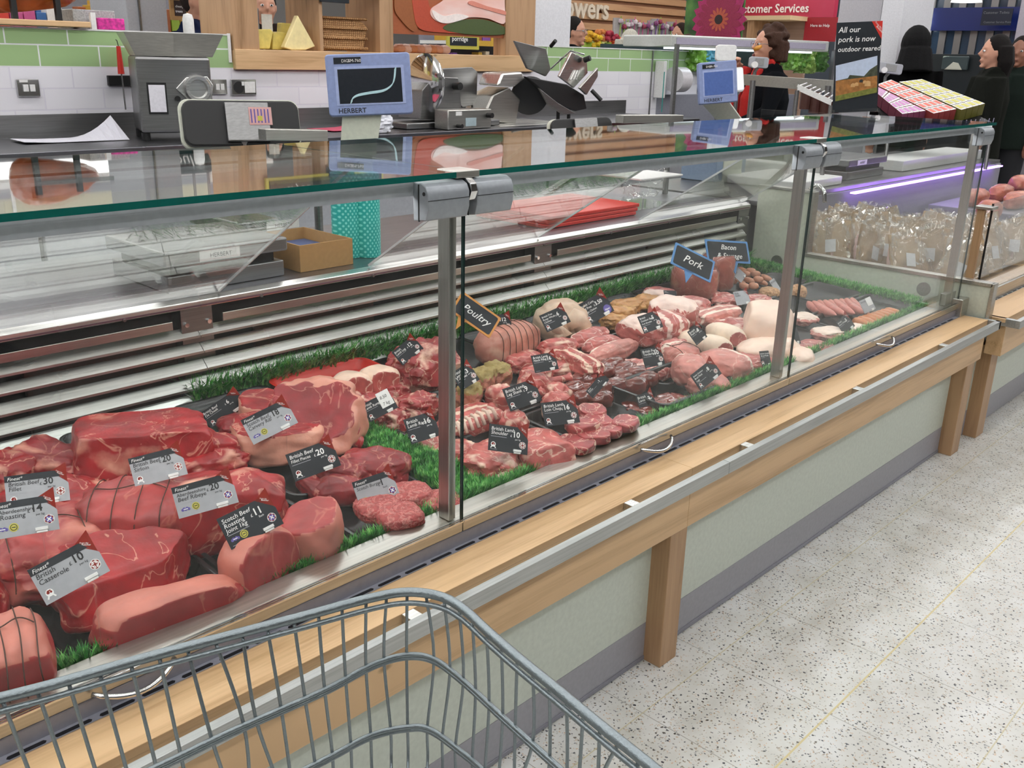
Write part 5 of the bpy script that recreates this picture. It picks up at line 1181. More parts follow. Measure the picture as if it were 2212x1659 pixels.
# magnetic rack and red handled steel
xr = P(258, 195, 'y', WY).x
tag(MB().box(P(233, 195, 'y', WY).x, P(300, 195, 'y', WY).x, WY-.022, WY-.0015, 1.315, 1.362).build('knife_rack', T['black'], bevel=.002), 'black magnetic knife rack on the white tiles', 'knife rack')
t = thing('sharpening_steel', 'sharpening steel with a red handle on the black rack', 'sharpening steel', (xr, WY-.035, 1.1))
MB().tube([(xr, WY-.04, 1.50), (xr, WY-.04, 1.37)], [.010, .016], 12).build('red_handle', T['redp'], t, smooth=50); MB().tube([(xr+.003, WY-.035, 1.37), (xr+.008, WY-.03, 1.2)], .004, 8).build('rod', T['steel_d'], t); MB().tube([(xr, WY-.04, 1.50), (xr-.004, WY-.04, 1.525), (xr-.01, WY-.04, 1.53)], .002, 6).build('hanging_loop', T['black'], t)
# sockets
def plate(name, lab, px0, py0, px1, py1, cat, items):
    a, b = P(px0, py1, 'y', WY), P(px1, py0, 'y', WY); t = thing(name, lab, cat, ((a.x+b.x)/2, WY-.001, a.z)); w, h = b.x-a.x, b.z-a.z
    MB().box(a.x, b.x, WY-.013, WY-.0015, a.z, b.z).build('plate', T['chrome'], t, bevel=.003)
    for n_, x0, x1, z0, z1, m, d in items: MB().box(a.x+x0*w, a.x+x1*w, WY-.013-d, WY-.013, a.z+z0*h, a.z+z1*h).build(n_, T[m], t, bevel=.001)
    return t, a, b
plate('light_switch', 'double chrome switch plate at the left on the white tiles', 38, 171, 81, 209, 'switch', [('rocker', .25, .48, .3, .7, 'white', .006), ('rocker', .55, .78, .3, .7, 'white', .006), ('tag', .12, .5, .82, .97, 'white', .001)])
plate('light_switch', 'double chrome switch plate right of the mincer', 456, 171, 487, 204, 'switch', [('rocker', .25, .48, .3, .7, 'white', .006), ('rocker', .55, .78, .3, .7, 'white', .006)])
t, a, b = plate('power_socket', 'chrome double socket with a black plug', 499, 171, 550, 206, 'socket', [('socket_face', .52, .95, .15, .85, 'white', .002), ('rocker', .4, .5, .6, .85, 'white', .004)])
tag(MB().lathe([(.032, 0), (.03, .03), (.012, .04), (0, .04)], ((a.x*.72+b.x*.28), WY-.0145, (a.z+b.z)/2), 16, 0, 'y').xf(Matrix.Translation((0, -.0, 0))).build('mains_plug', T['black'], smooth=40), 'black mains plug in the chrome socket', 'plug')
# papers
def sheet(lab, cx, cy, L_, W_, rz, curl, mat=None, name='paper_sheet', z=1.0865, cat='paper'):
    mb = MB(); n = 14
    for s in (0, .0012):
        for i in range(n+1):
            u = i/n
            for v in (0, 1): mb.v.append(Vector(((u-.5)*L_, (v-.5)*W_, s+.002+curl*(max(0, u-.55)**2*3*v+.15*max(0, .25-u)))))
    k = 2*(n+1)
    for i in range(n):
        a = 2*i; mb.f += [[a, a+1, a+3, a+2], [k+a, k+a+2, k+a+3, k+a+1], [a, a+2, k+a+2, k+a], [a+1, k+a+1, k+a+3, a+3]]; mb.m += [0]*4
    mb.f += [[0, k, k+1, 1], [2*n, 2*n+1, k+2*n+1, k+2*n]]; mb.m += [0, 0]
    o = mb.build(name, mat or T['paper'], local=True); o.location = (cx, cy, z); o.rotation_euler = (0, 0, rz); return tag(o, lab, cat)
q = P(100, 292, 'z', 1.09); sheet('printed paper sheets with a curled corner on the bench at the left', q.x, min(q.y, 4.55), .46, .20, R_(-3), .16, plain('printed sheet', 'e6e5f0', .7, bscale=200, var=.05))
q = P(655, 268, 'z', 1.09); sheet('pink tray paper behind the scale display', q.x, min(q.y, 4.5), .35, .22, .1, .05, plain('pink plastic sheet', 'd6456a', .4))
q = P(815, 285, 'z', 1.09); crumple(.16, .1, .10, 5, 'plastic_bag', plain('white film', 'e8eaf2', .25), (q.x, min(4.6, q.y), 1.0865), 'crumpled white plastic bag on the bench', 'bag')
# slicers
def P4(px, py, y=4.42): return P(px, py, 'y', y)
t = thing('meat_slicer', 'grey meat slicer with a round blade guard on the bench', 'slicer', (P4(980, 280).x, 4.42, 1.086))
def pxbox(px0, py0, px1, py1, y, d, mat, n, par, bevel=.006):
    a, b = P(px0, py1, 'y', y), P(px1, py0, 'y', y); z0, z1 = min(a.z, b.z), max(a.z, b.z)
    return MB().box(a.x, b.x, y, y+d, max(1.087, z0) if par is not None and y > 4 and y < 4.8 else z0, z1).build(n, mat if not isinstance(mat, str) else T[mat], par, bevel=bevel, smooth=40)
pxbox(880, 258, 1080, 300, 4.30, .30, 'steel_d', 'base', t)
mb = MB(); pts = [P4(908, 258, 4.32), P4(912, 195, 4.32), P4(938, 165, 4.32), P4(990, 168, 4.32), P4(1000, 258, 4.32)]; mb.prism(pts, (0, .2, 0)); mb.build('motor_housing', T['steel_d'], t, bevel=.004)
pxbox(968, 235, 1062, 288, 4.16, .12, 'steel', 'control_box', t)
c = P4(922, 180, 4.36); MB().lathe([(.15, 0), (.165, .012), (.15, .03), (.12, .04), (.0, .045)], (c.x-.02, c.y, c.z), 36, 0, 'x').xf(Matrix.Identity(4)).build('blade_guard', T['chrome'], t, smooth=40)
mb = MB(); pts = [P4(955, 148, 4.56), P4(1020, 145, 4.56), P4(1032, 155, 4.56), P4(1030, 225, 4.56), P4(1000, 232, 4.56), P4(965, 200, 4.56)]; mb.prism(pts, (0, .02, 0)); mb.build('carriage_plate', T['steel_d'], t, bevel=.004)
for px, py, y, r in ((987, 186, 4.30, .022), (1056, 249, 4.15, .015), (991, 272, 4.15, .012)):
    c = P4(px, py, y); MB().cyl((c.x, c.y+.02, c.z), (c.x, c.y-.03, c.z), r, 16).build('knob', T['black'], t, smooth=40)
pxbox(1006, 254, 1029, 273, 4.158, .002, plain('grey-blue label', 'a9bcc2', .4), 'label', t, 0); pxbox(985, 241, 998, 250, 4.158, .002, 'white', 'label', t, 0)
t = thing('meat_slicer', 'large tilted meat slicer with a dark blade disc and raised plates', 'slicer', (P4(1160, 270).x, 4.42, 1.086))
pxbox(1080, 266, 1235, 288, 4.25, .45, 'steel', 'base', t)
mb = MB(); mb.prism([P4(1040, 262), P4(1065, 205), P4(1100, 188), P4(1125, 215), P4(1115, 268)], (0, .2, 0)); mb.build('pedestal', T['steel'], t, bevel=.01)
mb = MB(); mb.prism([P4(1075, 185, 4.35), P4(1086, 158, 4.35), P4(1128, 155, 4.35), P4(1135, 170, 4.35), P4(1112, 188, 4.35)], (0, .18, 0)); mb.build('motor_head', T['steel_l'], t, bevel=.012)
c = P4(1145, 208, 4.38); mb = MB(); mb.lathe([(0, .0), (.10, .0), (.12, .0), (.125, .012), (.11, .03), (.0, .03)], (0, 0, 0), 40, 0, 'y'); mb.xf(Matrix.Translation(c) @ Matrix.Rotation(R_(-38), 4, 'Z') @ Matrix.Rotation(R_(12), 4, 'X')); mb.build('blade_disc', T['black'], t, smooth=40)
mb = MB(); mb.prism([P4(1135, 165, 4.3), P4(1225, 182, 4.3), P4(1262, 205, 4.3), P4(1268, 235, 4.3), P4(1245, 240, 4.3), P4(1200, 225, 4.3), P4(1165, 190, 4.3)], (0, .03, 0)); mb.build('blade_cover', T['black'], t, bevel=.006)
mb = MB(); mb.prism([P4(1165, 190, 4.28), P4(1205, 222, 4.28), P4(1245, 245, 4.28), P4(1218, 248, 4.28), P4(1185, 225, 4.28)], (0, .02, 0)); mb.build('thickness_plate', T['steel_d'], t, bevel=.004)
mb = MB(); mb.prism([P4(1112, 88, 4.5), P4(1180, 105, 4.5), P4(1190, 150, 4.5), P4(1180, 165, 4.5), P4(1140, 148, 4.5)], (.0, .02, 0)); mb.build('meat_pusher_plate', T['steel_d'], t, bevel=.004)
mb = MB(); mb.prism([P4(1208, 165, 4.32), P4(1235, 112, 4.32), P4(1268, 128, 4.32), P4(1270, 158, 4.32), P4(1240, 190, 4.32)], (.0, .02, 0)); mb.build('feed_tray', T['steel_l'], t, bevel=.004)
mb = MB(); mb.prism([P4(1252, 190, 4.25), P4(1292, 146, 4.25), P4(1292, 165, 4.25), P4(1268, 205, 4.25)], (.0, .02, 0)); mb.build('end_plate', T['steel'], t, bevel=.004)
for i in range(3): MB().tube([P4(1232+6*i, 172, 4.315), P4(1242+5*i, 152, 4.315)], .004, 6).build('rib_slot', T['steel_l'], t)
MB().tube([P4(1190, 100, 4.45), P4(1200, 88, 4.4)], .013, 12).build('grip', T['black'], t, smooth=40); MB().tube([P4(1262, 130, 4.3), P4(1275, 125, 4.26)], .018, 12).build('grip', T['black'], t, smooth=40); MB().tube([P4(1278, 195, 4.26), P4(1299, 217, 4.2)], .014, 12).build('grip', T['black'], t, smooth=40)
MB().tube([P4(1190, 148, 4.42), P4(1232, 85+25, 4.36), P4(1262, 118, 4.3)], .006, 8).build('carriage_rod', T['chrome'], t)
for px in (1205, 1228):
    c = P4(px, 262, 4.35); MB().cyl((c.x, c.y, 1.087), (c.x, c.y, P4(px, 235, 4.35).z), .012, 10).build('foot', T['black'], t)
# film dispenser on the wall end
t = thing('film_dispenser', 'white wall dispenser holding a big roll of clear film', 'dispenser', (6.78, WY-.05, 1.2))
pxbox(1430, 132, 1442, 212, WY-.10, .09, 'white', 'bracket', t, .004)
c = P(1462, 172, 'y', WY-.12); MB().cyl((c.x-.05, c.y, c.z), (c.x+.09, c.y, c.z), .10, 32).build('film_roll', plain('pearly film roll', 'd3d0d4', .25, coat=.5), t, smooth=40)
pxbox(1430, 155, 1436, 245, WY-.11, .008, plain('teal strip', '2a9d94', .4), 'teal_strip', t, .001)
# ---------------------------------------------------------------- beyond: second counter, aisles, signs
def PD(px, py, d): return EYE+ray(px, py)*d
struct(MB().box(-6, -5.9, -5, 20, 0, 3.62), 'wall_left', plain('far wall grey', '9a9a9c', .7)); struct(MB().box(-6, 22, -5, -4.9, 0, 3.62), 'wall_front', plain('far wall warm grey', '4b4845', .7))
struct(MB().box(21.9, 22, -5, 20, 0, 3.62), 'wall_right', plain('far wall blue grey', '8c97a6', .7)); struct(MB().box(-6, 22, 19.9, 20, 0, 3.62), 'wall_far', plain('far wall pale', 'b9b6b4', .7))
# --- second counter
c2 = thing('bacon_counter', 'second refrigerated counter beyond the end glass, filled with wrapped packs', 'counter', (6, 1.8, 0))
def c2b(n, mat, *boxes, bevel=.0015, parent=None):
    m = MB()
    for b in boxes: m.box(*b)
    return m.build(n, T[mat] if isinstance(mat, str) else mat, parent or c2, bevel=bevel)
X0, X1 = 4.02, 7.3
c2b('kick_plate', 'kick', (X0, X1, 1.20, 1.22, .002, .114)); c2b('front_panel', 'panel', (X0, X1, 1.20, 1.22, .1145, .5)); c2b('leg', 'wood_v', (4.10, 4.19, 1.146, 1.205, 0, .41)); c2b('leg', 'wood_v', (6.2, 6.29, 1.146, 1.205, 0, .41))
c2b('apron', 'wood', (4.05, X1, 1.1, 1.165, .388, .535)); c2b('ledge', 'wood', (4.02, X1, 1.10, 1.238, .535, .551)); c2b('bumper_rail', 'rail', (4.03, X1, 1.045, 1.065, .518, .551)); c2b('rail_end', 'rail', (4.03, 4.05, 1.065, 1.27, .518, .551))
c2b('vent_strip', 'rail', (X0+.05, X1, 1.238, 1.252, .540, .549))
sl = MB(); x = X0+.1
while x < 7: sl.box(x, x+.05, 1.242, 1.248, .5488, .5496); x += .066
sl.build('vent_slots', T['slot'], c2)
c2b('front_trim', 'steel', (X0+.05, X1, 1.25, 1.262, .549, .60)); mb = MB(); mb.profx([(1.262, .56), (1.262, .602), (1.32, .606), (1.328, .55)], X0+.03, X1); mb.build('inner_ledge', T['steel_l'], c2)
mb = MB(); mb.profx([(1.328, .52), (1.328, .56), (2.24, .62), (2.24, .52)], X0+.03, X1); mb.build('deck', T['steel_d'], c2)
# cream end wall with steel edging
prof = [(1.165, .50), (1.165, .675), (1.97, .675), (1.97, .955), (2.235, .955), (2.235, .0), (1.225, .0), (1.225, .50)]
mb = MB(); mb.profx(prof, 3.985, 4.012); mb.build('end_wall', T['cream'], c2)
c2b('end_wall_edging', 'steel', (3.978, 4.022, 1.158, 1.97, .675, .690)); c2b('end_wall_edging', 'steel', (3.978, 4.022, 1.150, 1.1645, .50, .690)); c2b('end_wall_edging', 'steel', (3.978, 4.022, 1.955, 1.970, .690, .962)); c2b('end_wall_edging', 'steel', (3.978, 4.022, 1.970, 2.24, .955, .967))
MB().tube(spline([(4.0, 1.99, .968), (4.0, 1.96, .99), (4.0, 1.925, .965), (4.0, 1.915, .92)], 6), .010, 10).build('grab_handle', T['chrome'], c2, smooth=True)
g = c2b('glass_front', 'glass', (4.13, 6.2, 1.256, 1.262, .605, .98), bevel=0); MB().box(4.128, 4.131, 1.255, 1.263, .605, .98).build('pane_edge', T['black'], g)
c2b('post', 'wood_v', (4.08, 4.10, 1.27, 1.30, .606, .96)); c2b('post_cap', 'steel', (4.07, 4.14, 1.24, 1.31, .96, .972))
c2b('service_top', 'steel_d', (4.02, 7.35, 2.25, 3.0, .862, .885)); c2b('service_body', 'greyp', (4.02, 7.35, 2.33, 2.98, 0, .862))
c2b('duct_back', 'trim', (4.02, 7.35, 2.24, 2.25, .60, .862))
PUR = emit('violet display lamp', (.45, .22, 1), 9)
c2b('violet_lamp', PUR, (4.9, 7.2, 2.18, 2.21, .852, .860), bevel=0)
mb = MB(); mb.prism([(4.3, 2.0, 1.28), (4.3, 2.03, 1.28), (4.3, 2.43, .885), (4.3, 2.40, .885)], (.03, 0, 0)); mb.build('strut', T['steel'], c2)
counter_scale('dark counter scale with yellow labels on the second counter', 5.15, 5.65, 2.35, 2.75, .886, 'scales on the second counter')
def block(name, lab, cat, x0, x1, y0, y1, z0, z1, mat, bev=.004, grp=None): return tag(MB().box(x0, x1, y0, y1, z0, z1).build(name, T[mat] if isinstance(mat, str) else mat, bevel=bev), lab, cat, grp)
block('chopping_board', 'thick white chopping board on the service shelf behind the end glass', 'chopping board', 4.50, 4.98, 2.30, 2.72, .886, .93, 'white', .006)
block('chopping_board', 'second white board farther along the second counter', 'chopping board', 5.0, 5.12, 2.5, 2.95, .886, .96, 'white', .006)
block('plastic_box', 'blue-grey plastic crate behind the white chopping board', 'crate', 4.45, 4.75, 2.76, 2.98, .886, 1.06, plain('blue grey plastic', '8da0b8', .4))
block('plastic_box', 'long white box lid on the far service shelf', 'box', 5.9, 7.25, 2.35, 2.6, .886, .95, 'white')
# brown paper backed packs, standing in leaning rows
KR = plain('brown paper', 'b59a78', .6, bump=.3, bscale=30); FILM = plain('clear film over meat', 'cfa9a0', .12, coat=.6, bump=.6, bscale=25); LABELM = plain('pack label', 'c9c9cb', .5)
rp = random.Random(5); proto = []
FILMT = glassy('crinkled film', (.96, .95, .93), smudge=.35)
for k in range(3):
    p = thing('bacon_pack', 'proto', 'pack', (0, 0, 0), 0)
    mb = MB(); n = 6
    for j in range(n+1):
        for i in range(n+1):
            u, v = i/n, j/n; mb.v.append(Vector(((u-.5)*.17+.006*noise.noise((u*3, v*3, k)), .012*noise.noise((u*2.5, v*2.5, k+5)), v*.21+.01*noise.noise((u*2, v*2, k+9)))))
    m0 = len(mb.v); mb.v += [v+Vector((0, -.004, 0)) for v in mb.v[:m0]]
    for j in range(n):
        for i in range(n):
            a = j*(n+1)+i; mb.f += [[a, a+n+1, a+n+2, a+1], [m0+a, m0+a+1, m0+a+n+2, m0+a+n+1]]; mb.m += [0, 0]
    mb.build('paper_back', KR, p, local=True, smooth=True)
    b = blob(.135, .035, .16, e=3, amp=.15, seed=k+40, freq=3, res=8); [v.__iadd__(Vector((0, -.022, .025))) for v in b.v]; b.build('wrapped_bacon', FILM if k else PORKP, p, local=True, smooth=True)
    b = blob(.155, .045, .20, e=4, amp=.2, seed=k+60, freq=4, res=10); [v.__iadd__(Vector((0, .010, .008))) for v in b.v]; b.build('film', FILMT, p, local=True, smooth=25)
    MB().box(-.022, .025, .036, .0375, .06, .12).build('label', LABELM, p, local=True)
    proto.append(p)
used = set()
rows = [(4.14, 4.85, 2.08, 8), (4.17, 4.95, 1.92, 9), (4.20, 5.1, 1.75, 9), (4.22, 5.3, 1.58, 10), (4.26, 5.7, 1.42, 11)]
for r, (xa, xb, y, n) in enumerate(rows):
    for i in range(n):
        k = rp.randrange(3); x = xa+(xb-xa)*i/n+rp.uniform(-.01, .01)
        o = proto[k] if k not in used else copy_tree(proto[k]); used.add(k)
        o.location = (x, y+rp.uniform(-.02, .02), .575+.055*(y-1.33)); o.rotation_euler = (R_(22+rp.uniform(-8, 10)), R_(rp.uniform(-24, 24)), R_(rp.uniform(105, 165)))
        tag(o, '%s ' % (['first', 'second', 'third', 'fourth', 'fifth', 'sixth', 'seventh', 'eighth', 'ninth', 'tenth', 'eleventh'][i])+['brown paper backed pack from the left, backmost row of wrapped packs', 'brown paper backed pack from the left, second row from the back', 'brown paper backed pack from the left, middle row', 'brown paper backed pack from the left, second row from the front', 'brown paper backed pack from the left, front row by the low glass'][r], 'pack', 'brown paper backed packs row '+'abcde'[r])
for i, (px, py, s) in enumerate(((2110, 415, .16), (2165, 405, .15), (2200, 420, .18), (2205, 385, .15), (2140, 440, .12))):
    c = P(px, py, 'z', .78); mb = blob(.26*s/.15, .12, .1, seed=i+80, amp=.06, fat='patch', e=2.4, res=10)
    o = mb.build('cooked_joint', meat('cooked joint %d' % i, 'b9705e', 'd9a07c', .3, 18), local=True, smooth=48); o.location = (c.x, c.y, .70); tag(o, ['orange glazed joint beside the steel post cap', 'dusky pink joint in the violet light', 'large pink glazed joint at the right edge', 'small joint at the very right edge', 'little dark joint low behind the post'][i], 'cooked meat')
block('display_riser', 'dark stepped riser under the cooked joints', 'display stand', 6.0, 7.25, 1.5, 2.2, .616, .698, 'trim')
# --- sloping rack of boxed packs
RN = Vector((-.42, -.22, .88)).normalized(); RC = PD(1900, 178, 6.3)
def onrack(px, py): d = ray(px, py); return EYE+d*((RC-EYE).dot(RN)/d.dot(RN))
rk_ = thing('pack_rack', 'white wire edged rack sloping toward the shopper', 'rack', onrack(2000, 215))
pts = [onrack(1880, 168), onrack(1990, 162), onrack(2150, 238), onrack(2040, 262), onrack(1925, 256)]
mb = MB(); mb.prism([p-RN*.085 for p in pts], -RN*.02); mb.build('shelf', T['black'], rk_)
a, b = onrack(1925, 262), onrack(2150, 246); MB().tube([a-RN*.09, b-RN*.09], .008, 8).build('front_rail', T['white'], rk_)
for i in range(24):
    q = a.lerp(b, i/23); MB().tube([q-RN*.10, q-RN*.03], .0025, 5).build('rail_wire', T['greyp'], rk_)
for e in (a, b): MB().tube([e-RN*.1, Vector((e.x, e.y, .887))], .012, 8).build('rack_leg', T['steel_d'], rk_)

def pack_col(L0, L1, R0, R1, rows_, per, lid, side, word, grp):
    L0, L1, R0, R1 = [Vector(q) for q in (L0, L1, R0, R1)]
    ml = plain(grp+' lid', lid, .45); ms = plain(grp+' side', side, .5); mw = T['white']
    for r in range(rows_):
        for c in range(per):
            def q(u, v): p = (L0.lerp(L1, v)).lerp(R0.lerp(R1, v), u); return onrack(p.x, p.y)
            u0, u1, v0, v1 = c/per, (c+.93)/per, r/rows_, (r+.95)/rows_
            A = [q(u0, v0), q(u1, v0), q(u1, v1), q(u0, v1)]; t = MB(); dz = .004*r
            t.prism([p-RN*.08 for p in A], RN*.08, 1)
            cc = sum(A, Vector())/4; t.prism([cc+(p-cc)*.97+RN*.0002 for p in A], RN*.0012, 2); t.prism([cc+(p-cc)*.66+RN*.0015 for p in A], RN*.001, 0)
            tag(t.build('boxed_pack', [ml, ms, mw]), '%s boxed pack, %s from left, %s row from top' % (word, OR[c], OR[r]), 'box', grp)
pack_col((1893, 200), (1950, 247), (1893, 186), (2002, 240), 4, 4, 'c88ac0', '7a3a4a', 'violet-pink', 'violet-pink boxed packs')
pack_col((1893, 183), (2018, 246), (1925, 172), (2068, 236), 6, 4, 'e07a6c', '8f3a34', 'coral', 'coral boxed packs')
pack_col((1942, 177), (2078, 238), (1992, 171), (2130, 224), 6, 4, 'c8c46a', '6b6a2c', 'yellow-green', 'yellow-green boxed packs')
# --- pork poster standing on the glass shelf
M, w, h = plane3((1797, 252), (1893, 248), (1800, 58), 1.80, (-.72, -.69, .05)); t = thing('pork_poster', 'tall black poster about outdoor reared pork standing on the glass shelf', 'poster', (3.87, 1.8, 1.3045))
M.translation.z = max(M.translation.z, 1.3065)
mb = MB(); lbox(mb, M, 0, w, 0, h, -.004, 0, 0)
mb.prism([M @ Vector(q) for q in ((.76*w, h, .0004), (w, h, .0004), (w, .80*h, .0004))], (M.to_3x3() @ Vector((0, 0, 1)))*.0006, 1)
for i, s in enumerate(('All our', 'pork is now', 'outdoor reared')): put_text(mb, s, .04*w, (.89-.105*i)*h, .001, .088*h if i < 2 else .078*h, 2, M, .15, .010)
put_text(mb, 'From the', .90*w, .95*h, .0013, .028*h, 2, M, .1, 0, 'c', R_(-45)); put_text(mb, 'Butcher', .935*w, .90*h, .0013, .035*h, 2, M, .1, 0, 'c', R_(-45))
mb.build('board', [T['slate'], T['redp'], T['inkw']], t)
def quadpic(pts, z, mat, n, dz=.0004): mb = MB(); mb.prism([M @ Vector((x*w, y*h, z)) for x, y in pts], (M.to_3x3() @ Vector((0, 0, 1)))*dz); return mb.build(n, mat, t)
quadpic([(.05, .13), (.97, .21), (.93, .62), (.02, .53)], .0006, plain('printed sky', 'c4d2ea', .4), 'printed_sky'); quadpic([(.05, .13), (.97, .21), (.955, .40), (.035, .36)], .0012, plain('printed earth', 'a9743e', .4, bscale=60, var=.3), 'printed_field')
quadpic([(.05, .13), (.97, .21), (.965, .27), (.045, .19)], .0018, plain('printed grass', '7b7f3c', .4, bscale=90, var=.3), 'printed_grass'); quadpic([(.035, .36), (.3, .385), (.34, .42), (.5, .41), (.66, .40), (.78, .47), (.94, .52), (.955, .40)], .0015, plain('printed trees', '4a4f3e', .4, bscale=90, var=.4), 'printed_trees')
for i, (x, y, s) in enumerate(((.42, .30, .05), (.5, .31, .045), (.75, .31, .07), (.68, .33, .04), (.60, .345, .04))): quadpic([(x-s, y-s*.35), (x+s, y-s*.35), (x+s*.9, y+s*.4), (x, y+s*.55), (x-s*.9, y+s*.3)], .0021, plain('printed pig %d' % i, 'd9ab72' if i != 4 else '2e2c2a', .5), 'printed_pig')
mb = MB(); lbox(mb, M, -.01*w, 1.01*w, -.002, .012, -.03, .03); mb.build('perspex_foot', T['acryl'], t)
# --- shelves and signs in the aisle behind the tiled wall
rs = random.Random(11)
GOODS = [plain('goods %d' % i, c, .4) for i, c in enumerate(('c9a03a', '8fae3c', 'c25a8a', '7a4a9a', 'd8c9b0', '9a5a34', 'd0453a', '3f6aa0', 'e6e0d8', '4a2a22'))]
def goods_shelf(name, lab, x0, x1, y, zs, dep, grp, sizes=(.07, .12), matset=None, back='trim'):
    t = thing(name, lab, 'shelf', ((x0+x1)/2, y+dep/2, 0)); mb = None
    MB().box(x0, x1, y+dep-.02, y+dep, 0, zs[-1]+.45).build('back_panel', T[back], t)
    for z in zs:
        MB().box(x0, x1, y, y+dep-.02, z-.03, z).build('shelf_board', T['white'], t); MB().box(x0, x1, y-.012, y, z-.04, z+.01).build('price_strip', GOODS[rs.choice((1, 6, 0, 8))], t)
        x = x0+.02
        while x < x1-.13:
            w_ = rs.uniform(*sizes); h_ = rs.uniform(.12, .22); gi_ = rs.randrange(10); m_ = GOODS[gi_]
            mb = MB(); mb.box(x, x+w_*.92, y+.02, y+.2, z+.001, z+h_*.85); mb.box(x+w_*.2, x+w_*.7, y+.06, y+.16, z+h_*.85, z+h_)
            tag(mb.build('packaged_goods', m_, bevel=.004), '%s packet, %s shelf up, %s' % (('mustard', 'lime', 'pink', 'violet', 'cream', 'rust', 'red', 'blue', 'white', 'dark brown')[gi_], OR[zs.index(z)], grp), 'packet', 'packets on the '+grp); x += w_
    return t
goods_shelf('grocery_shelf', 'grocery shelving with bright packets seen over the tiled wall at the left', 2.05, 4.2, 7.4, [.95, 1.3, 1.60], .45, 'left aisle shelving')
hd = thing('reflection_header', 'pale reflection glow panels added unseen to mirror in the glass shelf', 'reflection panel', (1, 7.4, 1.9))  # added out of view so its glow brightens the glass shelf's reflection
for n_, z0, z1, m_ in (('reflection_glow', 1.915, 2.03, emit('reflection glow', (1, .98, .96), 2.2)), ('brown_strip', 2.03, 2.052, T['brown_in']), ('pale_band', 2.052, 2.10, T['white']), ('grey_band', 2.10, 2.17, T['greyp']), ('beige_panel', 2.17, 2.55, plain('beige added panel', 'cdc9b4', .5))): MB().box(-3, 4.05, 7.40, 7.44, z0, z1).build(n_, m_, hd)
for x in (1.35, 2.5): MB().box(x-.012, x+.012, 7.385, 7.40, 2.10, 2.55).build('upright', T['white'], hd)
goods_shelf('grocery_shelf', 'grocery shelving seen through the oak frame below the ham poster', 6.3, 7.6, 6.9, [1.0, 1.32, 1.62], .4, 'shelving behind the ham poster')
goods_shelf('grocery_shelf', 'narrow strip of grocery shelving between the grey column and the oak frame', 4.35, 5.0, 7.9, [1.0, 1.4, 1.75, 2.1], .4, 'strip of shelving by the grey column')
struct(MB().box(P(275, 40, 'y', 5.9).x, P(362, 40, 'y', 5.9).x, 5.9, 6.4, 0, 3.6), 'wall_pillar', T['greyp'], bevel=.005)
struct(MB().box(P(300, 40, 'y', 5.9).x, P(303, 40, 'y', 5.9).x, 5.885, 5.9, 0, 3.6), 'trim_4', T['steel_d'])
def hang_sign(lab, px0, py0, px1, py1, y, frame, face, txt, tm, k=.2, two=None):
    a, b = P(px0, py1, 'y', y), P(px1, py0, 'y', y); t = thing('aisle_sign', lab, 'sign', ((a.x+b.x)/2, y, a.z)); w, h = b.x-a.x, b.z-a.z
    MB().box(a.x-.03, b.x+.03, y, y+.02, a.z-.03, b.z+.03).build('frame', frame, t); MB().box(a.x, b.x, y-.003, y, a.z, b.z).build('face', face, t)
    Mx = Matrix(((1, 0, 0, a.x), (0, 0, -1, y-.004), (0, 1, 0, a.z), (0, 0, 0, 1))); mb = MB()
    for i, s in enumerate(txt): put_text(mb, s, .06*w, h*(.55-.32*i), .001, k*w, 0, Mx, 0, .015)
    mb.build('lettering', tm, t); MB().box((a.x+b.x)/2-.01, (a.x+b.x)/2+.01, y+.004, y+.012, b.z, 3.61).build('hanger', T['steel_d'], t)
DKB = plain('dark brown board', '33221f', .5)
hang_sign('brown hanging sign reading chocolate and sweets', 233, -5, 268, 36, 7.0, CARDB, DKB, ['chocolate', '& sweets'], T['inkw'], .19)
hang_sign('small brown hanging sign reading cheesy treats', 378, 2, 400, 34, 7.0, CARDB, DKB, ['cheesy', 'treats'], T['inkw'], .26)
hang_sign('yellow food poster right of the cheesy treats sign', 405, -20, 436, 26, 7.05, CARDB, plain('yellow food print', 'c9963a', .5, bscale=6, var=.5), [''], T['inkw'])
hang_sign('black porridge oats sign behind the green tiles under the ham poster', 972, 82, 1030, 98, 6.6, T['yellowg'], T['slate'], ['porridge'], T['inkw'], .17)
# ham leg stand on the left
t = thing('ham_stand', 'black ham holder with a cured ham leg on a wooden board above the left tiles', 'ham stand', (P(60, 50, 'y', WY).x, WY+.1, 1.575))
a, b = P(-160, 50, 'y', WY), P(190, 60, 'y', WY); MB().box(a.x, b.x, WY-.04, WY+.26, 1.580, 1.606).build('wooden_board', T['wood'], t, bevel=.004)
for px in (30, 125):
    c = P(px, 20, 'y', WY+.02); MB().box(c.x-.012, c.x+.012, WY+.01, WY+.035, 1.606, 1.80).build('upright', T['black'], t)
c = P(30, 0, 'y', WY+.02); d = P(200, -10, 'y', WY+.02); MB().box(c.x, d.x, WY+.01, WY+.035, 1.735, 1.755).build('cross_bar', T['black'], t)
mb = blob(.42, .18, .2, seed=91, amp=.05, taper=-.35, e=2.2, fat='none'); [v.__iadd__(Vector((P(75, 10, 'y', WY+.1).x, WY+.12, 1.632))) for v in mb.v]; hm_ = mb.build('cured_ham', None or meat('cured ham', '9a4a1e', 'b8722e', .3, 12, .3, .2), t, smooth=48)
block('ribbed_tray', 'clear ribbed tray on the wall top beside the ham board', 'tray', P(178, 50, 'y', WY).x, P(270, 50, 'y', WY).x, WY+.10, WY+.3, 1.575, 1.665, plain('ribbed grey tray', 'a9adab', .3, bscale=120, var=.3))
block('pink_display_box', 'bright pink display box on the wall top', 'box', P(213, 55, 'y', WY).x, P(270, 55, 'y', WY).x, WY-.0, WY+.09, 1.5745, 1.628, plain('bright pink', 'd9399a', .4, bscale=60, var=.4))
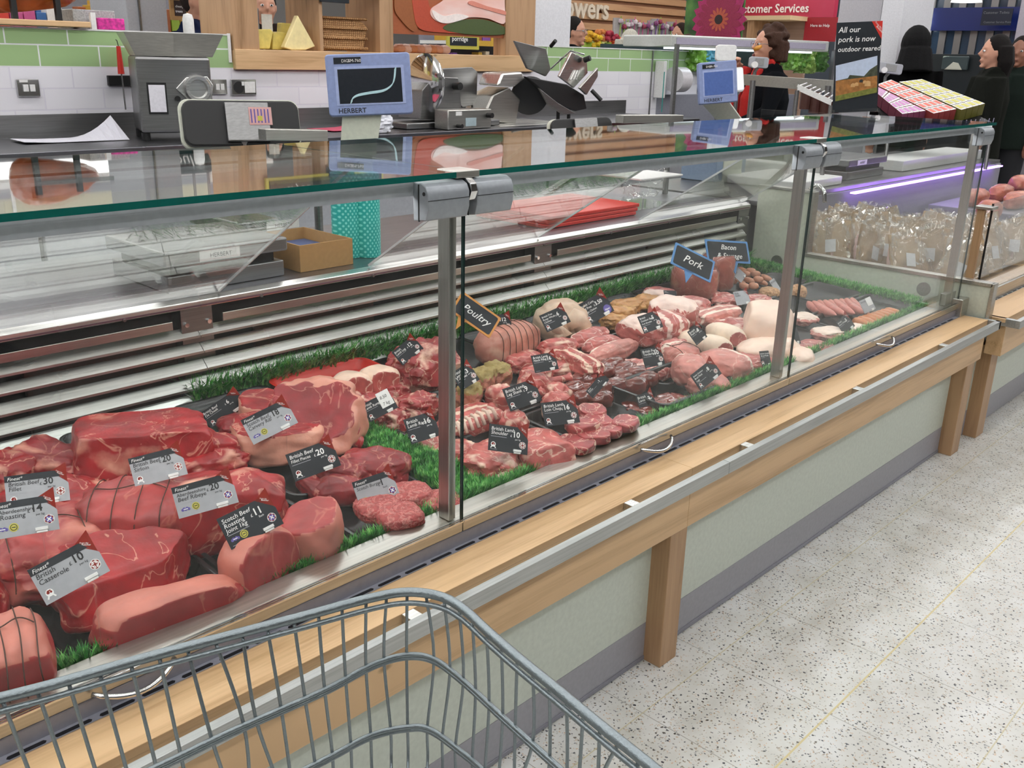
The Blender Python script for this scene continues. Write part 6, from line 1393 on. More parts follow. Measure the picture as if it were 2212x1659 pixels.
block('price_tag', 'small white price ticket beside the pink box', 'price ticket', P(198, 55, 'y', WY).x, P(209, 55, 'y', WY).x, WY-.0, WY+.02, 1.5745, 1.65, 'white', .001)
# cheeses, grater, basket, ticket in the oak frame
def wedge(name, lab, pts, y, d, mat, z=1.501):
    q = [P(px, py, 'y', y) for px, py in pts]; zmin = min(p.z for p in q)
    for p in q: p.z += z-zmin
    mb = MB(); mb.prism(q, (0, d, 0)); o = mb.build(name, mat, bevel=.006, seg=3); return tag(o, lab, 'cheese')
CH1 = plain('yellow cheese', 'd9c76a', .55, bump=.4, bscale=30, var=.12); CH2 = plain('pale cheese', 'efe0a4', .5, bump=.3, bscale=30, var=.08)
wedge('cheese_block', 'square yellow cheese block with a cut face in the oak frame', [(537, 97), (583, 97), (590, 60), (585, 54), (537, 54)], WY+.03, .10, CH1)
wedge('cheese_block', 'smaller cheese piece in the middle of the oak frame', [(588, 97), (615, 97), (620, 60), (600, 58), (589, 62)], WY+.06, .08, CH1)
wedge('cheese_block', 'pale cheese triangle standing tall beside the middle wall of the frame', [(613, 92), (630, 98), (660, 98), (681, 90), (643, 22), (636, 40)], WY+.0, .04, CH2)
wedge('cheese_block', 'cheese slab behind the tall pale triangle', [(605, 95), (630, 95), (630, 38), (608, 36)], WY+.16, .05, CH1)
block('cheese_grater', 'silver cheese grater behind the square cheese', 'grater', P(533, 40, 'y', WY+.18).x, P(556, 40, 'y', WY+.18).x, WY+.16, WY+.22, 1.5015, 1.72, plain('grater steel', '9da4ac', .35, .7, bump=.8, bscale=200))
block('price_tag', 'white ticket standing among the cheeses', 'price ticket', P(566, 40, 'y', WY+.13).x, P(589, 40, 'y', WY+.13).x, WY+.135, WY+.138, 1.5015, 1.69, 'white', .0005)
def wicker():
    m, n, b, out = newmat('wicker'); mp = mapping(n, scale=(1, 1, 1)); wv = N(n, 'ShaderNodeTexWave'); wv.bands_direction = 'Z'; wv.inputs['Scale'].default_value = 28; wv.inputs['Distortion'].default_value = 2.5; wv.inputs['Detail Scale'].default_value = 8; n.links.new(mp.outputs[0], wv.inputs[0])
    w2 = N(n, 'ShaderNodeTexWave'); w2.inputs['Scale'].default_value = 22; w2.inputs['Distortion'].default_value = 1; n.links.new(mp.outputs[0], w2.inputs[0]); mm = N(n, 'ShaderNodeMath', operation='MULTIPLY'); n.links.new(wv.outputs[1], mm.inputs[0]); n.links.new(w2.outputs[1], mm.inputs[1])
    r = ramp(n, [(.0, hx('8a5c30')), (.5, hx('dcb07a'))]); n.links.new(mm.outputs[0], r.inputs[0]); n.links.new(r.outputs[0], b.inputs['Base Color']); b.inputs['Roughness'].default_value = .6
    bp = N(n, 'ShaderNodeBump'); bp.inputs['Strength'].default_value = .8; bp.inputs['Distance'].default_value = .006; n.links.new(mm.outputs[0], bp.inputs['Height']); n.links.new(bp.outputs[0], b.inputs['Normal']); return m
q = [P(px, py, 'y', WY+.02) for px, py in ((692, 98), (786, 98), (795, 48), (775, 28), (728, 24), (695, 22))]; dz = 1.501-min(p.z for p in q)
for p in q: p.z += dz
t = thing('wicker_hamper', 'wicker basket tilted on its side in the right compartment', 'basket', (q[0].x, WY, 1.5)); WK = wicker(); mb = MB(); mb.prism(q, (0, .24, 0)); mb.build('basket_body', WK, t, bevel=.015, seg=3)
for k in range(4):
    z = 1.52+.055*k; MB().tube([(q[0].x-.004, WY+.014, z), (q[1].x+.02, WY+.014, z)], .008, 8).build('woven_band', WK, t, smooth=True)
block('price_tag', 'dark ticket hanging above the wicker basket', 'price ticket', P(690, 5, 'y', WY-.03).x, P(750, 5, 'y', WY-.03).x, WY-.05, WY-.03, 1.765, 1.86, 'slate', .001)
for i, px in enumerate((858, 872, 884, 900, 915, 928, 940, 955)):
    c = P(px, 100, 'y', WY+.22); mb = blob(.10, .07, .055, seed=i+120, amp=.08, e=2.2, res=8); o = mb.build('bread_roll', plain('pinkish rolls %d' % i, ('d09a7c', 'e3c4b4', 'c98a5c')[i % 3], .5), local=True, smooth=True); o.location = (c.x, WY+.2, 1.501); tag(o, 'small wrapped roll on the oak shelf below the ham poster', 'bread roll', 'rolls below the ham poster')
# --- flower wall, orchids, gerbera poster
FY = 8.6
sl_m = MB(); a, b = P(1175, 60, 'y', FY), P(1482, 60, 'y', FY)
t = thing('flower_wall', 'slatted timber wall with raised flowers lettering', 'wall panel', ((a.x+b.x)/2, FY, 0))
MB().box(a.x, b.x, FY+.05, FY+.1, 0, 3.2).build('backing', plain('brown backing', '8a5f42', .7), t)
z = 1.0
for k in range(15): MB().box(a.x, b.x, FY, FY+.05, 1.2+.13*k, 1.285+.13*k).build('slat', wood('flower wall slat', 'c49a72', 'a97c58') if k == 0 else bpy.data.materials['flower wall slat'], t, bevel=.004)
M_ = Matrix(((1, 0, 0, 0), (0, 0, -1, FY-.03), (0, 1, 0, 0), (0, 0, 0, 1))); q0, q1 = P(1232, 36, 'y', FY), P(1313, 5, 'y', FY)
vs, fs = text_geo('Flowers', 1, 0, .02); xs = [v.x for v in vs]; kx = (q1.x-q0.x)/(.66*(max(xs)-min(xs)))
mb = MB(); put_text(mb, 'Flowers', q1.x, q0.z, 0, kx, 0, M_, 0, .02, 'r'); o = mb.build('lettering', plain('cream lettering', 'ddd0bb', .5), t); s = o.modifiers.new('t', 'SOLIDIFY'); s.thickness = .05
pl = [P(x, y, 'x', 9.9) for x, y in ((1476, 90), (1600, 86))]
t = thing('gerbera_poster', 'poster of a big magenta gerbera on green leaves', 'poster', (9.9, pl[0].y, 1.5))
y0, y1 = pl[1].y, pl[0].y; MB().box(9.9, 9.93, y0, y1, 1.70, 3.0).build('panel', colour_noise('leaf print', ['1e3018', '3c6a2c', '6f9a4a'], (4, 4, 4), .5, 'LINEAR', False), t)
c = P(1552, 42, 'x', 9.88); r0 = abs(P(1552, 42, 'x', 9.88).y-P(1605, 42, 'x', 9.88).y)
for ring, (ra, rb_, n, col) in enumerate(((.35, 1.15, 22, 'a3205c'), (.3, .95, 18, '8f1c44'), (.15, .42, 14, 'b5533c'))):
    mb = MB(); m_ = plain('petal print %d' % ring, col, .5, var=.2)
    for i in range(n):
        a_ = 6.2832*i/n+ring*.2; d1, d2 = Vector((0, math.cos(a_), math.sin(a_))), Vector((0, -math.sin(a_), math.cos(a_)))
        p = lambda u, v: Vector((9.895-.004*ring-.0004*i, c.y, c.z))+d1*r0*u+d2*r0*v
        mb.prism([p(ra*.4, -.03), p(ra+.2*rb_, -.12*rb_), p(rb_*.85, -.12*rb_), p(rb_, 0), p(rb_*.85, .12*rb_), p(ra+.2*rb_, .12*rb_), p(ra*.4, .03)], (-.0003, 0, 0))
    mb.build('petals', m_, t)
MB().cyl((9.882, c.y, c.z), (9.878, c.y, c.z), r0*.16, 24).build('flower_centre', plain('dark centre', '2a1a18', .6), t)
# orchids in sleeves
for i in range(15):
    px = 1328+i*8.3+rs.uniform(-2, 2); c = P(px, 100, 'y', 7.4); top = P(px, 42+rs.uniform(-4, 14), 'y', 7.4).z
    t = thing('wrapped_orchid', 'sleeved orchid in the grey row before the timber wall', 'plant', (c.x, 7.4, 0), 0, 'sleeved orchids')
    MB().tube([(c.x, 7.4, .9), (c.x, 7.4, 1.3), (c.x+rs.uniform(-.02, .02), 7.4, top)], [.02, .035, .055], 8).build('sleeve', plain('grey film sleeve', '8b8684', .25, bump=.5) if i == 0 else bpy.data.materials['grey film sleeve'], t, smooth=True)
    MB().tube([(c.x, 7.38, 1.0), (c.x+rs.uniform(-.02, .02), 7.33, top+.02)], .006, 6).build('flower_stem', GOODS[rs.choice((3, 1, 2))], t)
    b_ = blob(.05, .05, .05, seed=i, amp=.2, res=6); [v.__iadd__(Vector((c.x, 7.33, top-.06))) for v in b_.v]; b_.build('bloom', plain('bloom %d' % i, rs.choice(('b9a7b0', '7a3a6a', 'd0c4c8', '93324a')), .5), t, smooth=True)
block('flower_stand', 'dark stand under the orchids and bouquets', 'stand', P(1240, 100, 'y', 7.0).x, P(1470, 100, 'y', 7.0).x, 6.95, 7.6, 0, .9, 'black')
for i, (px, py, col) in enumerate(((1268, 85, 'd9a61e'), (1280, 93, 'e6c22a'), (1297, 97, 'dfe08a'), (1310, 85, 'a3263c'), (1322, 98, 'e0622a'), (1335, 99, 'd9481e'), (1290, 82, 'c97a3a'))):
    c = P(px, py, 'y', 6.9); t = thing('flower_bouquet', ['orange-yellow', 'bright yellow', 'lime', 'crimson', 'orange', 'red-orange', 'amber'][i]+' bouquet above the green tiled wall', 'bouquet', (c.x, 6.9, .9))
    MB().tube([(c.x, 6.9, .9), (c.x, 6.9, c.z-.03)], [.02, .06], 10).build('stems', GOODS[1], t, smooth=True)
    m_ = plain('bouquet '+col, col, .6, var=.25)
    for k in range(7):
        b_ = blob(.065, .065, .05, seed=i*9+k, amp=.25, res=6, freq=5); o_ = Vector((c.x+rs.uniform(-.07, .07), 6.86+rs.uniform(-.04, .04), c.z+rs.uniform(-.05, .04))); [v.__iadd__(o_) for v in b_.v]; b_.build('bloom', m_, t, smooth=True)
# --- customer services
CX = 13.0
def xp(px, py, x=CX): return P(px, py, 'x', x)
a, b = xp(1598, 35), xp(1812, -60); t = thing('customer_services_desk', 'red Customer Services wall sign over a wooden desk niche', 'service desk', (CX, (a.y+b.y)/2, 0))
RED = colour_noise('red fascia', ['b32a44', 'c43a58', 'd98098'], (.8, .8, .8), .35, 'LINEAR', False)
MB().box(CX, CX+.1, b.y, a.y, xp(1700, 38).z, xp(1700, -80).z).build('fascia', RED, t)
p1, p2 = xp(1742, 38), xp(1806, 90); MB().box(CX-.02, CX+.1, p2.y, p1.y, p2.z, p1.z).build('side_panel', plain('side red panel', 'a3202c', .4), t)
My = Matrix(((0, 0, -1, CX-.025), (-1, 0, 0, 0), (0, 1, 0, 0), (0, 0, 0, 1)))
def ytext(s, px0, px1, pyb, x, mat, bold=.02, parent=None, name='lettering'):
    q0, q1 = xp(px0, pyb, x), xp(px1, pyb, x); vs, fs = text_geo(s, 1, 0, bold); w_ = max(v.x for v in vs); k = abs(q0.y-q1.y)/w_
    Mt = Matrix(((0, 0, -1, x), (-1, 0, 0, q0.y), (0, 1, 0, q0.z), (0, 0, 0, 1))); mb = MB(); put_text(mb, s, 0, 0, 0, k, 0, Mt, 0, bold); return mb.build(name, mat, parent)
ytext('Customer Services', 1580, 1746, 28, CX-.02, T['inkw'], .02, t); ytext('Here to Help', 1750, 1792, 58, CX-.03, T['inkw'], .01, t)
p1, p2 = xp(1598, 38), xp(1745, 46); MB().box(CX-.5, CX, p2.y, p1.y, p2.z, p1.z).build('canopy', plain('pale ash', 'dcc49a', .5), t)
p1, p2 = xp(1598, 46), xp(1742, 100); MB().box(CX, CX+.05, p2.y, p1.y, .2, p1.z).build('niche_back', colour_noise('slatted brown', ['8f7464', 'a58a78'], (.5, .5, 30), .6, 'LINEAR', False), t); MB().box(CX-.45, CX, p1.y-.5, p1.y-.4, .2, p1.z).build('niche_side', T['wood_v'], t)
# --- long chiller with canopy and salads
q0, q1 = PD(1432, 95, 7.6), PD(1772, 95, 8.6); dx = (q1-q0); dx.z = 0; L_ = dx.length; ux = dx.normalized(); uy = Vector((-ux.y, ux.x, 0))
t = thing('salad_chiller', 'open chiller with a pale canopy and dark interior behind the shoppers', 'chiller', ((q0+q1)/2).xy.to_3d())
Mc = Matrix((ux, uy, Vector((0, 0, 1)))).transposed().to_4x4(); Mc.translation = (q0.x, q0.y, 0)
def cbx(n, mat, *b, par=t, **k): mb = MB(); lbox(mb, Mc, *b); return mb.build(n, T[mat] if isinstance(mat, str) else mat, par, **k)
zt = q0.z
cbx('canopy', plain('pale canopy', 'c9ccc8', .3, .3), -.0, L_, -.1, .5, zt-.02, zt+.07, bevel=.01); cbx('canopy_light', emit('cool canopy light', (.85, .95, 1), 2.2), .1, L_-.1, 0, .1, zt-.035, zt-.02)
cbx('canopy_strip', plain('lilac strip', 'a7a2b4', .4), .05, L_-.05, -.105, -.1, zt+.0, zt+.05); cbx('back_panel', plain('dark teal interior', '24383c', .5), 0, L_, .75, .8, .2, zt); cbx('tray', 'black', 0, L_, -.2, .75, .5, 1.0); cbx('base', 'greyp', 0, L_, -.2, .75, 0, .5)
for x in (0, L_*.5, L_): cbx('stay', 'steel_d', x-.015, x+.015, -.18, -.15, 1.0, zt)
Mci = Mc.inverted()
def in_ch(px, py, dy, z): 
    d = ray(px, py); o = q0+uy*dy; tt = (o-EYE).dot(uy)/d.dot(uy); return EYE+d*tt
for i, (px, py, col, lab) in enumerate(((1508, 128, '7fae4a', 'green salad bag at the left of the chiller'), (1522, 122, '5aa0b8', 'blue salad bag in the chiller'), (1535, 128, '4a90a8', 'blue film vegetable bag beside the white screen'), (1715, 128, '8fbf5a', 'heap of bright green lettuce bags right of the woman'), (1740, 135, 'a3c86a', 'pale green lettuce bags at the right of the chiller'), (1728, 122, '6fa84a', 'lettuce bag on top of the green heap'), (1760, 132, '5c8f46', 'dark green bag at the right end of the chiller'))):
    c = in_ch(px, py, .25, 0); crumple(.26, .2, .22, i+200, 'salad_bag', plain('salad '+col, col, .25, bscale=20, var=.3, bump=.5), (c.x, c.y, c.z-.1), lab, 'salad bag')
block('bag_riser', 'hidden step under the salad bags', 'step', 0, .01, 0, .01, 0, .01, 'black') if False else None
cbx('upper_step', 'trim', .1, L_-.05, .15, .7, 1.0, 1.22)
# white backs of devices on the second counter
def dev(lab, pl, pr, tl, y, nrm, kind):
    M, w, h = plane3(pl, pr, tl, y, nrm); t = thing('display_screen', lab, 'screen', (M @ Vector((w/2, 0, 0))).xy.to_3d()+Vector((0, 0, .886)))
    mb = MB(); lrr(mb, M, 0, w, 0, h, -.03, 0, .015); mb.build('shell', T['white'] if kind != 'grey' else T['greyp'], t, bevel=.004)
    if kind == 'grey': mb = MB(); lbox(mb, M, .3*w, .75*w, .2*h, .85*h, 0, .003); mb.build('inset', T['steel_d'], t); c = M @ Vector((.25*w, .2*h, .01)); MB().cyl(c, c+M.to_3x3() @ Vector((0, 0, .03)), .02, 14).build('knob', T['white'], t)
    if kind == 'panel': mb = MB(); lbox(mb, M, .06*w, .94*w, .06*h, .94*h, 0, .003); mb.build('face', emit('lit white screen', (1, 1, 1), .9), t)
    c = M @ Vector((w/2, .1*h, -.02)); MB().tube([c, Vector((c.x+.02, c.y+.03, c.z-.03)), Vector((c.x+.02, c.y+.03, 1.30 if y == 3.25 else .886))], .012, 8).build('stem', T['steel_d'], t)
dev('white square screen back in front of the salad chiller', (1546, 131), (1590, 132), (1548, 96), 2.75, (-.7, -.7, .1), 'w')
dev('tilted bright white screen right of the smaller scale display', (1590, 198), (1608, 196), (1596, 145), 2.9, (-.8, -.55, .2), 'panel')
dev('grey device in front of the eating woman', (1617, 145), (1659, 148), (1617, 121), 3.25, (-.75, -.65, .1), 'grey')
dev('grey device right of the pork poster', (1895, 155), (1947, 162), (1895, 132), 2.96, (-.85, -.5, .1), 'grey')
# --- far right: columns, blue fascia, window wall
struct(MB().box(8.6, 9.3, P(1899, 60, 'x', 8.6).y, P(1808, 60, 'x', 8.6).y, 0, 3.62), 'wall_pier', plain('pier paint', 'b3b1b6', .6)); struct(MB().box(8.55, 9.2, P(1945, 60, 'x', 8.55).y, P(1900, 60, 'x', 8.55).y, 0, 3.62), 'wall_pier_white', T['whitew'])
q = P(2196, 60, 'x', 9.5); struct(MB().box(9.5, 10.2, q.y-.7, q.y, 0, 3.62), 'wall_pier_right', plain('lilac grey pier', 'b0aab4', .6))
BX = 18.0
a, b = xp(2010, 66, BX), xp(2200, 18, BX); t = thing('blue_fascia', 'deep blue fascia over the far entrance doors', 'sign', (BX, (a.y+b.y)/2, 2)); MB().box(BX, BX+.2, b.y-1, a.y, a.z, xp(2100, 16, BX).z).build('fascia_board', plain('royal blue', '1c2f7a', .35), t)
a, b = xp(2118, 55, BX-.3), xp(2190, 18, BX-.3); MB().box(BX-.32, BX-.3, b.y, a.y, a.z, b.z).build('hanging_board', plain('navy', '1b2338', .4), t); ytext('Customer Toilets', 2124, 2180, 30, BX-.33, plain('pale grey lettering', '8f949c', .5), 0, t); ytext('Customer Service Point', 2124, 2184, 50, BX-.33, bpy.data.materials['pale grey lettering'], 0, t)
a, b = xp(1938, 110, BX+.3), xp(2260, 16, BX+.3)
struct(MB().box(BX+.3, BX+.35, b.y, a.y, 0, 3.6), 'window_1', plain('blue window glass', '40566e', .1))
for i in range(9):
    y = a.y-(a.y-b.y)*i/9; struct(MB().box(BX+.24, BX+.32, y-.06, y+.06, 0, 3.6), 'trim_%d' % (5+i), T['steel_d'])
WL = emit('reflected lamps', (.95, .98, 1), 3)  # lamp reflections in the far windows, built as glowing boxes
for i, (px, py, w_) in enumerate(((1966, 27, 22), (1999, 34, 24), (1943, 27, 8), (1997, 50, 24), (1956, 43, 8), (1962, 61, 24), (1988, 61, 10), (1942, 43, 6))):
    c = xp(px, py, BX+.0); tag(MB().box(c.x-.1, c.x, c.y-w_*.0045, c.y+w_*.0045, c.z-.035, c.z+.035).build('lamp_reflection', WL, bevel=.02), 'glowing strip standing for a lamp reflection in the far blue windows', 'lamp', 'far lamp reflections')
# far grey fridge row and dark shelving for depth
block('chest_freezer', 'dark glazed cabinet behind the hooded shopper', 'cabinet', 10.6, 11.2, P(2120, 130, 'x', 10.6).y, P(2010, 130, 'x', 10.6).y, 0, 1.62, plain('dark cabinet', '23292c', .3))
a, b = xp(2035, 150, 10.58), xp(2095, 122, 10.58); block('cabinet_goods', 'pale packets behind the glass of the dark cabinet', 'packets', 10.54, 10.59, b.y, a.y, a.z, b.z, colour_noise('pale packets', ['3c4a4c', '9aa89c', 'd8d8c8'], (6, 6, 6), .5), .01)
block('pendant_lamp', 'round white pendant lamp at the top right', 'lamp', 0, 0, 0, 0, 0, 0, 'white') if False else None
c = PD(2088, 0, 9); mb = MB(); mb.lathe([(.14, 0), (.12, .05), (.05, .12), (.012, .14), (.012, max(.2, 3.61-c.z+.02))], (c.x, c.y, c.z-.02), 24); tag(mb.build('pendant_lamp', emit('pendant glow', (1, 1, 1), 1.2), smooth=40), 'round white pendant lamp at the top right', 'lamp')
# counter rail in front of the eating woman
t = thing('glass_guard_rail', 'steel rail with a low glass edge crossing in front of the eating woman', 'rail', (6.3, 3.1, 0))
a, b = PD(1605, 172, 6.0), PD(1800, 186, 5.6); MB().obox((a+b)/2, (b-a)/2, (0, .02, 0), (0, 0, .032)).build('rail', T['steel'], t)
for s in (.12, .95):
    q = a.lerp(b, s); MB().tube([q, (q.x, q.y, 0)], .018, 10).build('upright', T['steel_d'], t)
# basket display left of poster
t = thing('wire_basket', 'white wire basket of jars beside the pork poster', 'basket', PD(1762, 210, 5.0)); a, b = PD(1722, 195, 5.0), PD(1795, 228, 5.0); c = PD(1742, 187, 5.5)
mb = MB(); mb.prism([a, b, b+Vector((0, 0, .03)), a+Vector((0, 0, .03))], (c-a)*.02); mb.build('front_edge', T['white'], t)
for i in range(8):
    q = a.lerp(b, i/7); e = c-a; MB().tube([q+Vector((0, 0, .02)), q+e+Vector((0, 0, .02))], .004, 5).build('wire', T['white'], t)
    if i % 2: MB().tube([q+e*.5-Vector((0, 0, .1)), q+e*.5+Vector((0, 0, .015))], .03, 10).build('jar', GOODS[9], t)
for e in (a, b): MB().tube([e, (e.x, e.y, .887 if 2.25 < e.y < 3.0 else 0)], .012, 8).build('leg', T['steel_d'], t)
# ---------------------------------------------------------------- people
def skin_mat(n, c): return plain(n, c, .5, bscale=30, var=.05)
SK = skin_mat('skin', 'c9957c'); SKD = skin_mat('darker skin', '8c5e4a')
def person(lab, head, yaw, coat, hair, hairstyle='short', skin=None, arms=None, trousers='1c1d22', nod=0, glasses=False, hood=False, turn=0, scarf=None, detail=False):
    """standing figure; head = world position of the head centre; yaw = facing"""
    skin = skin or SK; H = head.z/.925; t = thing('person', lab, 'person', (head.x, head.y, 0), yaw)
    s = H/1.72; V = lambda x, y, z: Vector((x*s, y*s, z*s))
    def rem(o, v=.009, sm=3):
        r = o.modifiers.new('r', 'REMESH'); r.mode = 'VOXEL'; r.voxel_size = v*s; r.use_smooth_shade = True
        k = o.modifiers.new('s', 'SMOOTH'); k.iterations = sm; k.factor = .5; return o
    def ell(mb, c, rx, ry, rz, n=14):
        b = len(mb.v); k = 10
        for i in range(1, k):
            a = math.pi*i/k
            for j in range(n): w = 6.28318*j/n; mb.v.append(c+Vector((rx*math.sin(a)*math.cos(w), ry*math.sin(a)*math.sin(w), rz*math.cos(a)))*s)
        tp_, bt = len(mb.v), len(mb.v)+1; mb.v += [c+Vector((0, 0, rz*s)), c-Vector((0, 0, rz*s))]
        for i in range(k-2):
            for j in range(n): mb.f.append([b+i*n+j, b+(i+1)*n+j, b+(i+1)*n+(j+1) % n, b+i*n+(j+1) % n]); mb.m.append(0)
        for j in range(n): mb.f += [[tp_, b+j, b+(j+1) % n], [bt, b+(k-2)*n+(j+1) % n, b+(k-2)*n+j]]; mb.m += [0, 0]
    hc = V(0, 0, 1.59); A = arms or {}
    la = A.get('l', [(0, .19, 1.40), (-.01, .23, 1.12), (.06, .22, .88)]); ra_ = A.get('r', [(0, -.19, 1.40), (-.01, -.23, 1.12), (.06, -.22, .88)])
    body = MB()
    Rt = Matrix.Rotation(turn, 3, 'Z') @ Matrix.Rotation(nod, 3, 'Y')
    def hp(x, y, z): return hc+Rt @ V(x, y, z)
    h0 = len(body.v); ell(body, Vector((0, 0, 0)), .092, .074, .115); ell(body, V(.028, 0, -.055), .058, .052, .062)
    body.tube([V(.085, 0, .02), V(.108, 0, -.018), V(.088, 0, -.032)], [.007*s, .013*s, .010*s], 8)      # nose
    ell(body, V(.086, 0, -.062), .012, .024, .007); ell(body, V(.082, 0, -.074), .012, .02, .006)           # lips
    ell(body, V(.070, 0, -.105), .022, .026, .016); ell(body, V(.074, 0, .028), .014, .055, .009)            # chin, brow
    for sd in (-1, 1): ell(body, V(-.005, sd*.076, -.01), .018, .008, .03); ell(body, V(.062, sd*.036, -.03), .02, .02, .018)
    for i in range(h0, len(body.v)): body.v[i] = hc+Rt @ body.v[i]
    body.tube([V(-.02, 0, 1.36), V(-.015, 0, 1.44), hp(-.01, 0, -.06)], [.075*s, .056*s, .055*s], 14)
    for z0_, z1_, r0_, r1_ in ((.92, 1.06, .13, .12), (1.06, 1.25, .12, .135), (1.25, 1.40, .135, .11)):
        for sd in (-1, 1): body.tube([V(0, sd*.06, z0_), V(0, sd*.065, z1_)], [r0_*s*.85, r1_*s*.85], 14)
    for arm in (la, ra_):
        p = [V(*q) for q in arm]; body.tube([p[0], p[0].lerp(p[1], .5), p[1], p[1].lerp(p[2], .5), p[2]], [.055*s, .046*s, .038*s, .034*s, .026*s], 12)
        d = (p[2]-p[1]).normalized(); sd = Vector((0, 0, 1)).cross(d); sd = sd.normalized() if sd.length > .1 else Vector((0, 1, 0)); up = d.cross(sd)
        palm = p[2]+d*.045*s; body.tube([p[2], palm, palm+d*.04*s], [.026*s, .036*s, .034*s], 10)
        for k in range(4):
            b = palm+d*.04*s+sd*(k-1.5)*.019*s; f1 = b+d*(.035+.006*(1.5-abs(k-1.5)))*s-up*.004*s; f2 = f1+(d*.6-up*.8)*.026*s; f3 = f2+(d*.1-up)*.018*s; body.tube([b-d*.02*s, b, f1, f2, f3], [.0095*s, .0095*s, .0088*s, .008*s, .007*s], 8)
        tb = p[2]+d*.02*s+sd*.03*s; body.tube([tb, tb+(d+sd).normalized()*.035*s, tb+(d*1.3+sd*.5).normalized()*.06*s-up*.015*s], [.012*s, .010*s, .008*s], 8)
    for sd in (-1, 1): body.tube([V(0, sd*.09, .92), V(.01, sd*.095, .50), V(0, sd*.10, .09)], [.09*s, .055*s, .038*s], 12); body.tube([V(-.04, sd*.10, .05), V(.06, sd*.105, .045), V(.15, sd*.11, .03)], [.04*s, .04*s, .028*s], 10)
    rem(body.build('body', skin, t, local=True), .0075 if detail else .009)
    # clothes
    c = MB()
    for z0_, z1_, r0_, r1_ in ((.80, 1.06, .15, .135), (1.06, 1.25, .135, .15), (1.25, 1.41, .15, .115)):
        for sd in (-1, 1): c.tube([V(0, sd*.065, z0_), V(0, sd*.07, z1_)], [r0_*s, r1_*s], 16)
    c.tube([V(-.01, -.12, 1.41), V(-.01, .12, 1.41)], [.075*s, .075*s], 12); c.tube([V(-.02, 0, 1.38), V(-.018, 0, 1.465)], [.10*s, .072*s], 14)
    for arm in (la, ra_):
        p = [V(*q) for q in arm]; e = p[1].lerp(p[2], .86); c.tube([p[0], p[0].lerp(p[1], .5), p[1], e], [.075*s, .064*s, .056*s, .045*s], 12)
    rem(c.build('coat', plain('coat '+coat+lab[:6], coat, .95, spec=.1, bump=.3, bscale=60), t, local=True), .012)
    c = MB()
    for sd in (-1, 1): c.tube([V(0, sd*.09, .90), V(.01, sd*.098, .5), V(0, sd*.10, .09)], [.115*s, .08*s, .07*s], 12)
    rem(c.build('trousers', plain('trousers '+trousers+lab[:6], trousers, .85), t, local=True), .014)
    c = MB()
    for sd in (-1, 1): c.tube([V(-.05, sd*.10, .045), V(.06, sd*.105, .045), V(.16, sd*.11, .035)], [.046*s, .048*s, .036*s], 10)
    rem(c.build('shoes', T['black'], t, local=True), .012)
    # hair
    hm = plain('hair '+hair+lab[:6], hair, .75, spec=.2, bump=.8, bscale=120, var=.2); c = MB(); h0 = len(c.v)
    if hood:
        ell(c, V(-.03, 0, .015), .13, .115, .15); c.tube([V(-.05, 0, -.02), V(-.07, 0, -.2)], [.12*s, .15*s], 14)
    else:
        ell(c, V(-.022, 0, .022), .098, .084, .112)
        if hairstyle == 'long':
            for a_ in (-1.9, -1.3, -.7, 0, .7, 1.3, 1.9): c.tube([V(-.06-.03*math.cos(a_), .085*math.sin(a_), .04), V(-.07-.04*math.cos(a_), .095*math.sin(a_), -.08), V(-.06-.04*math.cos(a_), .09*math.sin(a_), -.2)], [.04*s, .045*s, .025*s], 8)
        if hairstyle == 'curly':
            rr_ = random.Random(3)
            for i in range(60):
                a_, b_ = rr_.uniform(-2.5, 2.5), rr_.uniform(-.9, 1.4); ell(c, V(-.03-.10*math.cos(a_)*math.cos(b_), .105*math.sin(a_)*math.cos(b_), .02+.115*math.sin(b_)), .026, .026, .026, 8)
            for a_ in (-1.8, -1.2, -.6, 0, .6, 1.2, 1.8): c.tube([V(-.05-.05*math.cos(a_), .095*math.sin(a_), .03), V(-.06-.05*math.cos(a_), .105*math.sin(a_), -.1)], [.04*s, .03*s], 8)
    for i in range(h0, len(c.v)):
        v = c.v[i]
        if not hood and v.x > .035*s and v.z < .055*s: v.x = .035*s-.3*(v.x-.035*s)      # leave the face free
        c.v[i] = hc+Rt @ v
    rem(c.build('hood' if hood else 'hair', hm, t, local=True), .009, 1)
    if not hood:
        for sd in (-1, 1):
            e = MB(); ell(e, Vector((0, 0, 0)), .010, .013, .008, 10); e.v = [hp(.081, sd*.031, .006)+v for v in e.v]; e.build('eye', [T['white']], t, local=True, smooth=True)
            e = MB(); ell(e, Vector((0, 0, 0)), .004, .006, .006, 8); e.v = [hp(.0895, sd*.031, .006)+v for v in e.v]; e.build('pupil', [T['ink']], t, local=True, smooth=True)
        e = MB(); ell(e, Vector((0, 0, 0)), .006, .02 if not detail else .018, .003 if not detail else .014, 12); e.v = [hp(.0945, 0, -.068)+v for v in e.v]; e.build('mouth', plain('mouth '+lab[:6], '6b2a28', .5), t, local=True, smooth=True)
    if glasses:
        g_ = MB()
        for sd in (-1, 1): g_.tube([hp(.096, sd*.033+.024*math.cos(a_), .006+.018*math.sin(a_)) for a_ in [6.283*k/14 for k in range(14)]], .0017*s, 6, closed=True); g_.tube([hp(.094, sd*.056, .01), hp(.0, sd*.082, .005)], .0016*s, 6)
        g_.tube([hp(.097, -.01, .008), hp(.097, .01, .008)], .0016*s, 6); g_.build('glasses', T['steel_d'], t, local=True, smooth=True)
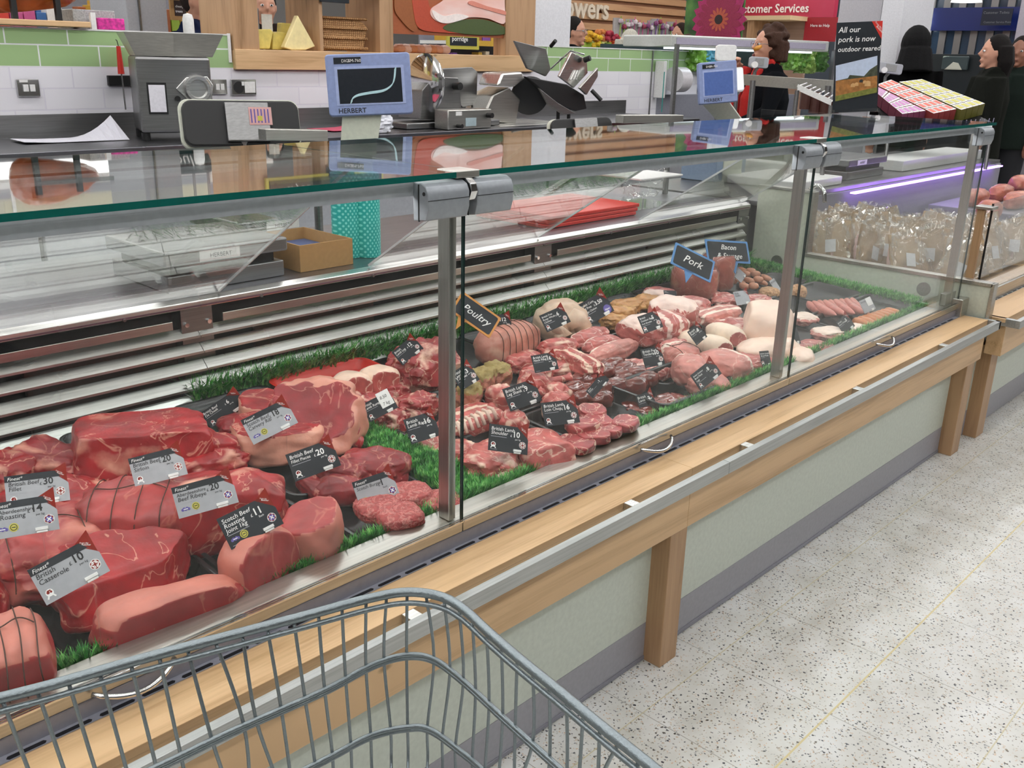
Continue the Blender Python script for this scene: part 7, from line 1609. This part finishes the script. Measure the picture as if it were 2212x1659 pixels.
    if scarf:
        c = MB(); c.tube([V(.02, .10, 1.47), V(-.08, 0, 1.49), V(.02, -.10, 1.47)], .035*s, 10); c.tube([V(.09, .085, 1.45), V(.155, .075, 1.25), V(.15, .08, .85), V(.14, .08, .55)], [.035*s, .045*s, .045*s, .045*s], 10); c.tube([V(.09, -.085, 1.45), V(.155, -.075, 1.25), V(.15, -.08, .80)], [.035*s, .042*s, .045*s], 10)
        rem(c.build('scarf', plain('scarf '+scarf, scarf, .9), t, local=True), .01)
    return t
def face_to(p, px): # yaw helper: angle (world) of the direction from p toward the camera, plus px degrees
    return math.atan2(-p.y, -p.x)+R_(px)
h = PD(1658, 99, 6.5)
wm = person('woman with curly brown hair and red scarf lifting food to her open mouth', h, face_to(h, -62), '101216', '3f2a20', 'curly', glasses=True, scarf='b3201c', detail=True, nod=-.05,
       arms={'l': [(0, .19, 1.40), (.10, .27, 1.16), (.30, .18, 1.06)], 'r': [(0, -.19, 1.40), (.12, -.30, 1.22), (.20, -.08, 1.43)]})
sn = PD(1636, 104, 6.36); tag(MB().tube([sn+Vector((-.03, 0, -.005)), sn, sn+Vector((.03, -.01, .012))], [.012, .016, .010], 10).build('snack', plain('orange snack', 'c98a2a', .5), smooth=True), 'orange-brown piece of food held at the woman\'s mouth', 'food')
for lab, px, py, d, tn, coat, hair, st, kw in (
    ('man with receding dark hair and glasses in profile right of the white column', 1243, 68, 9.4, 75, '15171a', '17120f', 'short', dict(glasses=True)),
    ('man whose dark haired head shows above the chiller canopy', 1468, 76, 11.5, -45, '2a2c30', '2a1c16', 'short', {}),
    ('person with brown hair bowed just above the green tiles', 1484, 104, 9.3, 180, '22262a', '3a2419', 'long', {}),
    ('grey haired person seen from behind among the flowers', 1362, 96, 8.6, 160, '1c1c20', 'b8b4a8', 'long', {}),
    ('young man with dark hair behind the cheeses', 572, 14, 7.6, 10, '2c2422', '120d0c', 'short', {}),
    ('shopper in a navy and red jacket left of the oak frame', 428, 0, 6.6, 60, '1c2440', '2a2220', 'short', {}),
    ('shopper in a black hooded coat at the upper right', 1975, 100, 8.0, -160, '060607', '050506', 'short', dict(hood=True)),
    ('person whose face shows left of the black hood', 1948, 94, 10.5, 10, '50382c', '2c1f1a', 'short', {}),
    ('woman with long dark hair in profile facing left at the far right', 2148, 112, 7.4, -75, '1a1c18', '0f0b0a', 'long', {}),
    ('person with a brown face at the right edge of the picture', 2204, 112, 8.2, -15, '1c2420', '1a1311', 'short', dict(skin=SKD))):
    h = PD(px, py, d); person(lab, h, face_to(h, tn), coat, hair, st, **kw)
